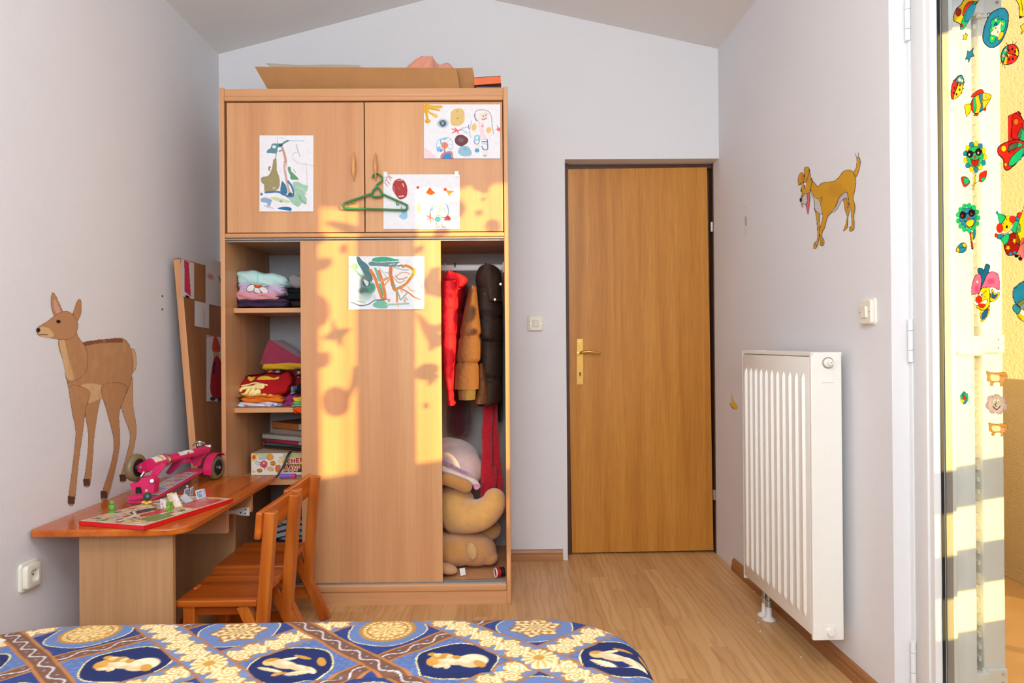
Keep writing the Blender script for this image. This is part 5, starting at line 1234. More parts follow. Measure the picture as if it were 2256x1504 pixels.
def artC(c):
    c.at(740, 370, 7.779)
    Rr = (172, 62, 60)
    for q in ([(870, 150), (900, 145), (940, 215)], [(860, 200), (920, 275)], [(840, 250), (885, 310)], [(880, 160), (850, 220)], [(910, 130), (960, 175)]): c.line(q, 16, (206, 140, 140))
    c.poly([(970, 330), (1000, 230), (1080, 185), (1170, 220), (1220, 320), (1225, 430), (1200, 500), (1100, 540), (1030, 470), (985, 400)], Rr); c.line([(1060, 210), (1140, 210)], 14, (226, 180, 180)); c.line([(1145, 270), (1165, 320)], 16, (230, 200, 200)); c.line([(1085, 490), (1165, 480)], 18, (236, 200, 200)); c.line([(1060, 330), (1100, 380)], 26, (190, 90, 88), soft=True); c.line([(990, 320), (1010, 430)], 10, (214, 150, 150))
    c.ell(1405, 335, 22, 22, (190, 60, 72)); c.poly([(1610, 335), (1650, 380), (1700, 430), (1630, 465), (1550, 430), (1580, 370)], (226, 80, 28)); c.ell(1875, 370, 28, 26, (214, 70, 40)); c.poly([(1870, 350), (1920, 385), (2030, 395), (1970, 440), (1950, 490), (1910, 430)], (228, 130, 60))
    c.poly([(1080, 820), (1130, 780), (1130, 740), (1200, 745), (1230, 800), (1220, 860), (1160, 885), (1110, 860)], (150, 198, 226)); c.line([(1190, 740), (1270, 695)], 16, (190, 214, 232))
    c.ell(1430, 600, 18, 18, (150, 180, 186)); c.ell(1447, 655, 22, 24, (110, 170, 190)); c.poly([(1400, 620), (1440, 620), (1450, 760), (1390, 760)], (232, 222, 160)); c.ell(1410, 720, 12, 24, (206, 190, 110)); c.ell(1425, 1000, 46, 34, (232, 224, 206), (190, 180, 150), .4)
    c.line([(1610, 830), (1630, 700), (1690, 610), (1790, 580), (1890, 620), (1930, 720), (1920, 810)], 14, (140, 180, 206)); c.line([(1650, 720), (1670, 650), (1750, 600), (1840, 610)], 44, (150, 190, 212), soft=True); c.ell(1770, 705, 90, 80, (240, 236, 226), (160, 190, 200), .5)
    c.ell(1710, 670, 14, 20, (214, 200, 120)); c.ell(1790, 650, 14, 18, (200, 196, 120)); c.line([(1780, 690), (1785, 740), (1740, 750)], 16, (190, 160, 70))
    c.ell(1747, 880, 72, 66, (240, 226, 226), (206, 120, 110), .9); c.ell(1747, 880, 54, 50, (70, 146, 190))
    for q in ([(1620, 800), (1625, 930)], [(1560, 820), (1680, 880)], [(1570, 880), (1650, 850)], [(1820, 850), (1900, 850)]): c.line(q, 14, (214, 80, 66))
    c.poly([(1850, 890), (1880, 840), (1920, 810), (1965, 860), (1955, 900), (1890, 905)], (212, 72, 60)); c.ell(1905, 865, 16, 16, (120, 90, 170))
    for q in ([(1725, 940), (1725, 1020), (1775, 1000)], [(1810, 940), (1830, 1010), (1880, 1010)]): c.line(q, 12, (150, 100, 60))
    c.line([(1700, 830), (1760, 800), (1800, 840)], 10, (224, 130, 90))
def artD(c):
    c.at(760, 550, 10.742)
    Tq, Dg, Og = (70, 166, 132), (84, 122, 128), (214, 124, 52)
    c.poly([(640, 260), (680, 200), (850, 165), (1000, 170), (1150, 210), (1290, 240), (1180, 270), (900, 285), (760, 290)], Tq); c.poly([(560, 310), (640, 280), (760, 300), (960, 295), (1180, 290), (1300, 280), (1240, 340), (1200, 400), (1000, 400), (800, 385), (600, 380)], (110, 140, 142)); c.line([(1040, 350), (1200, 335)], 10, W_); c.line([(1250, 390), (1350, 365)], 40, (116, 136, 132))
    c.poly([(270, 170), (340, 170), (400, 250), (500, 320), (570, 400), (580, 500), (640, 610), (660, 700), (620, 760), (520, 700), (460, 590), (380, 440), (300, 310)], Dg)
    c.poly([(160, 330), (280, 330), (310, 440), (240, 450), (170, 400)], (150, 214, 160)); c.line([(110, 390), (230, 460), (330, 580), (420, 640)], 60, (150, 206, 150), soft=True); c.line([(110, 690), (200, 820), (310, 960)], 16, (190, 214, 180))
    c.ell(470, 780, 140, 260, (104, 130, 120), soft=True); c.ell(530, 930, 200, 240, (110, 150, 134), soft=True); c.ell(450, 980, 160, 120, (84, 112, 104), soft=True); c.ell(640, 890, 110, 140, (80, 150, 126), soft=True); c.ell(510, 790, 90, 80, (70, 92, 92)); c.poly([(440, 700), (560, 760), (540, 850), (490, 830)], (222, 214, 220)); c.ell(700, 1120, 60, 70, (206, 216, 214), soft=True); c.ell(480, 1120, 200, 130, (168, 196, 182), a=.7, soft=True)
    c.line([(600, 480), (700, 640), (780, 860), (860, 1090), (900, 1180), (950, 1120), (930, 950), (870, 700), (810, 510)], 74, Og, a=.95); c.line([(620, 500), (720, 700), (790, 900), (860, 1110)], 60, (220, 130, 70)); c.line([(720, 450), (770, 580), (810, 720)], 60, (120, 178, 160)); c.line([(830, 810), (870, 960), (890, 1080)], 44, (90, 170, 140)); c.line([(840, 740), (930, 710), (1010, 670)], 66, (222, 150, 110))
    c.line([(1090, 430), (1080, 570), (1110, 720), (1150, 880), (1180, 940)], 84, Og); c.line([(1180, 930), (1290, 900), (1440, 810), (1560, 660), (1640, 520), (1560, 430), (1450, 380), (1370, 400)], 66, (216, 140, 66)); c.ell(1640, 510, 60, 90, (232, 206, 90), soft=True); c.line([(1640, 470), (1560, 640)], 60, (226, 190, 80), soft=True)
    c.line([(1200, 640), (1330, 550), (1460, 540), (1530, 580)], 24, (222, 160, 120)); c.line([(1200, 620), (1260, 690), (1370, 690), (1470, 650)], 36, (222, 160, 116)); c.line([(960, 530), (1100, 600), (1280, 780), (1420, 720)], 18, (140, 150, 150)); c.line([(1160, 420), (1360, 470), (1500, 480)], 40, (176, 190, 188), soft=True); c.line([(800, 400), (900, 530), (1000, 660)], 30, (170, 206, 192), soft=True)
    c.line([(1060, 700), (970, 800), (930, 880)], 36, (224, 160, 100)); c.ell(1160, 860, 40, 50, (150, 150, 120)); c.line([(1290, 900), (1480, 1000), (1640, 1120), (1780, 1180)], 34, (222, 130, 60)); c.line([(1480, 860), (1560, 960), (1700, 980)], 30, (232, 190, 110), soft=True); c.line([(1700, 640), (1770, 800), (1830, 930)], 26, (232, 214, 140), soft=True)
    c.line([(1220, 950), (1230, 1050), (1240, 1180)], 50, (176, 160, 110)); c.line([(1240, 1080), (1230, 1230)], 44, (220, 140, 80)); c.line([(1240, 960), (1290, 1100), (1330, 1180), (1480, 1010)], 30, (140, 176, 160)); c.line([(1330, 950), (1350, 1010)], 40, (232, 180, 150)); c.line([(1390, 1090), (1490, 1190)], 26, (170, 186, 190))
    c.ell(1040, 1200, 36, 40, (230, 160, 110)); c.ell(1420, 1200, 30, 50, (234, 170, 130)); c.poly([(680, 1270), (780, 1200), (900, 1200), (1000, 1260), (1010, 1360), (900, 1390), (740, 1370), (660, 1320)], (120, 186, 160)); c.line([(980, 1300), (1240, 1290), (1500, 1270)], 60, (150, 200, 180), soft=True); c.line([(1260, 1250), (1270, 1350)], 20, (222, 170, 110))
    c.line([(150, 1240), (270, 1290), (380, 1325), (560, 1290), (700, 1200), (860, 1190), (1000, 1165)], 26, (88, 112, 144)); c.line([(270, 1210), (370, 1230), (480, 1250)], 40, (170, 200, 170), soft=True)
def drawing(label, box4, fn, Y, curl=None, st=.62):
    o = painted('child_painting', *box4, st, paperY(Y, curl), fn, M['paint'], None, W_)
    return tag(o, label, 'painting', gp)
drawing('upright child\'s painting in blue, green and brown on the left upper door', (572, 298.5, 691, 466), artA, WF)
drawing('child\'s painting of a sun, dots and figures high on the right upper door', (934, 230, 1102, 349.5), artB, WF)
drawing('child\'s painting with a red oval and small figure behind the green hanger', (845, 384, 1013, 504.5), artC, WF)
drawing('child\'s painting of green and orange strokes on the sliding door', (768, 564.5, 935, 681.5), artD, WF+.009, lambda u, v: .012*np.clip((u+v-1.72)/.28, 0, 1)**1.5)
for px, py in ((849, 384), (1006, 383)):
    c_ = Py(px, py, WF-.0045)
    o = obj('adhesive_tape', box(c_+Vector((-.008, 0, -.011)), c_+Vector((.008, .001, .011))), plain('clear_tape', (226, 222, 222), .3)); tag(o, 'clear tape holding the %s corner of the red oval painting' % ('left upper' if px < 900 else 'right upper'), 'tape')

# ================================================================== PAINTINGS ON THE WALLS
# a plain young deer in the colours of the wall painting
lmp = plane_map((XL, 0, 0), (1, 0, 0), .0012)
def deer(c):
    B1, B2, B3, LN = (192, 142, 98), (206, 160, 114), (222, 182, 134), (134, 92, 64)
    leg = lambda pts, col: c.poly(pts, col, LN, .7)
    leg([(190, 862), (186, 900), (194, 960), (190, 1020), (184, 1066), (197, 1068), (203, 1020), (207, 960), (216, 900), (222, 862)], B1)
    leg([(258, 860), (272, 915), (286, 958), (277, 1006), (264, 1056), (276, 1058), (288, 1012), (300, 950), (292, 890), (290, 830)], B2)
    for x, y in ((190, 1066), (270, 1056)): c.poly([(x-8, y-12), (x+7, y-12), (x+8, y+4), (x-7, y+4)], (96, 66, 50), sm=False)
    c.poly([(283, 768), (297, 774), (300, 806), (290, 820), (282, 800)], B3, LN, .7)
    c.poly([(150, 800), (158, 766), (190, 752), (230, 748), (266, 744), (286, 764), (292, 806), (284, 850), (262, 884), (214, 876), (186, 890), (160, 880), (148, 842)], B1, LN, .7)
    c.poly([(176, 850), (214, 846), (252, 862), (222, 877), (190, 886)], B3)
    c.line([(170, 762), (215, 752), (266, 750)], 9, (140, 90, 58))
    leg([(154, 850), (158, 905), (166, 950), (160, 1020), (150, 1104), (163, 1107), (172, 1022), (182, 950), (188, 900), (196, 862)], B1)
    leg([(224, 850), (236, 910), (250, 970), (244, 1020), (222, 1094), (236, 1096), (254, 1030), (264, 970), (262, 910), (278, 850)], B1)
    for x, y in ((156, 1106), (228, 1094)): c.poly([(x-8, y-14), (x+8, y-12), (x+8, y+4), (x-8, y+3)], (96, 66, 50), sm=False)
    c.poly([(150, 842), (140, 800), (128, 756), (140, 716), (160, 712), (172, 742), (190, 772), (188, 820)], B1, LN, .7)
    c.poly([(146, 830), (137, 790), (130, 752), (140, 745), (150, 790), (162, 834)], B3)
    c.poly([(142, 700), (120, 648), (112, 652), (114, 684), (128, 706)], B1, LN, .7); c.poly([(136, 695), (121, 660), (117, 668), (122, 688)], (216, 164, 150))
    c.poly([(158, 700), (170, 662), (178, 664), (178, 690), (168, 708)], B1, LN, .7)
    c.poly([(168, 704), (150, 686), (128, 690), (106, 706), (84, 720), (80, 730), (88, 740), (112, 744), (136, 748), (158, 744), (170, 726)], B1, LN, .7)
    c.poly([(84, 722), (106, 722), (118, 738), (108, 744), (88, 740)], B3); c.ell(83, 727, 5, 5, (44, 34, 32)); c.ell(128, 708, 5, 4, (36, 28, 26)); c.line([(86, 737), (104, 737)], 1.5, LN)
    for _ in range(60):
        x, y = _r.uniform(150, 288), _r.uniform(756, 880)
        c.put((np.hypot((c.X-x)/4.0, (c.Y-y)/12.0) < 1) & (c.A > 0), B2, .22)
_r = random.Random(9)
o = painted('deer_mural', 74, 640, 306, 1114, 1.25, lmp, deer, M['mural'], None, (226, 222, 222), True)
tag(o, 'painted brown young deer on the left wall above the desk', 'wall painting')
rmp = plane_map(RP, RN, .0012)
def dog(c):
    c.at(1740, 320, 6.017)
    Yw, OL, Cr = (214, 158, 40), (96, 56, 40), (206, 200, 196)
    c.poly([(850, 360), (885, 290), (895, 170), (925, 165), (940, 240), (910, 360), (880, 415)], Yw, OL, .7); c.line([(870, 110), (895, 170)], 9, OL); c.line([(912, 95), (910, 160)], 9, OL)
    c.poly([(720, 700), (735, 850), (760, 930), (750, 1030), (715, 1130), (745, 1110), (770, 1080), (775, 960), (795, 860), (770, 740)], (206, 150, 44), OL, .7)
    c.poly([(345, 860), (360, 1000), (370, 1150), (365, 1260), (330, 1290), (318, 1365), (355, 1360), (385, 1280), (400, 1130), (395, 950), (405, 880)], (206, 158, 70), OL, .7)
    c.poly([(280, 470), (330, 500), (375, 545), (430, 500), (510, 485), (590, 475), (650, 430), (700, 360), (770, 325), (830, 345), (870, 410), (880, 500), (865, 600), (845, 700), (870, 820), (855, 930), (860, 1080), (840, 1125), (800, 1135), (800, 1080), (825, 1060), (815, 860), (790, 770), (770, 640), (735, 620), (660, 690), (600, 830), (540, 905), (500, 960), (470, 1080), (435, 1150), (430, 1220), (460, 1260), (450, 1325), (410, 1320), (405, 1240), (400, 1130), (430, 1000), (440, 920), (380, 890), (330, 850), (325, 730), (285, 600)], Yw, OL, .75)
    c.poly([(285, 590), (330, 690), (380, 710), (410, 780), (430, 900), (380, 895), (335, 840), (328, 730), (290, 660)], Cr, OL, .5); c.poly([(560, 890), (620, 800), (670, 690), (740, 630), (770, 650), (775, 760), (770, 840), (755, 700), (690, 740), (620, 860)], (196, 190, 188), OL, .4)
    c.poly([(200, 330), (225, 285), (265, 320), (280, 430), (300, 460), (280, 560), (265, 630), (200, 650), (160, 690), (140, 720), (165, 640), (150, 560), (150, 490), (190, 490)], Yw, OL, .75)
    c.poly([(120, 530), (115, 430), (150, 365), (185, 380), (190, 480), (150, 500)], Yw, OL, .7); c.poly([(160, 420), (175, 395), (180, 470), (158, 470)], (214, 110, 70)); c.poly([(190, 490), (200, 400), (195, 310), (225, 285), (260, 310), (250, 400), (225, 470)], Yw, OL, .7)
    c.poly([(170, 690), (200, 650), (235, 650), (240, 740), (210, 790), (175, 770), (180, 820), (155, 780)], Cr, OL, .6); c.poly([(232, 650), (265, 640), (270, 740), (258, 840), (245, 912), (225, 840), (218, 780), (240, 740)], (214, 110, 120), OL, .6)
    c.ell(150, 725, 18, 28, (40, 30, 34)); c.ell(205, 530, 18, 40, (232, 228, 230), OL, .5); c.ell(202, 545, 9, 22, (50, 40, 44)); c.ell(155, 595, 8, 28, (50, 40, 50)); c.ell(148, 545, 8, 20, (232, 228, 230))
    c.line([(300, 430), (285, 455), (310, 470)], 8, OL); c.line([(410, 700), (430, 690), (425, 760)], 8, OL); c.line([(335, 1300), (360, 1330)], 7, OL); c.line([(430, 1260), (440, 1310)], 7, OL); c.line([(810, 1090), (835, 1110)], 7, OL)
    c.ell(620, 600, 150, 110, (196, 138, 36), a=.5, soft=True)
o = painted('dog_mural', 1755, 330, 1900, 552, .8, rmp, dog, M['mural'], None, (226, 222, 222), True)
tag(o, 'painted yellow dog with its tongue out on the right wall', 'wall painting')
def smudge(c):
    c.poly([(1612, 862), (1616, 880), (1626, 895), (1622, 903), (1612, 895)], (236, 196, 70)); c.line([(1609, 888), (1612, 896), (1618, 901)], 2.5, (214, 120, 130))
o = painted('crayon_mark', 1604, 858, 1632, 908, .8, rmp, smudge, M['mural'], None, (226, 222, 222), True)
tag(o, 'small yellow crayon mark on the right wall left of the radiator', 'mark')
def scuff(c):
    c.poly([(1642, 476), (1646, 482), (1645, 500), (1641, 492)], (190, 182, 180)); c.line([(1640, 500), (1643, 512), (1640, 525)], 1.2, (204, 198, 198)); c.line([(1636, 452), (1646, 462), (1646, 474)], 0.9, (208, 203, 203))
o = painted('wall_scuff', 1632, 446, 1652, 530, .8, rmp, scuff, M['mural'], None, (226, 222, 222), True)
tag(o, 'grey scuff mark on the right wall by the door', 'mark')
for px, py in ((357, 652), (357, 681)):
    d_ = ray(px, py); s = EYE+d_*(XL/d_.x)
    o = obj('wall_screw', lathe([(.004, 0), (.004, .002), (.001, .004)], 12, s, (1, 0, 0)), M['black']); tag(o, '%s of two dark screws in the left wall beside the pin board' % ('upper' if py < 660 else 'lower'), 'screw')

# ================================================================== WINDOW PAINT STICKERS ON THE BALCONY DOOR
gmp = plane_map((GX, 0, 0), (-1, 0, 0), .0008)
BK = (16, 14, 14)
SR, SY, SB, SG, SP_, SW = (226, 40, 30), (248, 206, 20), (30, 130, 190), (20, 190, 130), (240, 110, 170), (236, 236, 232)
def sticker(name, label, box4, fn, st=.9):
    o = painted(name, *box4, st, gmp, fn, M['film'], None, SW, True)
    return tag(o, label, 'sticker', 'stickers on the balcony door glass')
def ladyA(c):
    c.at(2080, 0, 5.011)
    for q in ([(135, 870), (160, 825)], [(80, 945), (100, 935)], [(100, 890), (130, 895)], [(225, 915), (250, 880)], [(205, 960), (222, 980)], [(180, 1020), (200, 1030), (195, 1000)]): c.line(q, 8, BK)
    c.poly([(85, 1085), (80, 1000), (100, 910), (150, 850), (195, 830), (220, 880), (215, 940), (190, 1030), (120, 1090)], SR, BK, 1.2)
    c.poly([(105, 1085), (160, 915), (212, 925), (190, 1030), (125, 1088)], SY, BK, .7); c.poly([(130, 900), (150, 855), (195, 832), (218, 880), (215, 925), (165, 915)], (60, 150, 190), BK, .8); c.line([(165, 910), (100, 1085)], 7, BK)
    for x, y, r in ((175, 880, 16), (203, 890, 12)): c.ell(x, y, r, r*1.3, SW, BK, .5)
    for x, y in ((118, 970), (108, 1025), (150, 935), (180, 940), (175, 990), (140, 1040)): c.ell(x, y, 11, 15, (90, 10, 20))
def ladyB(c):
    c.at(2080, 0, 5.011)
    for q in ([(755, 490), (765, 450)], [(720, 500), (690, 478)], [(780, 490), (805, 465)], [(645, 680), (630, 685), (630, 712)], [(650, 700), (650, 740)], [(675, 710), (670, 740), (685, 750)]): c.line(q, 8, BK)
    c.poly([(640, 680), (632, 610), (660, 540), (710, 500), (770, 490), (815, 530), (828, 590), (800, 660), (740, 705), (670, 710)], SR, BK, 1.3)
    c.poly([(640, 670), (634, 610), (665, 540), (710, 505), (700, 590), (655, 680)], SG, BK, .8); c.poly([(655, 700), (700, 595), (810, 625), (700, 705)], SY, BK, .7); c.poly([(790, 590), (800, 530), (825, 580), (815, 620)], SY, BK, .5); c.line([(705, 590), (815, 622)], 9, BK); c.line([(710, 505), (660, 690)], 9, BK)
    c.poly([(700, 640), (735, 610), (805, 630), (780, 680), (700, 705)], SR)
    for x, y in ((757, 540), (788, 570), (720, 655), (762, 648), (718, 555), (700, 618)): c.ell(x, y, 11, 17, BK)
    for x, y in ((683, 553), (660, 615)): c.ell(x, y, 14, 18, (190, 190, 180), BK, .7)
def fish(c):
    c.at(2080, 0, 5.011)
    c.poly([(300, 1075), (330, 1030), (400, 985), (435, 1000), (435, 1030), (380, 1050)], SR, BK, .9); c.poly([(230, 1160), (300, 1150), (300, 1220), (250, 1285), (240, 1230)], SY, BK, .9)
    c.poly([(435, 1200), (465, 1180), (468, 1215), (445, 1225)], SR, BK, .6); c.poly([(335, 1265), (380, 1245), (375, 1275), (335, 1278)], SR, BK, .6)
    c.poly([(300, 1150), (320, 1090), (380, 1045), (450, 1025), (515, 1045), (520, 1080), (480, 1150), (430, 1215), (370, 1250), (320, 1235)], SY, BK, 1.0)
    c.poly([(303, 1150), (322, 1095), (330, 1160), (330, 1235), (305, 1210)], SR, BK, .5); c.poly([(325, 1090), (345, 1080), (360, 1180), (345, 1240), (328, 1235)], SG, BK, .5); c.poly([(385, 1055), (425, 1035), (425, 1120), (430, 1200), (390, 1235), (410, 1160)], SB, BK, .5)
    c.ell(466, 1062, 14, 14, (180, 180, 160), BK, .3); c.line([(430, 1105), (470, 1105), (500, 1085)], 6, BK)
def stars(pts, col):
    def f(c): c.at(2080, 0, 5.011).poly(pts, col, BK, .9, sm=False)
    return f
def bfly(c):
    c.at(2080, 0, 5.011)
    c.poly([(185, 325), (180, 265), (120, 235), (108, 190), (130, 110), (190, 50), (240, -10), (380, -10), (350, 60), (300, 180), (230, 300)], SY, BK, 1.2)
    c.ell(163, 135, 30, 42, (170, 30, 20), BK, .6, .2); c.poly([(205, 160), (230, 80), (270, 25), (330, 15), (290, 80), (230, 165)], SR, BK, .7); c.poly([(185, 320), (200, 230), (250, 110), (310, 40), (360, 15), (345, 80), (290, 200), (225, 310)], SG, BK, .8); c.ell(290, 140, 38, 110, SB, BK, .6, .5); c.ell(200, 285, 14, 22, (150, 20, 20))
def bunny(c):
    c.at(2080, 0, 5.011)
    c.line([(480, 200), (485, 150), (505, 145), (520, 190)], 11, BK)
    c.poly([(440, 460), (432, 380), (460, 260), (520, 150), (600, 100), (665, 90), (710, 150), (712, 240), (690, 340), (640, 450), (570, 515), (500, 520)], SB, BK, 1.3)
    c.poly([(520, 240), (560, 205), (605, 180), (600, 215), (665, 215), (685, 260), (660, 340), (600, 360), (560, 460), (520, 475), (500, 430), (515, 370), (500, 320), (525, 300)], SG, BK, .7)
    c.poly([(545, 330), (570, 280), (600, 275), (625, 235), (635, 250), (625, 330), (640, 370), (600, 410), (570, 395), (515, 375)], SW, BK, .4); c.poly([(550, 280), (570, 245), (595, 260), (580, 290)], (24, 80, 150)); c.ell(575, 310, 7, 9, BK); c.ell(595, 352, 12, 14, (220, 120, 130)); c.poly([(595, 420), (630, 355), (660, 360), (640, 420), (610, 440)], SY, BK, .5)
    for x, y in ((575, 222), (650, 262), (545, 310), (535, 425)): c.ell(x, y, 9, 12, SY)
def flower(y0, petals, face, mouth, leaves, ox, oy, s):
    def f(c):
        c.at(*s)
        n = len(petals) if False else 13
        for k in range(n):
            a = 2*math.pi*k/n; c.ell(ox+1.22*leaves[0]*math.cos(a), oy+1.28*leaves[1]*math.sin(a), leaves[0]*.27, leaves[1]*.26, petals[k % len(petals)], BK, .7)
        c.ell(ox, oy, leaves[0], leaves[1], face, BK, .9)
        u = leaves[0]/54
        for dx, dy in ((-33, -18), (24, -32)): c.ell(ox+dx*u, oy+dy*u, 22*u, 25*u, BK)
        c.line([(ox-50*u, oy-14*u), (ox+45*u, oy-46*u)], 7*u, BK)
        for dx, dy in ((-38, -14), (22, -26)): c.ell(ox+dx*u, oy+dy*u, 6*u, 8*u, (150, 40, 50) if mouth == SY else (200, 200, 200))
        c.poly([(ox-8*u, oy+2*u), (ox+1*u, oy-8*u), (ox+10*u, oy+2*u), (ox, oy+12*u)], SR, BK, .3)
        if mouth == SY: c.line([(ox-28*u, oy+20*u), (ox+2*u, oy+22*u), (ox+40*u, oy+2*u)], 5*u, BK); c.poly([(ox-10*u, oy+24*u), (ox+34*u, oy+10*u), (ox+34*u, oy+45*u), (ox+10*u, oy+60*u), (ox-8*u, oy+48*u)], mouth, BK, .6)
        else: c.line([(ox-30*u, oy+14*u), (ox, oy+24*u), (ox+34*u, oy+8*u)], 5*u, BK); c.poly([(ox-24*u, oy+24*u), (ox, oy+24*u), (ox+26*u, oy+16*u), (ox+16*u, oy+58*u), (ox-14*u, oy+60*u)], (180, 30, 20), BK, .5)
    return f
f1_ = flower(0, [SY, SB], (40, 180, 120), SR, (54, 68), 567, 1038, (1960, 0, 3.007))
def flower1(c):
    c.at(1960, 0, 3.007).line([(570, 1130), (566, 1190), (555, 1255)], 13, BK).line([(570, 1130), (566, 1190), (555, 1255)], 6, SY).line([(555, 1230), (530, 1215), (500, 1205)], 4, BK).line([(560, 1220), (590, 1200), (610, 1190)], 4, BK)
    c.poly([(475, 1180), (500, 1168), (528, 1190), (530, 1215), (495, 1238)], SR, BK, .8).poly([(492, 1180), (525, 1185), (525, 1212), (500, 1220)], SG, BK, .5).poly([(595, 1195), (600, 1150), (645, 1130), (640, 1175), (615, 1205)], SR, BK, .8).poly([(605, 1190), (635, 1170), (625, 1200)], SG, BK, .5)
    f1_(c)
f2_ = flower(0, [SG], (40, 130, 190), SY, (85, 100), 250, 375, (2080, 400, 4.699))
def flower2(c):
    c.at(2080, 400, 4.699).line([(270, 500), (285, 600), (295, 690)], 26, BK).line([(272, 510), (285, 600), (293, 680)], 13, (190, 40, 40)).poly([(295, 560), (310, 490), (330, 500), (325, 570), (305, 600)], SB, BK, .7).poly([(285, 520), (298, 540), (300, 610), (285, 600)], SY, BK, .4).line([(240, 676), (290, 660)], 5, BK)
    c.poly([(125, 705), (160, 650), (205, 632), (235, 660), (230, 710), (190, 738), (145, 730)], SB, BK, .9).poly([(195, 640), (225, 645), (235, 675), (205, 680)], SY, BK, .5).poly([(128, 705), (155, 680), (160, 715), (150, 730)], SY, BK, .5).line([(150, 690), (230, 670)], 5, BK)
    f2_(c)
def butterfly2(c):
    c.at(1960, 0, 3.007)
    c.poly([(890, 800), (870, 770), (835, 750), (812, 775), (812, 830), (808, 910), (850, 925), (905, 940), (960, 900)], SR, BK, 1.4); c.ell(840, 806, 15, 20, SY, BK, .8); c.poly([(850, 910), (870, 850), (890, 860), (930, 930), (900, 950)], SG, BK, .9)
    c.poly([(905, 950), (850, 925), (780, 940), (722, 975), (722, 1020), (755, 1055), (760, 1110), (790, 1125), (860, 1060), (910, 1000)], SR, BK, 1.4); c.ell(758, 984, 15, 20, SY, BK, .8); c.poly([(785, 1000), (805, 955), (870, 945), (880, 965), (830, 985)], SG, BK, .9); c.poly([(790, 1090), (810, 1040), (870, 985), (905, 975), (880, 1040), (820, 1095)], SG, BK, .9); c.ell(770, 1090, 8, 10, SY, BK, .5); c.line([(905, 940), (870, 1060)], 8, SB)
def clown(c):
    c.at(2080, 400, 4.699)
    c.poly([(740, 780), (735, 750), (760, 735), (800, 600), (830, 600), (830, 760), (800, 818), (775, 800), (790, 760)], (240, 120, 130), BK, .8); c.ell(755, 770, 22, 18, BK); c.ell(790, 795, 20, 20, BK)
    c.poly([(640, 730), (620, 660), (640, 620), (690, 540), (760, 540), (785, 600), (780, 680), (740, 750), (670, 765)], (150, 20, 16), BK, 1.0)
    for x, y in ((735, 612), (665, 685)): c.poly([(x+26*math.cos(a)*(1 if k % 2 == 0 else .45), y+30*math.sin(a)*(1 if k % 2 == 0 else .45)) for k, a in ((k, k*math.pi/5-.9) for k in range(10))], SY, sm=False)
    for x, y in ((690, 748), (735, 735)): c.ell(x, y, 20, 14, SB, BK, .4)
    c.poly([(555, 590), (560, 545), (600, 545), (640, 560), (600, 595)], SB, BK, .7); c.poly([(740, 400), (750, 360), (785, 360), (785, 400), (770, 420)], SB, BK, .7); c.poly([(755, 340), (780, 316), (805, 325), (795, 365), (770, 370)], SR, BK, .7); c.ell(542, 556, 16, 22, SR, BK, .7)
    c.poly([(590, 590), (620, 560), (675, 540), (670, 610), (630, 655), (605, 620)], SG, BK, .8); c.poly([(700, 500), (710, 420), (770, 410), (800, 500), (750, 535)], SG, BK, .8)
    c.ell(650, 430, 58, 80, SY, BK, .8, .3); c.poly([(560, 335), (640, 360), (600, 430), (580, 430)], SG, BK, .9); c.ell(551, 322, 11, 15, SB, BK, .7); c.ell(578, 480, 34, 48, SR, BK, .7); c.ell(712, 388, 32, 36, SR, BK, .7)
    c.line([(600, 535), (650, 525), (690, 490), (712, 450)], 24, (150, 130, 130)); c.line([(600, 530), (650, 520), (690, 485), (708, 452)], 12, SW); c.ell(652, 467, 12, 16, BK); c.line([(610, 425), (622, 440)], 6, BK); c.line([(645, 385), (658, 398)], 6, BK)
def hatface(c):
    c.at(2080, 400, 4.699)
    c.poly([(375, 1330), (400, 1320), (470, 1280), (475, 1340), (440, 1410), (390, 1450), (380, 1390)], SY, BK, .8); c.poly([(390, 1400), (400, 1355), (460, 1310), (445, 1390), (400, 1430)], (30, 90, 160), BK, .4)
    c.poly([(480, 1200), (500, 1110), (525, 1150), (580, 1150), (550, 1215), (485, 1245)], SY, BK, .8); c.poly([(490, 1195), (505, 1140), (520, 1170), (560, 1165), (530, 1210)], (30, 90, 160), BK, .4)
    c.poly([(370, 1130), (420, 1090), (470, 1090), (475, 1250), (450, 1310), (400, 1330), (340, 1300), (345, 1240)], SY, BK, .9); c.ell(388, 1165, 15, 30, SW, BK, .5); c.ell(392, 1172, 8, 12, (40, 110, 60)); c.line([(405, 1160), (440, 1130)], 6, BK); c.line([(415, 1190), (435, 1185)], 5, BK)
    c.poly([(305, 1230), (340, 1240), (370, 1250), (430, 1220), (450, 1215), (445, 1255), (400, 1280), (330, 1280), (305, 1260)], SW, BK, .6); c.poly([(360, 1265), (430, 1270), (410, 1305), (370, 1300)], SR, BK, .5); c.ell(362, 1220, 33, 36, SR, BK, .7)
    c.poly([(350, 935), (360, 895), (400, 900), (415, 920), (430, 860), (460, 855), (478, 880), (465, 930), (450, 990), (370, 1110), (385, 980)], (20, 100, 160), BK, .9)
    c.poly([(287, 1165), (290, 1080), (320, 980), (370, 955), (390, 1000), (385, 1080), (365, 1150), (310, 1165)], SP_, BK, .9); c.poly([(375, 1120), (410, 1050), (450, 960), (500, 930), (560, 960), (578, 1040), (572, 1120), (520, 1095), (450, 1090), (400, 1100)], SP_, BK, .9); c.ell(340, 1110, 30, 50, (236, 40, 130), a=.7, soft=True); c.ell(490, 1030, 50, 40, (236, 50, 140), a=.7, soft=True); c.poly([(330, 1040), (350, 1020), (360, 1050)], SW, BK, .4)
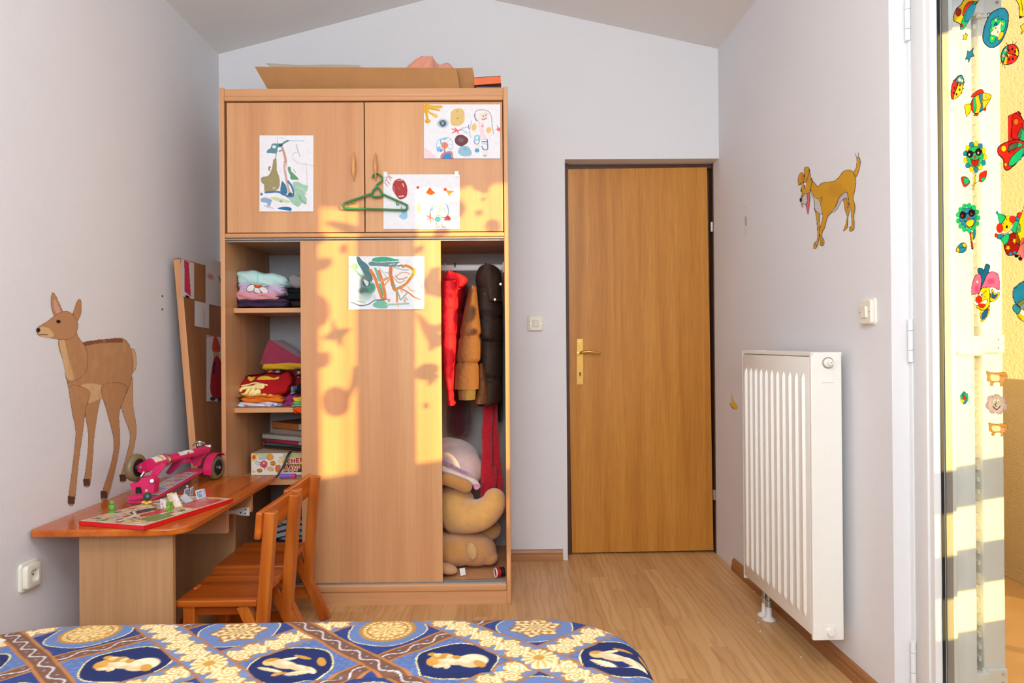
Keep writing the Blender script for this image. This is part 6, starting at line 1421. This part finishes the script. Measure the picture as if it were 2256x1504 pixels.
def duck(c):
    c.at(2080, 400, 4.699)
    c.poly([(750, 1330), (745, 1280), (790, 1240), (840, 1230), (850, 1440), (800, 1430), (760, 1390)], SY, BK, .9); c.ell(825, 1330, 44, 60, SW, BK, .6); c.poly([(712, 1300), (730, 1270), (770, 1280), (795, 1320), (770, 1370), (725, 1340)], (40, 140, 180), BK, .9); c.line([(765, 1380), (800, 1420)], 6, BK)
def lambF(x, y, k=1.0, flip=1):
    def f(c):
        c.at(1960, 400, 2.507); T = (190, 150, 90)
        P = lambda q: [(x+a*flip*k, y+b*k) for a, b in q]
        c.poly(P([(-50, -10), (-54, -38), (-36, -34), (0, -30), (40, -34), (60, -20), (58, 10), (40, 14), (36, 40), (22, 44), (18, 22), (-14, 24), (-18, 40), (-34, 38), (-34, 16), (-48, 16)]), T, (130, 92, 50), .8)
        c.poly(P([(-30, -18), (0, -18), (18, -10), (14, 14), (-26, 12)]), (232, 220, 196)); c.ell(x+36*flip*k, y+6*k, 12, 14, (222, 150, 130), (120, 80, 50), .3); c.line(P([(20, -24), (34, -10), (50, -14)]), 4, (150, 104, 60))
    return f
def cloud(c):
    c.at(1960, 400, 2.507)
    for dx, dy, r in ((-40, 5, 20), (-30, -25, 22), (0, -30, 24), (30, -18, 22), (38, 10, 20), (15, 30, 22), (-20, 28, 20)): c.ell(592+dx, 1230+dy, r, r*1.1, (176, 160, 190), (110, 90, 110), .8)
    c.ell(592, 1230, 44, 44, (186, 176, 196)); c.ell(582, 1212, 7, 13, SW, BK, .4); c.ell(602, 1212, 7, 13, SW, BK, .4); c.ell(584, 1215, 3, 5, BK); c.ell(602, 1215, 3, 5, BK); c.line([(572, 1240), (592, 1258), (614, 1238)], 5, BK); c.line([(592, 1222), (584, 1232), (592, 1240)], 4, BK)
def posy(c):
    c.at(1960, 400, 2.507)
    for k, cl_ in enumerate((SG, SB, SY, SG, SB, SG)):
        a = k*math.pi/3+.4; c.ell(414+13*math.cos(a), 1194+20*math.sin(a), 11, 15, cl_, BK, .6)
    c.ell(414, 1194, 9, 11, SR, BK, .5)
sticker('ladybird_sticker', 'ladybird window sticker with blue head by the glass edge above the fish', (2094, 160, 2132, 222), ladyA)
sticker('ladybird_sticker', 'ladybird window sticker with green head below the blue oval sticker', (2203, 86, 2250, 153), ladyB)
sticker('fish_sticker', 'striped fish window sticker', (2122, 193, 2188, 260), fish)
sticker('star_sticker', 'small yellow star window sticker below the cut off butterfly', (2118, 70, 2138, 92), stars([(243, 362), (250, 385), (270, 378), (252, 410), (248, 440), (232, 428), (208, 442), (220, 412), (210, 390), (232, 388)], SY))
sticker('star_sticker', 'blue star window sticker', (2124, 102, 2150, 142), stars([(328, 525), (318, 585), (335, 620), (300, 628), (275, 692), (268, 650), (235, 658), (255, 610), (258, 560), (290, 570)], SB))
sticker('star_sticker', 'yellow star window sticker cut by the right picture edge', (2246, 48, 2262, 80), stars([(845, 290), (875, 265), (900, 250), (905, 340), (880, 345), (855, 380), (865, 330)], SY))
sticker('butterfly_sticker', 'yellow butterfly window sticker cut off at the top of the glass', (2098, 0, 2158, 68), bfly)
sticker('banana_sticker', 'yellow banana shaped window sticker at the upper right corner of the glass', (2236, 0, 2264, 44), lambda c: c.at(2080, 0, 5.011).poly([(795, -20), (830, 60), (835, 190), (860, 190), (920, 150), (920, -20)], SY, BK, 1.2).ell(848, 188, 18, 14, BK).line([(850, -10), (870, 100), (872, 170)], 8, BK))
sticker('bunny_sticker', 'blue oval window sticker with a white bunny and green tree', (2163, 14, 2226, 108), bunny)
sticker('flower_sticker', 'flower window sticker with sunglasses, yellow and blue petals', (2115, 302, 2178, 420), flower1)
sticker('flower_sticker', 'flower window sticker with sunglasses and all green petals', (2102, 440, 2164, 560), flower2)
sticker('butterfly_sticker', 'red and green butterfly window sticker at the right picture edge', (2195, 244, 2290, 378), butterfly2)
sticker('clown_sticker', 'clown window sticker with green hat and starred trousers', (2188, 462, 2264, 578), clown)
sticker('face_sticker', 'moustached face window sticker in a pink and blue hat', (2138, 578, 2208, 712), hatface)
sticker('duck_sticker', 'yellow face window sticker with blue beak cut by the right edge', (2228, 655, 2268, 712), duck)
sticker('lamb_sticker', 'upper of the two lamb window stickers, above the cloud', (2168, 814, 2226, 856), lambF(590, 1085, 1.0))
sticker('cloud_sticker', 'smiling grey cloud window sticker between the lambs', (2168, 864, 2224, 916), cloud)
sticker('lamb_sticker', 'lower of the two lamb window stickers, below the cloud', (2172, 926, 2224, 966), lambF(596, 1365, .9))
sticker('posy_sticker', 'small green and blue blossom window sticker', (2114, 860, 2138, 892), posy)
# the rest of the stickers hang on the glass outside the picture; only their shadows reach the wardrobe
def on_glass(px, py):
    """point of the door glass whose sun shadow falls at this place of the wardrobe front"""
    p = Py(px, py, WF); k = (GX-p.x)/SUN.x; return p+SUN*k
def hidden(name, label, pts, col, sm=True, k_=1.06):
    """pts: outline of the shadow in the photograph"""
    mx_, my_ = sum(p[0] for p in pts)/len(pts), sum(p[1] for p in pts)/len(pts)
    P = [on_glass(mx_+(p[0]-mx_)*k_, my_+(p[1]-my_)*k_) for p in pts]
    y0, y1 = min(p.y for p in P), max(p.y for p in P); z0, z1 = min(p.z for p in P), max(p.z for p in P)
    o = painted(name, y0-.002, z0-.002, y1+.002, z1+.002, .003, lambda X, Y: np.stack([np.full(len(X), GX-.0008), X, Y], 1), lambda c: c.poly([(p.y, p.z) for p in P], col, BK, .002, sm=sm), M['film'], None, SW, True)
    return tag(o, label, 'sticker', 'stickers on the balcony door glass')
circ = lambda cx, cy, r, k=10: [(cx+r*math.cos(2*math.pi*i/k), cy+r*1.05*math.sin(2*math.pi*i/k)) for i in range(k)]
hidden('balloon_sticker', 'round red window sticker whose shadow is cut by the door edge', [(660, 640), (700, 645), (725, 665), (730, 690), (718, 712), (690, 726), (660, 730)], SR)
hidden('star_sticker', 'four pointed star window sticker casting the star shadow', [(740, 708), (748, 726), (770, 725), (758, 738), (756, 756), (744, 745), (722, 742), (738, 730)], SB, False, 1.4)
hidden('ball_sticker', 'round window sticker of the note shaped shadow', circ(745, 884, 30), (210, 120, 60))
hidden('stem_sticker', 'stem window sticker above the round sticker of the note', [(770, 866), (778, 840), (784, 808), (800, 806), (792, 840), (778, 872)], SG)
hidden('cherry_sticker', 'red window sticker casting the bean shadow', [(662, 780), (700, 778), (728, 776), (730, 795), (715, 808), (670, 812), (660, 800)], SR)
hidden('leaf_sticker', 'green leaf window sticker casting the leaf shadow', [(684, 584), (712, 568), (735, 570), (730, 586), (708, 596), (688, 594)], SG)
hidden('dot_sticker', 'small round window sticker above the leaf sticker', circ(762, 547, 9), SR)
hidden('bug_sticker', 'beetle window sticker near the lower rail of the glass', [(925, 812), (945, 800), (970, 806), (965, 824), (942, 836), (922, 828)], SB)
hidden('dot_sticker', 'small dark dot window sticker at the bottom', circ(944, 893, 6), BK)
hidden('shoe_sticker', 'slanted window sticker near the top of the second glass', [(720, 490), (745, 488), (790, 500), (795, 512), (760, 512), (730, 498)], SB)
hidden('dot_sticker', 'small round window sticker near the shoe sticker', circ(708, 524, 10), SP_)
hidden('dot_sticker', 'small dark window sticker above the coat shadow', [(918, 545), (938, 540), (934, 552), (922, 557)], BK)
hidden('ball_sticker', 'half hidden round window sticker shading the sliding door edge', [(955, 592), (975, 588), (975, 632), (960, 630), (950, 612)], SR)
hidden('ribbon_sticker', 'wavy window sticker shading the sliding door', [(925, 690), (950, 712), (965, 740), (952, 752), (935, 725)], SY)

# ================================================================== THE BED
bed = thing('bed', 'bed under the blue and gold bedspread at the front of the room', 'bed', (-.56, 1.05, 0))
BT = .478; ax0, ax1, ay0, ay1 = -1.41, .285, .50, 1.63
obj('bed_base', box((ax0+.01, ay0+.03, .12), (ax1-.04, ay1-.05, .27), .01), M['pine_x'], bed)
obj('mattress', box((ax0+.006, ay0+.02, .27), (ax1-.03, ay1-.04, BT-.012), .05, 4), plain('white_ticking', (226, 222, 214), .9), bed, 40)
for x in (ax0+.05, ax1-.10):
    for y in (ay0+.08, ay1-.12): obj('leg', box((x-.03, y-.03, 0), (x+.03, y+.03, .12), .004), M['pine'], bed)
def spread():
    xs = np.concatenate([np.arange(-1.41, .62, .0023)])
    ys = np.concatenate([np.arange(.52, 1.2, .02), np.arange(1.2, 1.93, .0023)])
    A_, B_ = np.meshgrid(xs, ys); a, b = A_.ravel(), B_.ravel()
    # the cloth lies flat inside a rounded rectangle and rolls over its far and right edge
    R = .055; rc = .16
    X1, Y1 = ax1-R, ay1-R
    qx, qy = np.maximum(a-(X1-rc), 0), np.maximum(b-(Y1-rc), 0)
    ln = np.hypot(qx, qy)+1e-9; sd = ln-rc
    nx_, ny_ = qx/ln, qy/ln
    s = np.maximum(sd, 0); th = np.minimum(s/R, math.pi/2)
    out = R*np.sin(th); dz = R*(1-np.cos(th))+np.maximum(s-R*math.pi/2, 0)
    fl_ = np.maximum(s-R*math.pi/2, 0)
    cpx, cpy = a-nx_*s, b-ny_*s
    hang = .03*np.sin(22*(a*ny_-b*nx_))*np.minimum(fl_/.15, 1)
    x = cpx+nx_*(out+.06*fl_+hang); y = cpy+ny_*(out+.06*fl_+hang)
    z = BT-dz
    z = z+.004*np.sin(7*a+1)*np.sin(6*b)+.003*np.sin(19*a+4*b)*np.exp(-((b-1.40)/.05)**2)-.006*np.exp(-((b-1.345-.012*np.sin(5*a))/.008)**2)*np.clip((a+.55)*4, 0, 1)
    z = z-.09*np.clip((-.88-x)/.5, 0, 1)**2
    P = np.stack([x, np.maximum(y, .4), np.maximum(z, .02)], 1)
    # ---- the woven pattern, in cloth coordinates
    H = .316
    gx0, gy0 = -.569, 1.383                    # a gold crossing
    wob = .0022*np.sin(60*a+3)+.002*np.sin(47*b+40*a)
    u = ((a-gx0)+(b-gy0))/H+wob*1.6; v = ((a-gx0)-(b-gy0))/H+wob*1.6
    NV, LB, SL = np.array(lin((44, 62, 122))), np.array(lin((112, 136, 190))), np.array(lin((128, 150, 196)))
    CRM, GLD, BRN_, DKB = np.array(lin((240, 218, 158))), np.array(lin((204, 148, 66))), np.array(lin((172, 112, 62))), np.array(lin((38, 50, 96)))
    YEL = np.array(lin((238, 222, 150)))
    def mixc(C_, col, m): m = m[:, None]; return C_*(1-m)+col*m
    def nz(k, p): return np.sin(k*a+p)*np.sin(k*1.13*b-p)+np.sin(k*.7*(a+b)+2*p)*np.sin(k*.8*(a-b))
    par = (np.floor(u)+np.floor(v)).astype(int)          # which diamond
    iu, iv = np.floor(u).astype(int), np.floor(v).astype(int)
    row = (iu-iv) % 2                                     # navy rows and light rows alternate
    damask = np.clip((nz(230, .4)+nz(330, 1.3))*.9, 0, 1)
    Cc = np.where((row == 0)[:, None], np.array(lin((90, 112, 166))), NV)
    Cc = np.where((row == 0)[:, None], mixc(Cc, np.array(lin((116, 137, 182))), damask*.6), mixc(Cc, np.array(lin((60, 80, 140))), damask*.5))
    # medallions at the middle of every diamond
    cu, cvv = iu+.5, iv+.5
    mx = (cu+cvv)/2*H+gx0; my = (cu-cvv)/2*H+gy0
    dx, dy = a-mx, b-my; rr = np.hypot(dx, dy); an = np.arctan2(dy, dx)
    kind = (np.round((mx-gx0)/(H/2)).astype(int))
    rj = rr*(1+.03*np.sin(5*an+mx*30))
    r0 = row == 1
    # navy rows: light ring round a gold ornament
    Cc = np.where((r0 & (rj < .083))[:, None], YEL, Cc); Cc = np.where((r0 & (rj < .0805))[:, None], np.array(lin((104, 126, 174))), Cc)
    sun = ((kind//2) % 2 == 1)
    pet = .5+.5*np.sin(30*an); m = r0 & sun & (rr < .058+.004*pet)
    Cc = np.where(m[:, None], GLD*.8+.0, Cc); m = r0 & sun & (rr < .052); Cc = np.where(m[:, None], mixc(np.tile(GLD, (len(a), 1)), CRM, pet), Cc)
    m = r0 & sun & (rr < .044); Cc = np.where(m[:, None], BRN_, Cc); m = r0 & sun & (rr < .041)
    ros = np.clip(.5+.6*np.sin(8*an+60*rr)*np.cos(240*rr)+.3*np.sin(16*an-100*rr), 0, 1)
    Cc = np.where(m[:, None], mixc(np.tile(GLD, (len(a), 1)), CRM, ros), Cc)
    lobe = .048+.006*np.sin(6*an)+.004*np.cos(18*an)
    m = r0 & ~sun & (rr < lobe+.004); Cc = np.where(m[:, None], BRN_*.8, Cc); m = r0 & ~sun & (rr < lobe)
    lf = np.clip(.5+.7*np.cos(12*an)*np.sin(210*rr)+.5*np.cos(6*an+.5)*np.cos(330*rr), 0, 1)
    Cc = np.where(m[:, None], mixc(np.tile(BRN_, (len(a), 1)), CRM, lf), Cc)
    # light rows: dark medallion with a pale figure
    r1 = row == 0
    Cc = np.where((r1 & (rj < .080))[:, None], YEL, Cc); m = r1 & (rj < .077); Cc = np.where(m[:, None], np.array(lin((30, 42, 92))), Cc)
    fk = ((kind//2) % 2 == 1)
    def blob(cx, cy, ax_, ay_, rot, col, mm):
        nonlocal Cc
        c_, s_ = math.cos(rot), math.sin(rot); p = (dx-cx)*c_+(dy-cy)*s_; q = -(dx-cx)*s_+(dy-cy)*c_
        d = (p/ax_)**2+(q/ay_)**2; k = np.clip((1.15-d)*4, 0, 1)*mm
        sh = np.clip(.75+.25*np.sin(q/ay_*2.5+p/ax_*2), 0, 1)
        Cc = Cc*(1-k[:, None])+(np.tile(col, (len(a), 1))*sh[:, None]+GLD*(1-sh[:, None]))*k[:, None]
    PAL = np.array(lin((244, 228, 190)))
    hm, cm = (r1 & fk).astype(float), (r1 & ~fk).astype(float)
    # a head in profile lying on its side, with hair and shoulder
    blob(.030, .002, .030, .030, .1, PAL, hm); blob(.0, .002, .026, .020, 0, PAL, hm); blob(-.028, .004, .026, .026, 0, PAL, hm); blob(-.030, .022, .020, .012, .4, GLD*1.1, hm); blob(-.046, -.004, .012, .018, .2, GLD*1.2, hm); blob(-.018, -.022, .007, .010, .2, PAL, hm); blob(-.034, -.022, .010, .007, 0, PAL, hm)
    for t_ in range(5): blob(-.05+.012*t_, .030-.003*t_, .009, .008, .5*t_, CRM if t_ % 2 else GLD, hm)
    blob(.044, -.012, .010, .018, .5, GLD*1.1, hm)
    # a small reclining child figure
    blob(-.045, .012, .014, .015, 0, CRM, cm); blob(-.044, .022, .014, .008, .3, GLD, cm); blob(-.016, .004, .026, .016, -.35, PAL, cm); blob(.016, -.008, .026, .012, -.45, PAL, cm); blob(.040, -.018, .020, .008, -.9, PAL, cm); blob(.022, -.030, .026, .008, .25, PAL, cm); blob(-.020, .026, .024, .006, .5, PAL, cm); blob(.010, .038, .020, .005, -.4, GLD, cm); blob(-.036, -.020, .026, .006, -.3, PAL, cm); blob(.052, .018, .008, .020, .4, GLD, cm); blob(-.014, -.034, .014, .005, .4, GLD, cm)
    # bands along the lattice: even lines gold scrolls, odd lines brown ribbon with a pale wave
    def band(t, s_, first):
        nonlocal Cc
        k = np.round(t).astype(int); d = (t-k)*H/math.sqrt(2); gold = (k % 2 == 0)
        L_ = s_*H/math.sqrt(2)
        m = gold & (np.abs(d) < .040); Cc = np.where(m[:, None], BRN_, Cc)
        m = gold & (np.abs(d) < .0350); Cc = np.where(m[:, None], np.array(lin((116, 133, 172))), Cc)
        ph = L_*2*math.pi/.075
        cen = .0135*np.sin(ph)
        w1 = .010+.004*np.sin(3*ph+1)
        leafy = np.abs(d-cen) < w1
        cir = np.zeros(len(a), bool); spi = np.zeros(len(a))
        for off, sg in ((.25, -1), (.75, 1)):
            q = (L_/.075-off+.5) % 1.0-.5; ra = np.hypot(q*.075, d-sg*.013); aa = np.arctan2(d-sg*.013, q*.075*sg)
            cc = ra < .0180+.0026*np.sin(7*aa); cir |= cc; spi = np.where(cc, np.sin(700*ra+2*aa), spi)
        edge = (np.abs(d-cen) < w1+.0022)
        for off, sg in ((.25, -1), (.75, 1)):
            q = (L_/.075-off+.5) % 1.0-.5; edge |= np.hypot(q*.075, d-sg*.013) < .0212
        lim = np.abs(d) < .0340
        m = gold & lim & edge; Cc = np.where(m[:, None], np.array(lin((178, 126, 62))), Cc)
        fl2 = np.where(cir, np.clip(.72+.6*spi, 0, 1), np.clip(.8+.4*np.sin(5*ph+d*260), 0, 1))
        m = gold & lim & (leafy | cir); Cc = np.where(m[:, None], np.tile(np.array(lin((206, 150, 76))), (len(a), 1))*(1-fl2[:, None])+np.array(lin((248, 230, 178)))*fl2[:, None], Cc)
        m = ~gold & (np.abs(d) < .0225); Cc = np.where(m[:, None], BRN_*1.15, Cc)
        m = ~gold & (np.abs(d) < .0165); Cc = np.where(m[:, None], np.array(lin((122, 84, 64))), Cc)
        wv = .0085*np.sin(L_*2*math.pi/.068)
        m = ~gold & (np.abs(d-wv) < .0023); Cc = np.where(m[:, None], np.array(lin((206, 200, 206))), Cc)
        q = (L_/.034) % 1.0-.5; m = ~gold & (np.hypot(q*.034, d+.7*wv) < .0026); Cc = np.where(m[:, None], np.array(lin((140, 156, 200))), Cc)
    band(v, u, True); band(u, v, False)
    # a gold blossom where two gold bands cross
    ru, rv = np.round(u), np.round(v); gg = (ru % 2 == 0) & (rv % 2 == 0)
    ex, ey = a-((ru+rv)/2*H+gx0), b-((ru-rv)/2*H+gy0); rf = np.hypot(ex, ey); af = np.arctan2(ey, ex)
    m = gg & (rf < .032+.003*np.sin(12*af)); pf = np.clip(.6+.5*np.sin(12*af), 0, 1)
    Cc = np.where(m[:, None], np.array(lin((206, 150, 76)))*(1-pf[:, None])+np.array(lin((248, 228, 170)))*pf[:, None], Cc)
    m = gg & (rf < .011); Cc = np.where(m[:, None], GLD, Cc)
    o = cmesh('bedspread', P, np.clip(Cc, 0, 1), len(xs), len(ys), M['print'], None)
    return tag(o, 'blue and gold bedspread with medallions covering the bed', 'bedspread')
spread()
# crumbs of plaster on the laminate
rn_ = random.Random(8)
for k, (px, py) in enumerate(((1662, 1303), (1671, 1372), (1675, 1391), (1765, 1448), (797, 1346))):
    p = Pz(px, py, 0); lb = ('crumb on the floor behind the radiator pipes', 'white crumb on the floor left of the pipe rosettes', 'white crumb on the floor just in front of the pipe rosettes', 'white crumb on the floor below the near end of the radiator', 'white crumb on the floor before the sliding door plinth')[k]
    o = obj('plaster_crumb', ell((p.x, p.y, .002), (.003, .0025, .002), 8, 6), M['white'], None, True); tag(o, lb, 'crumb', 'crumbs on the floor')
